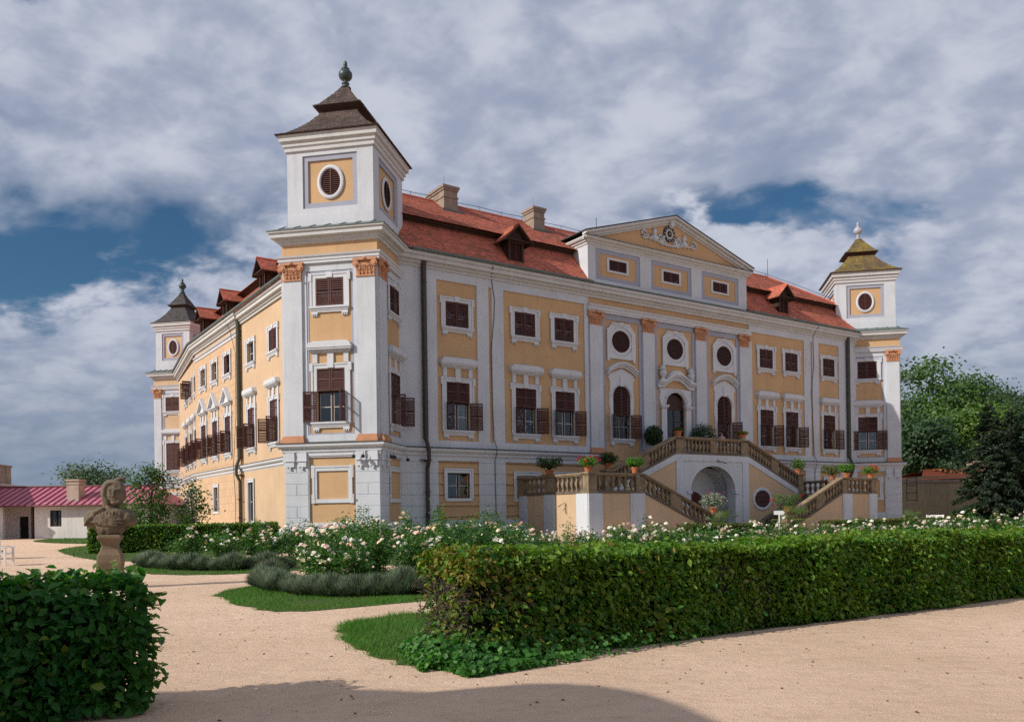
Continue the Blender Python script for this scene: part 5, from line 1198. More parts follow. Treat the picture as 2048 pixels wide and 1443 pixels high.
def hedge(name, label, p, hd, length, width, height, leafmats, dens, size, lumps=0.07, ends=True, mix=None, group=None, topfuzz=0.06, gap=None):
    root = thing(name, label, 'hedge', (p[0], p[1], 0), 0, group); inv = Tm(-p[0], -p[1], 0)
    F = Fr(p, hd); pos, nrm, fac = [], [], []
    def lump(u, v): return lumps*(np.sin(u*2.3+v*1.1)*0.5 + np.sin(u*5.1-v*3.7)*0.35 + np.sin(u*0.83+1.0)*0.5)
    def face(n, mk):
        q, w, v = mk(n); pos.append(q); nrm.append(w)
    def front(n):
        u = rng.uniform(0, length, n); z = rng.uniform(0.03, height, n); o = -lump(u, z) + np.abs(rng.normal(0, 0.05, n)) + 0.03*rng.normal(size=n); return F(u, o, z), np.tile(-F.b + np.array([0,0,0.55]), (n,1)), 0
    def back(n):
        u = rng.uniform(0, length, n); z = rng.uniform(0.2, height, n); o = width + lump(u, z) - np.abs(rng.normal(0, 0.05, n)); return F(u, o, z), np.tile(F.b + np.array([0,0,0.5]), (n,1)), 0
    def top(n):
        u = rng.uniform(0, length, n); o = rng.uniform(-0.02, width, n); z = height + lump(u, o*2)*0.6 + rng.normal(0, topfuzz*0.6, n) - np.abs(rng.normal(0, 0.03, n)); return F(u, o, z), np.tile(np.array([0,0,1.0]) - F.b*0.25, (n,1)), 0
    def end(side):
        def f(n):
            o = rng.uniform(0, width, n); z = rng.uniform(0.03, height, n); u = (0 if side < 0 else length) + side*(lump(o*1.7+3, z) - np.abs(rng.normal(0, 0.06, n))); return F(u, o, z), np.tile(F.a*side + np.array([0,0,0.55]), (n,1)), 0
        return f
    face(int(length*height*dens), front); face(int(length*width*dens*0.9), top); face(int(length*height*dens*0.35), back)
    if ends: face(int(width*height*dens), end(-1)); face(int(width*height*dens*0.7), end(1))
    pos = np.concatenate(pos); nrm = np.concatenate(nrm); nrm = nrm/np.linalg.norm(nrm, axis=1)[:,None]; k = rng.random(len(pos)) < 0.16; pos = pos + (nrm*np.array([1,1,0.3]))*(k*rng.gamma(1.5, 0.032, len(pos)))[:,None]; hor = nrm*np.array([1,1,0.0]); td = hor*0.9 + rng.normal(0, 0.45, nrm.shape) + np.array([0,0,-0.35])*(np.abs(nrm[:, 2:3]) < 0.8); nrm = hor*0.5 + np.array([0,0,0.85]) + rng.normal(0, 0.52, nrm.shape)
    u = (pos - F.p) @ F.a
    if gap is not None:
        k = ~gap(u, pos[:,2], rng.random(len(u)), (pos-F.p) @ F.b); pos, nrm, u, td = pos[k], nrm[k], u[k], td[k]
    mi = mix(u, pos[:,2], rng.random(len(u)), (pos-F.p) @ F.b).astype(int) if mix else None
    me = leaf_mesh('foliage', pos, nrm, size*rng.uniform(0.5, 1.35, len(pos)), leafmats, 0.60, 0.16, 0.24, tdir=td, mi=mi)
    o = link('foliage', me, root, inv.copy()); o['kind'] = 'stuff'
    # dark inner box, added to block light between the leaves
    nu, nz = max(4, int(length/0.35)), 5; b = MB()
    ring = [(0.16, 0.02), (0.13, height*0.5), (0.13, height-0.14), (width*0.5, height-0.09), (width-0.13, height-0.14), (width-0.13, 0.02)]
    pts = []
    for i in range(nu+1):
        uu = 0.15 + (length-0.3)*i/nu
        for o_, z_ in ring:
            q = F(np.array(uu), np.array(o_ + random.uniform(-0.04, 0.04)), np.array(z_ + random.uniform(-0.03, 0.02)*(z_ > 0.1))); pts.append(tuple(q))
    k = len(ring); b.add(pts, [(i*k+j, (i+1)*k+j, (i+1)*k+j+1, i*k+j+1) for i in range(nu) for j in range(k-1)] + [tuple(range(k)), tuple(nu*k+j for j in range(k))])
    b.obj('inner_core', core, root, inv.copy())
    return root, F, inv
# long hedge on the right
hp = along(1.02, 9.81, -1.85)
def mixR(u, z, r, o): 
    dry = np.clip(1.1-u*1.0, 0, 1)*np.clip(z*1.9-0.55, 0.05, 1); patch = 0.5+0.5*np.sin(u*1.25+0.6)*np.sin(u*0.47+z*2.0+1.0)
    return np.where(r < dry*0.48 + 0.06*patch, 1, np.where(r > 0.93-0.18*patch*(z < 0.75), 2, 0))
def gapR(u, z, r, o): return (u < 1.1) & (z > 0.30) & (z < 0.90) & (r < 0.80*(1-u/1.3)) 
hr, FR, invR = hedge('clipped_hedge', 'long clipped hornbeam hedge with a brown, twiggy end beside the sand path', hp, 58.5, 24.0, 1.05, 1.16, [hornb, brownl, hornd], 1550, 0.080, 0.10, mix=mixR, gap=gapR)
# bare twigs at its end
b = MB()
for i in range(420):
    u, o_, z = random.uniform(-0.05, 1.0), random.uniform(0.0, 1.0), random.uniform(0.25, 0.95)
    if random.random() < 0.5: o_ = random.uniform(-0.06, 0.1)
    else: u = random.uniform(-0.10, 0.1)
    q = FR(np.array(u), np.array(o_), np.array(z)); d = Vector((random.gauss(0,1), random.gauss(0,1), random.gauss(0,0.5))).normalized()*random.uniform(0.06, 0.13); k = Vector((random.gauss(0,1), random.gauss(0,1), random.gauss(0,1)))*0.03
    p0 = Vector(q); b.tube((p0, p0+d*0.5+k, p0+d), 0.0055, 4, 0.003)
b.obj('twigs', twig, hr, invR.copy(), kind='stuff')
# ivy at its foot
n = 2000; u = -0.25 + rng.gamma(1.2, 0.62, n); u = u[u < 9]; n = len(u); spread = np.clip(0.55 - u*0.075, 0.06, 0.6); o_ = rng.uniform(-1, 0.2, n)*spread; z = 0.015 + rng.uniform(0, 1, n)**1.5*np.clip(0.34+o_*0.5, 0.05, 0.42)
pos = FR(u, o_, z); nr = np.tile(-FR.b*0.7 + np.array([0,0,1.0]), (n,1)) + rng.normal(0, 0.5, (n,3))
n2 = 900; o2 = rng.uniform(0.0, 1.1, n2); u2 = rng.uniform(-0.5, 0.05, n2)*(1-0.4*o2); z2 = 0.015+rng.uniform(0, 1, n2)**1.5*np.clip(0.3+u2*0.5, 0.04, 0.4)
pos = np.concatenate([pos, FR(u2, o2, z2)]); nr = np.concatenate([nr, np.tile(-FR.a*0.7+np.array([0,0,1.0]), (n2,1)) + rng.normal(0, 0.5, (n2,3))])
iv = link('ivy', leaf_mesh('ivy', pos, nr, rng.uniform(0.035, 0.085, len(pos)), ivym, 0.95, 0.12, 0.15), None); tag(iv, 'glossy green ivy spreading over the sand at the foot of the brown hedge end', 'ivy')
# hedge in the left foreground
hl = (-3.13 - HDX*9.0, 7.02 - HDY*9.0)
def mixL(u, z, r, o): return np.where(r < 0.05, 1, np.where(r > 0.62 - 0.25*(z > 1.05), 2, 0))
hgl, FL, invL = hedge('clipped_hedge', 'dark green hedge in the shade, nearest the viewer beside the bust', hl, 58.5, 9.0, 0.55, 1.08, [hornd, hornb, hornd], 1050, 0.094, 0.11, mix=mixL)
# loose shoots on top and at the end
def shoots(F, spots, root, inv, m, ls=0.08):
    b = MB(); P_, N_, T_ = [], [], []
    for (u, o_, z, du, dz, l_) in spots:
        p0 = Vector(F(np.array(u), np.array(o_), np.array(z))); d = (Vector(F.a)*du + Vector((0,0,1))*dz + Vector((random.gauss(0,.2), random.gauss(0,.2), 0))).normalized()
        p1 = p0 + d*l_*0.55; p2 = p0 + d*l_ + Vector((0,0,-0.12*l_)); b.tube((p0, p1, p2), 0.004, 4, 0.002)
        for k in range(int(l_/0.035)):
            t = (k+1)/(l_/0.035); q = p0.lerp(p2, t); s = 1 if k % 2 else -1; side = d.cross(Vector((0,0,1))).normalized()*s
            P_.append(q + side*0.03); N_.append(Vector((random.gauss(0,.4), random.gauss(0,.4), 1))); T_.append(side + d*0.4)
    b.obj('shoots', twig, root, inv.copy(), kind='stuff'); o = link('shoot_leaves', leaf_mesh('shoot_leaves', np.array([tuple(v) for v in P_]), np.array([tuple(v) for v in N_]), rng.uniform(0.8, 1.2, len(P_))*ls, m, 0.62, 0.12, 0.2, np.array([tuple(v) for v in T_])), root, inv.copy()); o['kind'] = 'stuff'
sp = []
for i in range(90): sp.append((random.uniform(6.2, 9.0), random.uniform(0.0, 0.5), 1.04, random.uniform(-0.6, 0.6), 1, random.uniform(0.08, 0.32)))
for i in range(64): sp.append((8.95, random.uniform(0, 0.5), random.uniform(0.15, 1.0), 1, random.uniform(-0.2, 0.6), random.uniform(0.08, 0.26)))
shoots(FL, sp, hgl, invL, leafm('young_leaf', (0.050, 0.115, 0.018), (0.08, 0.14, 0.02), (0.8, 1.0, 0.25), 0.35, 0.45, 2.0), 0.085)
sp = [(random.uniform(0, 14), random.uniform(0, 0.9), 1.12, random.uniform(-.6,.6), 1, random.uniform(0.05, 0.14)) for i in range(120)]
shoots(FR, sp, hr, invR, hornb, 0.07)
# hedge behind the bust, little hedge at the left edge, box hedge before the stairs
hedge('clipped_hedge', 'clipped hedge behind the bust, running up to the near tower', (-19.9, 38.7), 71, 8.6, 1.0, 1.28, [hornb, brownl, hornd], 520, 0.13, 0.05, mix=lambda u,z,r,o: np.where((r < 0.12) & (z > 1.0), 1, np.where(r > 0.72, 2, 0)))
hedge('clipped_hedge', 'short clipped hedge end at the left edge beside the white chair', (-26.5, 33.2), 71, 4.9, 1.0, 1.12, [hornb, brownl, hornd], 420, 0.13, 0.05, mix=lambda u,z,r,o: np.where(r > 0.72, 2, np.where(r < 0.06, 1, 0)))
q0 = FM @ Vector((12.2, -9.6, 0)); hedge('box_hedge', 'low flat box hedge in front of the left stair flight', (q0.x, q0.y), 55.8, 5.6, 0.9, 0.84, [boxm, brownl], 420, 0.10, 0.02, mix=lambda u,z,r,o: (r < 0.10))
q0 = FM @ Vector((24.8, -9.6, 0)); hedge('box_hedge', 'low flat box hedge in front of the right stair flight and right tower', (q0.x, q0.y), 55.8, 17.0, 0.9, 0.84, [boxm, brownl], 300, 0.12, 0.02, mix=lambda u,z,r,o: (r < 0.10))

# ------------------------------------------------------------------ roses and lavender
petal = [mat(n_, c_, 0.6, 0.05, 20, spec=0.2, island=0.06, trans=(0.35, 0.3, 0.25)) for n_, c_ in (('cream_petal', (0.82, 0.73, 0.58)), ('white_petal', (0.82, 0.80, 0.75)), ('pale_pink_petal', (0.82, 0.66, 0.60)), ('apricot_petal', (0.78, 0.46, 0.20)), ('pink_petal', (0.72, 0.22, 0.40)))]
def blossom(b, c, r, up):
    up = Vector(up).normalized(); a = up.orthogonal().normalized(); w = up.cross(a); c = Vector(c)
    for ring, (n_, rad, lift, tilt) in enumerate(((5, 1.0, 0.05, 0.25), (5, 0.68, 0.30, 0.55), (4, 0.36, 0.48, 0.85))):
        for k in range(n_):
            t = 2*math.pi*(k+0.5*ring)/n_ + random.uniform(-.15, .15); d = a*math.cos(t) + w*math.sin(t); s = up.cross(d)
            p0 = c + up*lift*r*0.4; p1 = c + d*rad*r + up*(lift+tilt*0.35)*r
            b.add([tuple(p0), tuple(p0*0.4+p1*0.6+s*r*0.42*rad), tuple(p1+up*0.06*r), tuple(p0*0.4+p1*0.6-s*r*0.42*rad)], ((0,1,2,3),))
def rose_bush(seed, h, w, nleaf, nbl, pal, leaf=0.05, br=0.05):
    global rng
    random.seed(seed); rng = np.random.default_rng(seed)
    root = bpy.data.objects.new('rose_bush', None); COL.objects.link(root); root.empty_display_size = 0.2
    st = MB(); P_, N_ = [], []; tips = []
    for i in range(20):
        a = random.uniform(0, 2*math.pi); l_ = h*random.uniform(0.65, 1.0) if i > 3 else h*random.uniform(1.05, 1.32); rr = w*0.5*random.uniform(0.15, 1.0)*(1.0 if i > 3 else 0.6)
        p0 = Vector((0.12*math.cos(a), 0.12*math.sin(a), 0)); p2 = Vector((rr*math.cos(a), rr*math.sin(a), l_)); p1 = p0.lerp(p2, 0.5) + Vector((0, 0, 0.12)); st.tube((p0, p1, p2), 0.009, 4, 0.004); tips.append(p2)
        m_ = int(nleaf/20)
        for q in range(m_):
            t = random.random()**0.75; c = p0.lerp(p1, t*2) if t < 0.5 else p1.lerp(p2, t*2-1); sg = 0.14*(1.15-t)+0.05
            P_.append((c.x+random.gauss(0, sg), c.y+random.gauss(0, sg), max(0.04, c.z+random.gauss(0, sg*0.8)))); N_.append((random.gauss(0,.6)+c.x*0.6, random.gauss(0,.6)+c.y*0.6, 1))
    st.obj('stems', twig, root)
    o = link('foliage', leaf_mesh('foliage', np.array(P_), np.array(N_), rng.uniform(0.7, 1.3, len(P_))*leaf, [roseL, hornb], 0.62, 0.14, 0.2, mi=(rng.random(len(P_)) < 0.12).astype(int)), root); o['kind'] = 'stuff'
    bl = MB()
    for i in range(nbl):
        t = tips[i % len(tips)] if random.random() < 0.6 else Vector(P_[random.randrange(len(P_))]); bl.m = random.choices(range(5), pal)[0]
        d = Vector((t.x, t.y, 0)); c = t + d*0.12 + Vector((random.gauss(0, .09), random.gauss(0, .09), random.uniform(-0.12, 0.05)))
        for q in range(random.choice((1, 1, 2, 3))):
            blossom(bl, c + Vector((random.gauss(0,.05), random.gauss(0,.05), random.gauss(0,.04))), br*random.uniform(0.65, 1.25), (random.gauss(0,.5)+c.x*0.5, random.gauss(0,.5)+c.y*0.5-0.3, 0.9))
    o = bl.obj('blossoms', petal, root, recalc=False); o['kind'] = 'stuff'
    return Proto(root)
CREAM = (5, 6, 3, 0.8, 0.06); PINK = (2, 2, 2, 0.3, 4)
near_r = [rose_bush(100+i, (1.12, 1.25, 0.98, 1.15, 1.3)[i], 1.55, 2300, (26, 10, 38, 18, 6)[i], CREAM, 0.070, 0.066) for i in range(5)]
far_r = [rose_bush(200+i, 1.08, 1.6, 1300, 12, CREAM, 0.088, 0.075) for i in range(3)]
pink_r = rose_bush(300, 1.1, 1.5, 1200, 14, PINK, 0.085, 0.066)
random.seed(11); rng = np.random.default_rng(11)
def where_px(x, y):
    px_ = 1024 + 1650*x/y
    for lim, t_ in ((560, 'left of the near tower'), (700, 'below the left half of the near tower'), (800, 'below the corner of the near tower'), (950, 'below the first facade window'), (1080, 'below the second facade window'), (1200, 'below the left stair terrace'), (1330, 'below the left stair flight'), (1450, 'left of the signpost'), (1560, 'right of the signpost'), (1680, 'below the right stair foot'), (1800, 'below the right tower')):
        if px_ < lim: return t_
    return 'near the right edge'
ROW = ['front row', 'second row', 'third row', 'fourth row', 'back row']
def put_rose(pr, x, y, label, group, k=1.0):
    s = k*random.uniform(0.76, 1.18); o = pr.place(None, Tm(x, y, 0) @ Rz(random.uniform(0, 360)) @ Matrix.Diagonal((s*random.uniform(.95,1.1), s, s*random.uniform(0.9, 1.08), 1))); o['label'] = label; o['category'] = 'rose bush'; o['group'] = group; return o
GB1 = 'cream roses in the bed behind the long hedge'

bedpoly = [(-5.7,19.0),(-4.0,17.1),(-2.0,17.4),along(-2.0,17.4,28),along(-2.0,17.4,28,7.0),along(-5.6,21.5,10,2.8),(-5.3,22.4)]
poly_obj('flower_bed', smooth(bedpoly, 1), 0.016, soil, 0.05, kind='structure')
for r_ in range(5):
    t = 0.0 if r_ else 0.7
    while t < 27:
        x, y = along(-4.3 - 0.28*r_, 18.5 + 1.15*r_, t, 0); t += random.uniform(1.15, 1.5)
        x += random.uniform(-.2, .2); y += random.uniform(-.2, .2)
        if x/y > 0.66 or (r_ > 2 and t > 12): continue
        put_rose(pink_r, x, y, 'bright pink flowered rose bush below the white signpost', 'pink roses below the signpost') if (r_ == 2 and 12.4 < t < 15) else put_rose(random.choice(near_r if t < 10 else far_r), x, y, 'cream rose bush, %s of near bed, %s' % (ROW[r_], where_px(x, y)), GB1, 0.97 if t < 7 else 0.86)
GB2 = 'cream roses in the farther bed'

bed2 = [(-12.9,29.2),(-11.6,27.3),(-9.0,25.4),(-6.8,26.4),along(-6.8,26.4,26,1),along(-6.8,30.4,26,1),(-8.0,31.5),(-11.5,31.0)]
poly_obj('flower_bed', smooth(bed2, 1), 0.016, soil, 0.05, kind='structure')
for r_ in range(3):
    t = 0.4*r_
    while t < 30:
        x, y = along(-11.0 + 0.3*r_, 28.0 + 1.3*r_, t, -t*0.04); t += random.uniform(1.25, 1.7)
        if t > 9.5: continue
        if r_ == 0 and t < 1.2: continue
        put_rose(random.choice(far_r), x, y, 'cream rose bush in %s of farther bed, %s' % (ROW[r_], 'at its left tip' if t < 3 else 'in its middle' if t < 6.5 else 'towards the near tower'), GB2)
# further roses towards the right edge
for i in range(16):
    x, y = along(17.5, 31.5, i*0.95, random.uniform(-1, 2.5)); put_rose(random.choice(far_r), x, y, 'cream flowered rose bush at the right edge before the boundary wall', 'roses before the boundary wall')
lavm = mat('lavender_leaf', (0.145, 0.195, 0.135), 0.8, 0.15, 2.5, spec=0.15, col2=(0.10, 0.13, 0.085), island=0.3, trans=(0.35, 0.4, 0.25)); lavd = mat('lavender_dry', (0.105, 0.085, 0.075), 0.9, 0.15, 3, island=0.3)
def lavender(seed, n, h, r, blade):
    rg = np.random.default_rng(seed); root = bpy.data.objects.new('lavender', None); COL.objects.link(root)
    a = rg.uniform(0, 2*np.pi, n); q = np.sqrt(rg.uniform(0, 1, n)); hh = h*(1.05-0.45*q**2)*rg.uniform(0.5, 1.25, n); bx, by = 0.45*r*q*np.cos(a), 0.45*r*q*np.sin(a); tx, ty = r*q*np.cos(a)+rg.normal(0,.03,n), r*q*np.sin(a)+rg.normal(0,.03,n)
    w = blade; ca, sa = np.cos(a+1.57)*w, np.sin(a+1.57)*w; V = np.empty((n, 4, 3)); z0 = np.full(n, 0.01)
    mxx, myy, mz = bx*0.35+tx*0.65, by*0.35+ty*0.65, hh*0.72
    V[:,0] = np.stack([bx, by, z0], 1); V[:,1] = np.stack([mxx+ca, myy+sa, mz], 1); V[:,2] = np.stack([tx, ty, hh], 1); V[:,3] = np.stack([mxx-ca, myy-sa, mz], 1)
    o = link('foliage', raw_mesh('foliage', V.reshape(-1,3), np.arange(n*4), 4, [lavm, lavd], (rg.random(n) < 0.12).astype(int)), root); o['kind'] = 'stuff'
    b = MB(); b.lathe(((r*0.3, 0.0), (r*0.5, h*0.3), (r*0.4, h*0.5), (0.02, h*0.6)), (0,0,0), 9); b.obj('inner_core', lavd, root)
    return Proto(root)
lav = [lavender(400+i, 2600, 0.44, 0.42, 0.008) for i in range(3)]; lavf = [lavender(410+i, 1700, 0.42, 0.46, 0.011) for i in range(2)]
GL = 'lavender clumps edging the near rose bed'
edge1 = [(-5.85,19.9),(-5.75,19.2),(-5.5,18.6),(-5.05,17.95),(-4.55,17.4),(-4.0,16.95),(-3.4,16.75),(-2.8,16.75),(-2.2,16.95),(-1.6,17.2)] + [along(-1.6,17.2,0.62*k) for k in range(1, 7)]
def lav_row(pts, pr, label, g):
    for i_, (x, y) in enumerate(pts):
        s = random.uniform(0.74, 1.22); o = random.choice(pr).place(None, Tm(x+random.uniform(-.1,.1), y+random.uniform(-.1,.1), 0) @ Rz(random.uniform(0,360)) @ Matrix.Diagonal((s*1.08, s*1.08, s, 1))); o['label'] = label + ZN[min(10, i_*11//len(pts))]; o['category'] = 'lavender'; o['group'] = g
def dense(pts, step):
    out_ = []
    for a, c in zip(pts, pts[1:]):
        d = math.hypot(c[0]-a[0], c[1]-a[1]); k = max(1, round(d/step))
        out_ += [(a[0]+(c[0]-a[0])*i/k, a[1]+(c[1]-a[1])*i/k) for i in range(k)]
    return out_
ZN = ('rearmost at the left tip', 'at the left tip', 'just before the left tip', 'on the curving left side', 'where the curve turns', 'at the front left', 'at the front', 'at the front right', 'on the straight right part', 'next to the brown hedge end', 'hidden partly by the brown hedge end')
lav_row(dense(edge1, 0.40), lav, 'grey green lavender clump edging the near rose bed, ', GL)
edge2 = [(-12.9,29.0),(-12.3,27.9),(-11.5,26.9),(-10.6,26.1),(-9.6,25.6),(-8.6,25.3),(-7.6,25.7),(-6.7,26.3)]
lav_row(dense(edge2, 0.52), lavf, 'grey green lavender clump edging the farther rose bed, ', 'lavender clumps edging the farther rose bed')
# ------------------------------------------------------------------ stone bust on its pedestal
bx, by = -9.55, 19.6
BU = thing('bust_statue', 'weathered sandstone bust of a hooded figure on a waisted pedestal behind the dark hedge', 'statue', (bx, by, 0))
def ellipsoids(items, name, m, parent, voxel, basis=None, disp=0.0, dscale=0.2):
    bm = bmesh.new()
    for (c, r, rot) in items:
        M = Tm(*c) @ Matrix.Rotation(R(rot[0]), 4, 'X') @ Matrix.Rotation(R(rot[1]), 4, 'Y') @ Matrix.Rotation(R(rot[2]), 4, 'Z') @ Matrix.Diagonal((*r, 1))
        bmesh.ops.create_icosphere(bm, subdivisions=3, radius=1, matrix=M)
    me = bpy.data.meshes.new(name); bm.to_mesh(me); bm.free(); me.materials.append(m); o = link(name, me, parent, basis)
    rm = o.modifiers.new('remesh', 'REMESH'); rm.mode = 'VOXEL'; rm.voxel_size = voxel; rm.use_smooth_shade = True
    sm = o.modifiers.new('smooth', 'SMOOTH'); sm.factor = 0.5; sm.iterations = 2
    if disp:
        tx = bpy.data.textures.new(name+'_relief', 'CLOUDS'); tx.noise_scale = dscale; tx.noise_depth = 4; d = o.modifiers.new('relief', 'DISPLACE'); d.texture = tx; d.strength = disp; d.mid_level = 0.5
    return o
bstone = mat('bust_sandstone', (0.24, 0.17, 0.105), 0.95, 0.2, 3.2, 0.012, 22, col2=(0.15, 0.115, 0.075), stain=0.55)
bm_ = mat('bust_lichen_stone', (0.20, 0.150, 0.098), 0.95, 0.2, 5.0, 0.02, 16, col2=(0.062, 0.056, 0.044), stain=0.55)
z0 = (0, 0, 0)
items = [((0,0,1.50),(0.36,0.24,0.30),z0), ((0,0.02,1.72),(0.47,0.26,0.20),z0), ((-0.40,0.02,1.66),(0.17,0.22,0.22),(0,20,0)), ((0.42,0.0,1.66),(0.16,0.22,0.22),(0,-20,0)),
         ((0,-0.14,1.62),(0.36,0.14,0.20),z0), ((0,0,1.36),(0.29,0.20,0.16),z0),
         ((0.06,0.0,1.95),(0.14,0.14,0.18),z0),                                # neck
         ((0.12,-0.06,2.24),(0.185,0.20,0.26),(0,4,0)),                         # head
         ((0.04,0.09,2.30),(0.27,0.25,0.30),(0,6,0)), ((0.0,0.14,2.06),(0.22,0.16,0.24),z0),               # hood
         ((0.20,0.06,2.57),(0.11,0.09,0.075),(0,-28,0)), ((0.12,0.08,2.53),(0.15,0.13,0.08),(0,-14,0)), ((0.29,0.05,2.60),(0.06,0.06,0.05),(0,-35,0)),   # crest
         ((0.15,-0.25,2.24),(0.032,0.055,0.085),(-12,0,0)), ((0.15,-0.27,2.19),(0.045,0.045,0.03),z0),   # nose
         ((0.15,-0.225,2.34),(0.135,0.045,0.026),z0), ((0.14,-0.215,2.115),(0.065,0.04,0.018),z0), ((0.14,-0.21,2.085),(0.055,0.04,0.018),z0), ((0.14,-0.20,2.025),(0.075,0.06,0.045),z0),
         ((0.05,-0.19,2.20),(0.06,0.05,0.06),z0), ((0.235,-0.18,2.20),(0.055,0.05,0.06),z0), ((0.075,-0.205,2.285),(0.032,0.026,0.018),z0), ((0.215,-0.20,2.285),(0.032,0.026,0.018),z0)]
for i in range(34):                                                        # rim of the hood standing out round the face
    a_ = math.radians(-58 + 296*i/33); items.append(((0.11 + 0.205*math.cos(a_), -0.09 + 0.03*math.sin(a_), 2.25 + 0.25*math.sin(a_)), (0.068, 0.13, 0.068), z0))
# drapery folds over the chest and the shoulder
for i in range(7): items.append(((-0.16+0.07*i, -0.235+0.012*abs(i-3), 1.74), (0.022, 0.035, 0.085), (0, -6+2*i, 0)))
for i in range(4): items.append(((-0.30-0.05*i, -0.13, 1.74-0.04*i), (0.035, 0.09, 0.17), (0, 16+5*i, 0)))
for i in range(3): items.append(((0.0+0.02*i, -0.235, 1.60-0.05*i), (0.40-0.05*i, 0.045, 0.028), (0, -4+5*i, 0)))
items.append(((-0.22,-0.08,1.84),(0.16,0.17,0.07),(0,-20,0))); items.append(((0.26,-0.06,1.83),(0.18,0.17,0.06),(0,18,0)))
sb = ellipsoids(items, 'bust', bm_, BU, 0.018, Rz(12), 0.035, 0.09)
b = MB()
prof = [(0.46,0),(0.46,0.16),(0.36,0.20),(0.31,0.42),(0.33,0.62),(0.30,0.80),(0.22,0.94),(0.205,1.02),(0.25,1.12),(0.31,1.18),(0.31,1.25),(0.27,1.27)]
b.lathe(prof, (0,0,0), 4, math.pi/4, 1.18, 1.18)
po = b.obj('pedestal', bstone, BU, Rz(18)); bv = po.modifiers.new('edge', 'BEVEL'); bv.width = 0.02; bv.segments = 2; bv.limit_method = 'ANGLE'

# ------------------------------------------------------------------ low wing with the pink metal roof
pinkr = mat('pink_metal_roof', (0.49, 0.135, 0.20), 0.5, 0.08, 0.25, 0.0, 10, spec=0.45, stain=0.08); rough_w = mat('old_limewash', (0.76, 0.73, 0.70), 0.95, 0.08, 0.35, 0.015, 6, stain=0.3)
hx, hy, hh = -47.0, 71.5, 90.0
HMt = frame((hx, hy, 0), hh)                     # x runs to the right along the front, y away from the viewer
LH = thing('outbuilding', 'long low whitewashed outbuilding with a pink standing seam metal roof and a chimney', 'outbuilding', (hx, hy, 0)); LI = Tm(-hx, -hy, 0)
def lhp(b, name, m, par=None): return b.obj(name, m, par or LH, LI.copy() if par is None else None)
PX0, XE = 5.6, 15.5
b = MB(HMt); wins = [(6.95, 7.95, 1.05, 2.45), (10.3, 11.2, 0.9, 2.35), (13.2, 14.1, 0.9, 2.35)]
b.wall(PX0, XE, -0.1, 3.1, wins, 0, 0.3); b.wall(-14, PX0, -0.1, 3.1, [(3.0, 3.8, -0.1, 1.95)], 2.2, 0.3); b.quad((PX0,0,-0.1),(PX0,0,3.1),(PX0,2.2,3.1),(PX0,2.2,-0.1)); b.quad((XE,0,-0.1),(XE,0,3.1),(XE,8,3.1),(XE,8,-0.1))
b.wall(-14, XE, -0.1, 3.2, [], 8.0, 0.1); b.box(2.4, 2.9, -0.05, 0.3, -0.1, 2.95); lhp(b, 'wall', rough_w)
for x0, x1, zz0, zz1 in wins:
    b = MB(HMt); b.box(x0, x0+0.07, 0.14, 0.2, zz0, zz1); b.box(x1-0.07, x1, 0.14, 0.2, zz0, zz1); b.box(x0, x1, 0.14, 0.2, zz1-0.07, zz1); b.box(x0, x1, 0.14, 0.2, zz0, zz0+0.06); b.box((x0+x1)/2-0.04, (x0+x1)/2+0.04, 0.13, 0.19, zz0, zz1); b.box(x0, x1, 0.135, 0.185, zz0+0.85, zz0+0.9); o = lhp(b, 'window', wood)
    b = MB(HMt); b.box(x0, x1, 0.21, 0.22, zz0, zz1); b.obj('pane', glassm, o); b = MB(HMt); b.box(x0, x1, 0.28, 0.9, zz0, zz1); b.obj('dark_backing', dark, o)
    b = MB(HMt)
    for k in range(5): b.box(x0+0.1+k*0.2, x0+0.12+k*0.2, 0.06, 0.08, zz0, zz1)
    b.obj('grille', iron, o)
b = MB(HMt); b.box(3.0, 3.8, 2.35, 2.42, -0.1, 1.95); lhp(b, 'door', mat('dark_door', (0.02, 0.018, 0.016), 0.7)); b = MB(HMt); b.box(PX0-0.22, PX0-0.05, -0.1, 1.6, -0.1, 2.8); lhp(b, 'gate_leaf', wood)
EV, RG, RW, OV = 2.85, 4.62, 4.0, 0.6; XR2 = XE+0.6
b = MB(HMt); b.add(((-14.5,-OV,EV),(XR2,-OV,EV),(XR2-1.6,RW,RG),(-14.5,RW,RG),(-14.5,-OV,EV-0.08),(XR2,-OV,EV-0.08),(XR2-1.6,RW,RG-0.08),(-14.5,RW,RG-0.08)), ((0,1,2,3),(4,7,6,5),(0,4,5,1),(0,3,7,4)))
b.add(((-14.5,RW,RG),(XR2-1.6,RW,RG),(XR2,8.6,EV),(-14.5,8.6,EV)), ((0,1,2,3),)); b.add(((XR2,-OV,EV),(XR2,8.6,EV),(XR2-1.6,RW,RG)), ((0,1,2),)); rf = lhp(b, 'roof', pinkr)
rustm = mat('rust_brown_metal', (0.16, 0.05, 0.05), 0.6); seam_m = mat('seam_shadow_pink', (0.22, 0.05, 0.08), 0.5, 0.08, 0.5)
b = MB(); b.add(((-0.03,-OV-0.01,EV+0.001),(0.03,-OV-0.01,EV+0.001),(0.03,RW,RG+0.001),(-0.03,RW,RG+0.001),(-0.02,-OV-0.01,EV+0.09),(0.02,-OV-0.01,EV+0.09),(0.02,RW,RG+0.09),(-0.02,RW,RG+0.09)), ((4,5,6,7),(0,1,5,4),(1,2,6,5),(3,0,4,7)))
seam = b.mesh('roof_seam', seam_m); x = -14.2
while x < XR2-1.6: link('roof_seam', seam, rf, HMt @ Tm(x, 0, 0)); x += 0.62
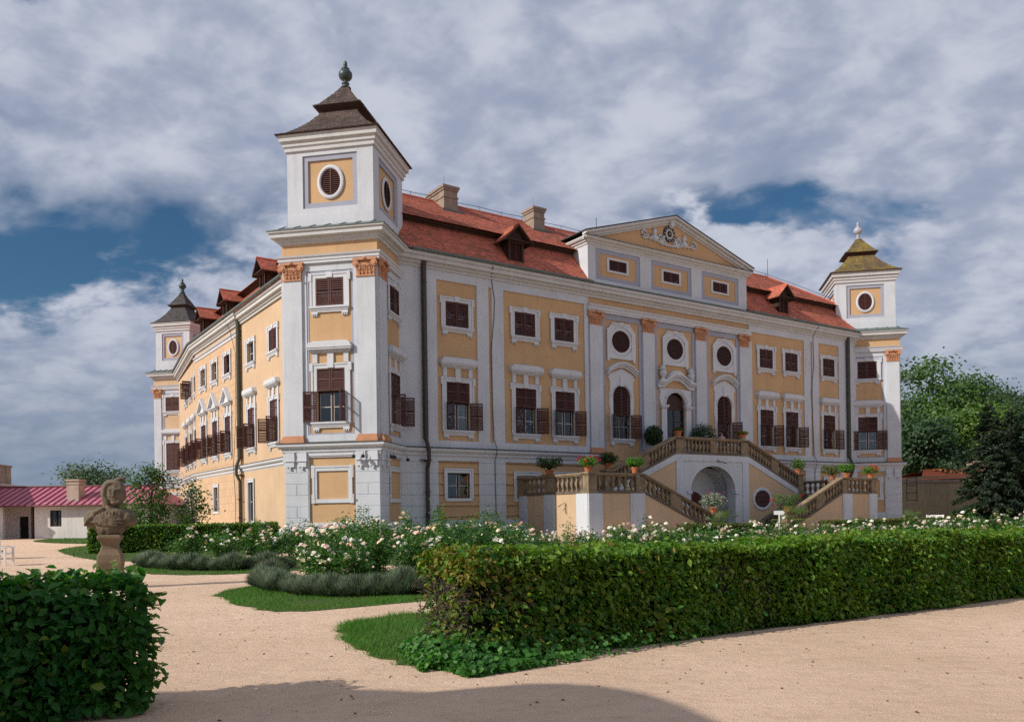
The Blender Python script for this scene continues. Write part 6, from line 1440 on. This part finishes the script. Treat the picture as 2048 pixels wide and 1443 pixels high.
b = MB(HMt); b.tube(((-14.6,RW,RG+0.03),(XR2-1.5,RW,RG+0.03)), 0.11, 6); b.tube(((-14.6,-OV-0.07,EV-0.02),(XR2,-OV-0.07,EV-0.02)), 0.08, 6); b.obj('ridge_cap', rustm, rf)
b = MB(HMt); cx = 8.1; b.box(cx, cx+1.05, 0.6, 1.65, 3.0, 5.0); b.box(cx-0.06, cx+1.11, 0.54, 1.71, 4.7, 4.78); b.box(cx-0.1, cx+1.15, 0.5, 1.75, 5.002, 5.14); b.obj('chimney', mat('pale_chimney', (0.50, 0.40, 0.33), 0.95, 0.12, 1.5, 0.01, 12, stain=0.35), rf)
b = MB(HMt); b.prism(((cx-0.3, 3.15), (cx+1.35, 3.15), (cx+1.35, 3.28), (cx-0.3, 3.28)), 0.35, 0.58); b.obj('flashing', zincm, rf)
# pavilion corner at the left edge
pvx, pvy = -48.2, 80.0
PV = thing('pavilion', 'pale pavilion with a cornice and parapet behind the pink roof at the left edge', 'building', (pvx, pvy, 0)); PI_ = Tm(-pvx, -pvy, 0)
Mp = frame((pvx, pvy, 0), -8); b = MB(Mp); b.box(-12, 0, 0.0, 12, -0.1, 4.6); b.obj('wall', yellowb, PV, PI_.copy())
b = MB(); pth = [Mp @ Vector((-12,0,0)), Mp @ Vector((0,0,0)), Mp @ Vector((0,12,0))]; b.sweep(((0,4.2),(0.1,4.25),(0.12,4.45),(0.3,4.55),(0.5,4.75),(0.7,4.9),(0.7,5.0),(0,5.0)), pth); b.obj('cornice', cornm, PV, PI_.copy())
b = MB(Mp); b.box(-12, -0.2, 0.2, 12, 5.0, 6.75); b.box(-12, -0.1, 0.1, 12, 6.752, 6.9)
for k in range(8): b.box(-1.3-k*1.4, -0.9-k*1.4, 0.15, 0.3, 5.3, 6.7)
b.obj('parapet', chimm, PV, PI_.copy())

# ------------------------------------------------------------------ boundary wall and shed on the right
wx_, wy_ = 38.5, 79.0
BW = thing('boundary_wall', 'stained plaster boundary wall in shade beside the right tower', 'wall', (wx_, wy_, 0)); Mb = frame((wx_, wy_, 0), 84)
wallm = mat('stained_wall', (0.38, 0.30, 0.18), 0.95, 0.15, 0.35, 0.012, 8, col2=(0.25, 0.21, 0.15), stain=0.55)
b = MB(Mb); b.box(-3, 16, 0, 0.5, -0.1, 4.0); b.obj('wall', wallm, BW, Tm(-wx_, -wy_, 0)); b = MB(Mb); b.box(-3, 16, -0.12, 0.6, 4.0, 4.14); b.prism(((-3,4.142),(16,4.142),(16,4.26),(-3,4.26)), -0.05, 0.5); b.obj('coping', chimm, BW, Tm(-wx_, -wy_, 0))
SH = thing('shed', 'small shed with a bright orange roof and a chimney behind the boundary wall', 'shed', (44.5, 82.5, 0)); Ms_ = frame((44.5, 82.5, 0), 84)
b = MB(Ms_); b.box(-3.5, 5, 0, 5, 0, 4.7); b.obj('wall', wallm, SH, Tm(-44.5, -82.5, 0)); b = MB(Ms_); b.add(((-4,-0.4,4.35),(5.4,-0.4,4.6),(4.4,3.2,5.7),(-1.5,3.2,5.5),(-4,6,4.5),(5.4,6,4.6)), ((0,1,2,3),(3,2,5,4))); b.obj('roof', mat('orange_roof', (0.55, 0.13, 0.05), 0.7, 0.1, 1.5, 0.01, 12), SH, Tm(-44.5, -82.5, 0))
b = MB(Ms_); b.box(3.3, 4.5, 2.0, 3.2, 4.5, 6.15); b.box(3.2, 4.6, 1.9, 3.3, 6.152, 6.3); b.obj('chimney', chimm, SH, Tm(-44.5, -82.5, 0))
TRL = thing('trellis', 'narrow iron ladder trellis on the wall beside the right tower', 'trellis', (37.4, 78.2, 0)); Mt = frame((37.4, 78.2, 0), 84); b = MB(Mt)
for x in (0, 1.0): b.tube(((x, -0.1, 2.2), (x, -0.1, 4.5)), 0.035, 5)
for z in (2.3, 3.0, 3.7, 4.4): b.tube(((0, -0.1, z), (1.0, -0.1, z)), 0.03, 5)
b.obj('bars', iron, TRL, Tm(-37.4, -78.2, 0))

# ------------------------------------------------------------------ trees
barkm = mat('bark', (0.085, 0.065, 0.048), 0.95, 0.2, 3, 0.03, 8)
def treeleaf(n_, c1, c2, tr=(0.6, 0.85, 0.25)): return mat(n_, c1, 0.5, 0.15, 0.25, spec=0.3, col2=c2, island=0.4, trans=tr, detail=3)
lfA = treeleaf('tree_leaf_mid', (0.044, 0.088, 0.017), (0.030, 0.068, 0.015)); lfB = treeleaf('tree_leaf_dark', (0.022, 0.050, 0.018), (0.016, 0.038, 0.015)); lfC = treeleaf('needle_dark', (0.014, 0.030, 0.016), (0.026, 0.042, 0.020), (0.3, 0.45, 0.2)); lfD = treeleaf('tree_leaf_blue', (0.050, 0.080, 0.040), (0.035, 0.060, 0.034))
def tree(name, label, cat, x, y, h, cr, trunk, nclust, nl, leaf, lm, seed, flat=0.55, low=0.25, group=None, irreg=0.35):
    rg = np.random.default_rng(seed); random.seed(seed); root = thing(name, label, cat, (x, y, 0), 0, group)
    b = MB(); b.tube([(0,0,-0.1),(0.05*h*0.1,0,h*0.2),(0.0,0.05,h*0.45),(0.1,0.0,h*0.8)], trunk, 8, trunk*0.25)
    cz = h*(low+1)/2; rz = h*(1-low)/2; C = []
    for i in range(nclust):
        d = rg.normal(size=3); d /= np.linalg.norm(d); rr = rg.uniform(0.45, 1.0)**0.5 * (1 + irreg*rg.normal()*0.4)
        C.append((d[0]*cr*rr, d[1]*cr*rr, cz + d[2]*rz*rr))
    C = np.array(C); C[:,2] = np.clip(C[:,2], h*low*0.8, h)
    for i in range(0, nclust, max(1, nclust//22)):
        c = Vector(C[i]); z = min(max(h*0.15, c.z*0.55), h*0.6); b.tube(((0,0,z), (c.x*0.5, c.y*0.5, (z+c.z)/2+0.3), tuple(c)), trunk*0.28, 5, trunk*0.06)
    b.obj('trunk', barkm, root)
    sg = cr*0.5*(26/nclust)**0.4*0.62; k = rg.integers(0, nclust, nl); pos = C[k] + rg.normal(size=(nl,3))*sg*np.array([1,1,flat]); pos[:,2] = np.maximum(pos[:,2], h*low*0.4)
    nrm = (pos - np.array([0,0,cz]))/np.array([cr,cr,rz])*0.7 + rg.normal(size=(nl,3))*0.6 + np.array([0,0,0.6])
    o = link('crown', leaf_mesh('crown', pos, nrm, rg.uniform(0.65,1.3,nl)*leaf, lm, 0.7, 0.15, 0.2), root); o['kind'] = 'stuff'; return root
tree('broadleaf_tree', 'tall broadleaf tree with a ragged green crown beside the right tower', 'tree', 54.6, 104, 19.6, 6.2, 0.45, 64, 22000, 0.42, lfA, 1, 0.6, 0.14)
tree('broadleaf_tree', 'lower yellow-green tree in front of the tall ragged tree', 'tree', 51.0, 94, 12.5, 4.8, 0.3, 46, 15000, 0.40, treeleaf('tree_leaf_light', (0.072, 0.122, 0.020), (0.052, 0.100, 0.018)), 2, 0.6, 0.10)
tree('broadleaf_tree', 'dark shrubby tree growing right beside the right tower wall', 'tree', 45.6, 90, 11.5, 3.4, 0.3, 36, 11000, 0.36, lfB, 3, 0.6, 0.05)
tree('broadleaf_tree', 'round distant tree between the tall tree and the right edge', 'tree', 80.5, 138, 21.0, 5.2, 0.5, 50, 13000, 0.5, lfD, 4, 0.6, 0.2)
tree('broadleaf_tree', 'bluish distant tree at the right edge of the sky', 'tree', 92, 148, 22.5, 6.5, 0.5, 46, 13000, 0.5, lfD, 5, 0.6, 0.15)
tree('broadleaf_tree', 'dark tree filling the gap behind the spruces', 'tree', 64, 108, 14.5, 7.0, 0.4, 54, 15000, 0.45, lfB, 6, 0.6, 0.05)
tree('broadleaf_tree', 'grey-green rounded tree behind the pink roof', 'tree', -59.0, 118, 9.6, 4.3, 0.3, 40, 9000, 0.36, lfD, 7, 0.6, 0.10)
tree('young_tree', 'slim young tree with a pointed crown left of the castle, before the pink roof', 'tree', -19.9, 45.5, 4.6, 1.05, 0.06, 40, 3000, 0.14, lfA, 8, 0.9, 0.12)
tree('young_tree', 'small sparse shrub-like tree against the far end of the castle side wall', 'tree', -18.4, 47.5, 3.6, 1.0, 0.05, 26, 1200, 0.15, lfA, 9, 0.8, 0.15)
tree('young_tree', 'low bushy young tree between the bust and the slim young tree', 'tree', -21.4, 47.0, 2.9, 1.15, 0.05, 28, 1800, 0.14, lfA, 10, 0.8, 0.1)
def spruce(label, x, y, h, r, seed, nl):
    rg = np.random.default_rng(seed); random.seed(seed); root = thing('spruce_tree', label, 'spruce', (x, y, 0)); b = MB(); b.tube(((0,0,0),(0,0,h*0.5),(0,0,h)), 0.22, 7, 0.02)
    P_, N_ = [], []; lv = int(h/0.42)
    for i in range(lv):
        z = 0.4 + (h-0.5)*i/lv; rr = r*(1-z/h)**0.85+0.1; nb = max(5, int(13*(1-z/h)+4))
        for k in range(nb):
            a = rg.uniform(0, 2*np.pi); l_ = rr*rg.uniform(0.7, 1.12); zt = z - l_*0.28 + rg.normal()*0.1
            if i % 3 == 0: b.tube(((0,0,z), (l_*np.cos(a)*0.6, l_*np.sin(a)*0.6, z-l_*0.2), (l_*np.cos(a), l_*np.sin(a), zt)), 0.03, 4, 0.006)
            m_ = max(3, int(nl*l_/(lv*nb*r*0.45))); t = rg.uniform(0.15, 1, m_)**0.7
            P_.append(np.stack([l_*np.cos(a)*t + rg.normal(0, .11, m_), l_*np.sin(a)*t + rg.normal(0, .11, m_), z + (zt-z)*t**1.3 + rg.normal(0, .07, m_) - 0.05], 1)); N_.append(np.stack([np.full(m_, np.cos(a)*0.5), np.full(m_, np.sin(a)*0.5), np.full(m_, 1.0)], 1) + rg.normal(0, .45, (m_,3)))
    b.obj('trunk', barkm, root); P_ = np.concatenate(P_); N_ = np.concatenate(N_)
    o = link('crown', leaf_mesh('crown', P_, N_, rg.uniform(.6,1.3,len(P_))*0.34, lfC, 0.35, 0.1, 0.35), root); o['kind'] = 'stuff'
spruce('dark spruce with drooping boughs nearest the boundary wall end', 38.0, 65.5, 10.0, 3.6, 21, 15000)
spruce('tall dark spruce cut by the right edge of the view', 42.2, 67.0, 11.0, 4.0, 22, 15000)
spruce('blackish spruce behind the wall end, between shed and spruces', 44.8, 74.0, 10.5, 3.2, 23, 11000)

# ------------------------------------------------------------------ pots, planters, laurels, palms
claym = mat('clay_pot', (0.47, 0.17, 0.075), 0.85, 0.12, 5, 0.004, 30, stain=0.2); pink_f = petal[4]; redm = mat('red_petal', (0.62, 0.015, 0.035), 0.5, 0.05, island=0.1); orngm = mat('orange_petal', (0.75, 0.16, 0.02), 0.5, 0.05, island=0.1); purm = mat('purple_petal', (0.22, 0.11, 0.30), 0.6, 0.05, island=0.1)
fernm = leafm('fern_green', (0.075, 0.16, 0.022), (0.055, 0.125, 0.022), (0.7, 0.95, 0.3)); fernd = leafm('fern_dark', (0.045, 0.075, 0.022), (0.035, 0.06, 0.02), (0.5, 0.7, 0.25)); silv = leafm('silver_leaf', (0.26, 0.29, 0.24), (0.18, 0.22, 0.17), (0.4, 0.45, 0.35), 0.1, 0.8); laur = leafm('laurel_leaf', (0.022, 0.048, 0.018), (0.030, 0.058, 0.018), (0.4, 0.6, 0.2), 0.45, 0.4)
potn = 0
def pot(label, loc, r=0.2, h=0.3, kind='fern', seed=0, m=claym, spread=0.38, fm=None, fl=(), n=260, fh=0.35, saucer=False):
    rg = np.random.default_rng(seed+500); root = thing('flower_pot', label, 'flower pot', tuple(loc)); b = MB(); n = int(n*3); spread *= 1.2; fh *= 1.3
    b.lathe(((r*0.68,0),(r*0.95,h*0.78),(r*1.06,h*0.80),(r*1.06,h),(r*0.9,h),(r*0.86,h*0.88),(0.0,h*0.88)), (0,0,0), 14); b.obj('pot', m, root)
    if saucer: s = MB(); s.lathe(((r*0.9,-0.02),(r*1.05,0.03),(r*0.95,0.035)), (0,0,0), 14); s.obj('saucer', mull, root)
    P_, N_, T_ = [], [], []
    b = None
    for i in range(n):
        a = rg.uniform(0, 2*np.pi); q = rg.uniform(0, 1)**0.6
        if kind == 'trail':
            t = rg.uniform(0, 1); rr = spread*(0.2+0.6*q); x_, z_ = rr*math.sin(t*1.9), fh*(0.35+0.65*q)*math.sin(min(t, 0.55)/0.55*1.57)*1.1 - max(0, t-0.5)**1.3*1.75*(0.4+0.6*q)*fh
            P_.append((x_*math.cos(a), x_*math.sin(a), h*0.9+z_)); T_.append((math.cos(a), math.sin(a), 0.6-1.8*t)); N_.append((math.cos(a)*0.6, math.sin(a)*0.6, 1))
        else:
            d = rg.normal(size=3); d /= np.linalg.norm(d); q2 = rg.uniform(0.35, 1.05); rr = 0.0; P_.append((d[0]*spread*0.85*q2, d[1]*spread*0.85*q2, h*0.88 + fh*0.55 + d[2]*fh*0.72*q2)); T_.append((math.cos(a), math.sin(a), 0.3)); N_.append((rg.normal()*.5+math.cos(a)*.4, rg.normal()*.5+math.sin(a)*.4, 1))
    o = link('foliage', leaf_mesh('foliage', np.array(P_), np.array(N_), rg.uniform(.7,1.3,n)*(0.13 if kind == 'trail' else 0.105), fm or fernm, 0.28 if kind == 'trail' else 0.75, 0.1, 0.2, np.array(T_)), root); o['kind'] = 'stuff'
    if fl:
        b = MB(); random.seed(seed+9)
        for i in range(fl[1]):
            a = random.uniform(0, 6.28); q = random.uniform(0.3, 1.05); b.m = i % len(fl[0]); c = Vector((spread*0.95*q*math.cos(a), spread*0.95*q*math.sin(a), h*0.9+fh*(random.uniform(0.5, 1.45) if kind == 'bush' else random.uniform(0.1, 1.0))))
            for _ in range(7): blossom(b, c+Vector((random.gauss(0,.045), random.gauss(0,.045), random.gauss(0,.03))), 0.05, (random.gauss(0,.6), random.gauss(0,.6), 1))
        o = b.obj('blossoms', list(fl[0]), root, recalc=False); o['kind'] = 'stuff'
    return root
def sp_(x, y, z): return FM @ Vector((x, y, z))
pot('clay pot of red geraniums on the front corner of the left balustrade', sp_(8.05, -6.25, 3.81), 0.24, 0.36, 'bush', 1, spread=0.52, fl=((redm,), 15), n=240, fh=0.32)
pot('trailing bright green fern in a clay pot at the head of the left lower flight', sp_(11.35, -6.4, 3.80), 0.22, 0.32, 'trail', 2, spread=0.55, n=420, fh=0.42)
pot('shaggy dark fern on the left side balustrade', sp_(7.93, -2.9, 3.79), 0.24, 0.3, 'trail', 3, spread=0.85, n=520, fh=0.55, fm=fernd)
pot('dark leafy plant in a red-brown pot at the foot of the left upper flight', sp_(12.1, -3.2, 4.17), 0.26, 0.38, 'bush', 4, spread=0.6, n=340, fh=0.45, fm=fernd)
pot('wide clay pot on the left end of the upper landing balustrade', sp_(18.05, -3.2, 6.41), 0.27, 0.36, 'bush', 5, spread=0.34, n=150, fh=0.14, fm=fernd)
pot('clay pot on a pale saucer on the right end of the upper landing balustrade', sp_(24.25, -3.2, 6.45), 0.27, 0.34, 'bush', 6, spread=0.40, n=170, fh=0.16, fm=brownl, saucer=True)
pot('pot plant with pale leaves on the pier at the foot of the right upper flight', sp_(30.25, -3.2, 4.18), 0.24, 0.36, 'bush', 7, spread=0.5, n=320, fh=0.5, fm=leafm('grey_green_leaf', (0.13, 0.19, 0.075), (0.09, 0.14, 0.05), (0.5, 0.7, 0.3)))
pot('bright green fern at the head of the right lower flight', sp_(31.3, -6.4, 3.79), 0.26, 0.3, 'trail', 8, spread=0.6, n=460, fh=0.5)
pot('orange and red geraniums in a clay pot on the right end of the balustrade', sp_(34.2, -6.4, 3.81), 0.26, 0.34, 'bush', 9, spread=0.6, fl=((redm, orngm), 18), n=240, fh=0.32)
pot('hanging olive fern on the inner side of the right terrace', sp_(34.3, -3.2, 3.80), 0.26, 0.3, 'trail', 10, spread=0.85, n=480, fh=0.6, fm=leafm('olive_fern', (0.095, 0.115, 0.035), (0.07, 0.09, 0.025), (0.6, 0.7, 0.3)))
pot('silver leaved planter on the left newel at the foot of the stairs', sp_(17.65, -6.45, 1.48), 0.3, 0.36, 'bush', 11, spread=0.8, fl=((purm, redm), 10), n=420, fh=0.55, fm=silv)
pot('mixed purple and red planter on the right newel at the foot of the stairs', sp_(24.7, -6.45, 1.48), 0.3, 0.36, 'trail', 12, spread=1.0, fl=((redm, purm), 16), n=520, fh=0.6, fm=leafm('mixed_leaf', (0.10, 0.15, 0.055), (0.07, 0.10, 0.04), (0.5, 0.7, 0.3)))
def ball_tree(label, loc, z0, r, trunk_, seed):
    rg = np.random.default_rng(seed); root = thing('laurel_tree', label, 'potted tree', tuple(loc)); b = MB(); b.lathe(((0.24,0),(0.30,0.34),(0.33,0.35),(0.33,0.42),(0.0,0.40)), (0,0,0), 12); b.obj('pot', claym, root); b = MB(); b.tube(((0,0,0.38),(0.02,0,z0*0.6),(0,0,z0)), 0.035, 6); b.obj('trunk', barkm, root)
    n = 2200; d = rg.normal(size=(n,3)); d /= np.linalg.norm(d, axis=1)[:,None]; pos = d*r*rg.uniform(0.55, 1.06, n)[:,None]*np.array([1,1,1.08]) + np.array([0,0,z0+r*0.75]); o = link('crown', leaf_mesh('crown', pos, d+rg.normal(0,.6,(n,3)), rg.uniform(.7,1.2,n)*0.13, laur, 0.5, 0.12, 0.15), root); o['kind'] = 'stuff'
ball_tree('laurel standard with a round crown beside the castle door, left', sp_(18.3, -0.75, 5.27), 0.95, 0.62, 1, 31)
ball_tree('broad clipped laurel ball on the landing, right of the castle door', sp_(23.0, -0.8, 5.27), 0.70, 0.95, 1, 32)
palml = leafm('palm_leaf', (0.050, 0.095, 0.030), (0.085, 0.12, 0.03), (0.6, 0.8, 0.3), 0.3)
palml2 = leafm('palm_leaf_yellow', (0.20, 0.21, 0.03), (0.12, 0.16, 0.03), (0.7, 0.8, 0.3), 0.3)
def palm(label, loc, th, r, nf, seed, tk=0.13):
    rg = np.random.default_rng(seed); random.seed(seed); root = thing('palm', label, 'palm', tuple(loc)); b = MB()
    b.tube(((0,0,0),(0.02,0.0,th*0.5),(0,0,th)), tk, 8, tk*0.85)
    for i in range(26): a = random.uniform(0, 6.28); z = th*random.uniform(0.15, 1); b.add(((tk*math.cos(a-.4)*.9, tk*math.sin(a-.4)*.9, z), (tk*math.cos(a+.4)*.9, tk*math.sin(a+.4)*.9, z), (tk*1.5*math.cos(a), tk*1.5*math.sin(a), z+0.12)), ((0,1,2),))
    b.obj('trunk', barkm, root); st, fb = MB(), MB()
    for i in range(nf):
        a = 6.28*i/nf + random.uniform(-.2,.2); el = random.uniform(-0.25, 1.15); l_ = r*random.uniform(0.45, 0.62); d = Vector((math.cos(a)*math.cos(el), math.sin(a)*math.cos(el), math.sin(el))); p0 = Vector((0,0,th)); p1 = p0 + d*l_; st.tube((p0, p0.lerp(p1, .5)+Vector((0,0,.04)), p1), 0.014, 4, 0.009)
        s = d.cross(Vector((0,0,1))).normalized(); up = s.cross(d); fb.m = 1 if el < 0.1 and random.random() < 0.7 else 0
        for k in range(13):
            t = (k-6)/6*1.35; dd = (d*math.cos(t) + s*math.sin(t)); q = p1; L_ = r*0.55*(1-0.25*abs(t)/1.35); w = dd.cross(up).normalized()*0.022; m_ = q + dd*L_*0.6 + up*0.02; e = q + dd*L_ - Vector((0,0,0.16*L_))
            fb.add((tuple(q), tuple(m_+w), tuple(e), tuple(m_-w)), ((0,1,2,3),))
    st.obj('fronds_stalks', palml, root); o = fb.obj('fronds', [palml, palml2], root, recalc=False); o['kind'] = 'stuff'
pl0 = sp_(23.6, -7.6, 0); palm('fan palm with a shaggy trunk between the signpost and the right stair foot', (pl0.x, pl0.y, 0), 0.95, 1.5, 16, 41)
pl1 = sp_(17.0, -7.5, 0); palm('small fan palm at the foot of the left stair flight', (pl1.x, pl1.y, 0), 0.55, 1.25, 11, 42)
pl2 = sp_(19.6, -5.4, 0); palm('dark fan palm standing before the arch', (pl2.x, pl2.y, 0), 0.8, 1.3, 10, 43)
pl3 = sp_(36.4, -8.0, 0); palm('low palm beside the right tower foot', (pl3.x, pl3.y, 0), 0.45, 1.3, 10, 44)
# ------------------------------------------------------------------ signpost, benches
whp = mat('white_paint', (0.78, 0.78, 0.77), 0.5, 0.04, 3)
s0 = sp_(19.3, -10.0, 0); SG = thing('signpost', 'small white arrow signpost in front of the stairs', 'signpost', (s0.x, s0.y, 0))
Mg = Matrix.Rotation(R(-5), 4, 'Z'); b = MB(Mg); b.box(-0.035, 0.035, -0.03, 0.03, 0, 1.32); b.obj('post', whp, SG); b = MB(Mg); b.prism(((-0.30, 1.32), (0.22, 1.32), (0.32, 1.43), (0.22, 1.55), (-0.30, 1.55)), -0.02, 0.02); b.obj('arrow_board', whp, SG)
def bench(name, label, cat, x, y, hd, w=1.6):
    root = thing(name, label, cat, (x, y, 0)); M = Rz(hd); sl_ = MB(); 
    for i in range(4): b = MB(M); b.box(-w/2, w/2, -0.02+i*0.12, 0.08+i*0.12, 0.42, 0.45); b.obj('seat_slat', whp, root)
    for i in range(4): b = MB(M); b.box(-w/2, w/2, 0.46+i*0.02, 0.485+i*0.02, 0.55+i*0.12, 0.64+i*0.12); b.obj('back_slat', whp, root)
    for s in (-1, 1):
        b = MB(M); b.box(s*w/2-0.03, s*w/2+0.03, -0.02, 0.04, 0, 0.66); b.obj('leg', whp, root); b = MB(M); b.prism(((s*w/2-0.03, 0.0), (s*w/2+0.03, 0.0), (s*w/2+0.03, 1.02), (s*w/2-0.03, 1.02)), 0.44, 0.50); b.obj('leg', whp, root); b = MB(M); b.box(s*w/2-0.04, s*w/2+0.04, -0.05, 0.5, 0.66, 0.70); b.obj('armrest', whp, root)
bench('garden_bench', 'white slatted bench at the foot of the near tower', 'bench', -5.9, 39.6, 12, 1.9)
bench('garden_bench', 'white slatted bench before the boundary wall on the right', 'bench', 33.0, 64.5, -35, 1.2)
bench('garden_chair', 'white slatted chair beside the short hedge at the left edge', 'chair', -18.3, 30.0, 100, 0.7)

# ------------------------------------------------------------------ visitor on the landing
pz = 5.265; pp = sp_(23.55, -2.0, pz)
PE = thing('person', 'person with brown hair, a pink top and a shoulder bag strap on the stair landing', 'person', tuple(pp))
def skin(name, pts, edges, rad, m, parent, sub=2):
    me = bpy.data.meshes.new(name); me.from_pydata(pts, edges, []); me.materials.append(m); o = link(name, me, parent)
    sk = o.modifiers.new('skin', 'SKIN'); sk.use_smooth_shade = True
    ss = o.modifiers.new('subsurf', 'SUBSURF'); ss.levels = ss.render_levels = sub; return o
def skinobj(name, pts, edges, rad, m, parent, root_=0):
    o = skin(name, pts, edges, rad, m, parent)
    lay = o.data.skin_vertices[0].data
    for i, (v, r) in enumerate(zip(lay, rad)): v.radius = r if isinstance(r, tuple) else (r, r); v.use_root = (i == root_)
    return o
skinm = mat('skin', (0.52, 0.31, 0.22), 0.6, 0.04); shirt = mat('pink_cloth', (0.66, 0.40, 0.46), 0.9, 0.06, 8); trous = mat('dark_cloth', (0.05, 0.05, 0.07), 0.9, 0.1); hairm = mat('brown_hair', (0.13, 0.045, 0.025), 0.6, 0.15, 12); strapm = mat('strap_brown', (0.10, 0.04, 0.05), 0.7)
body = [(0,0,0.95),(0,0,1.15),(0,0,1.38),(0,0,1.47),(0,-0.01,1.56),(0,-0.01,1.64),(-0.17,0,1.38),(-0.23,0.02,1.12),(-0.20,-0.10,0.92),(-0.18,-0.15,0.84),(0.17,0,1.38),(0.24,0.02,1.13),(0.22,-0.10,0.93),(0.2,-0.15,0.85),(-0.09,0,0.88),(-0.10,0.01,0.50),(-0.10,0.03,0.09),(-0.11,-0.12,0.04),(0.09,0,0.88),(0.10,0.01,0.50),(0.11,0.03,0.09),(0.12,-0.12,0.04)]
bed = [(0,1),(1,2),(2,3),(3,4),(4,5),(2,6),(6,7),(7,8),(8,9),(2,10),(10,11),(11,12),(12,13),(0,14),(14,15),(15,16),(16,17),(0,18),(18,19),(19,20),(20,21)]
brad = [(.15,.11),(.13,.10),(.15,.10),.055,.085,.075,.06,.045,.035,.03,.06,.045,.035,.03,.085,.06,.045,.04,.085,.06,.045,.04]
skinobj('body', body, bed, brad, skinm, PE)
skinobj('shirt', [(0,0,0.92),(0,0,1.15),(0,0,1.38),(0,0,1.45),(-0.17,0,1.38),(-0.235,0.02,1.12),(0.17,0,1.38),(0.245,0.02,1.13)], [(0,1),(1,2),(2,3),(2,4),(4,5),(2,6),(6,7)], [(.17,.13),(.15,.12),(.17,.12),.075,.075,.06,.075,.06], shirt, PE)
skinobj('trousers', [(0,0,0.95),(-0.09,0,0.86),(-0.10,0.01,0.50),(-0.10,0.03,0.12),(0.09,0,0.86),(0.10,0.01,0.50),(0.11,0.03,0.12)], [(0,1),(1,2),(2,3),(0,4),(4,5),(5,6)], [(.16,.12),.10,.075,.065,.10,.075,.065], trous, PE)
skinobj('hair', [(0,0.02,1.50),(0,0.02,1.60),(0,0.0,1.68)], [(0,1),(1,2)], [(.08,.06),(.105,.10),(.085,.085)], hairm, PE)
b = MB(); b.tube([(-0.16,-0.12,1.44),(-0.06,-0.15,1.3),(0.08,-0.15,1.15),(0.2,-0.12,1.0)], 0.018, 5); b.tube([(-0.16,-0.12,1.44),(-0.15,0.0,1.47),(-0.1,0.14,1.36),(0.1,0.16,1.1),(0.2,0.08,1.0)], 0.018, 5); b.obj('bag_strap', strapm, PE)
b = MB(); b.box(0.17, 0.25, -0.14, 0.12, 0.74, 1.0); b.obj('bag', strapm, PE)

# ------------------------------------------------------------------ unseen building added behind the viewer to shade the foreground
gx, gy = -20.0, 2.6
GH = thing('shade_building', 'pale building with a curved gable, out of view, added to shade the sand in the foreground', 'shade_building', (gx, gy, 0))
kz = math.cos(R(SUN_E))/math.sin(R(SUN_E)); kx, ky = kz*math.sin(R(SUN_H)), kz*math.cos(R(SUN_H))
edge = [(-3.4,7.40),(-2.9,7.62),(-2.55,7.86),(-2.2,7.60),(-1.7,7.84),(-1.25,7.80),(-.8,7.66),(-.3,7.84),(.15,7.98),(.5,7.96),(.8,7.83),(1.05,7.64),(1.25,7.38),(1.42,7.02),(1.6,6.42),(1.68,5.95)]
gab = [(-60.0, (edge[0][1]-2.6)/ky)] + [(x - kx*(y-2.6)/ky, (y-2.6)/ky) for x, y in edge]  # gable outline shaped back along the sun from the wanted shadow edge
gab = [gab[0]] + sorted(gab[1:], key=lambda p: p[0])
gab += [(gab[-1][0]+0.01, -0.1), (-60.0, -0.1)]
Mgh = Tm(0, 2.6, 0); b = MB(Mgh); b.prism(gab[::-1], -0.6, 0.0); b.obj('gable_wall', white, GH, Tm(-gx, -gy, 0))
b = MB(Mgh); b.box(-58, -6.2, -12, -0.6, -0.1, 5.0); b.obj('wall', yellowb, GH, Tm(-gx, -gy, 0))
b = MB(Mgh); b.add(((-59,-0.6,5.0),(-6.0,-0.6,5.0),(-12,-6.3,8.0),(-53,-6.3,8.0),(-59,-12.4,5.0),(-6.0,-12.4,5.0)), ((0,1,2,3),(2,5,4,3),(1,5,2),(0,3,4))); b.obj('roof', rooft, GH, Tm(-gx, -gy, 0))
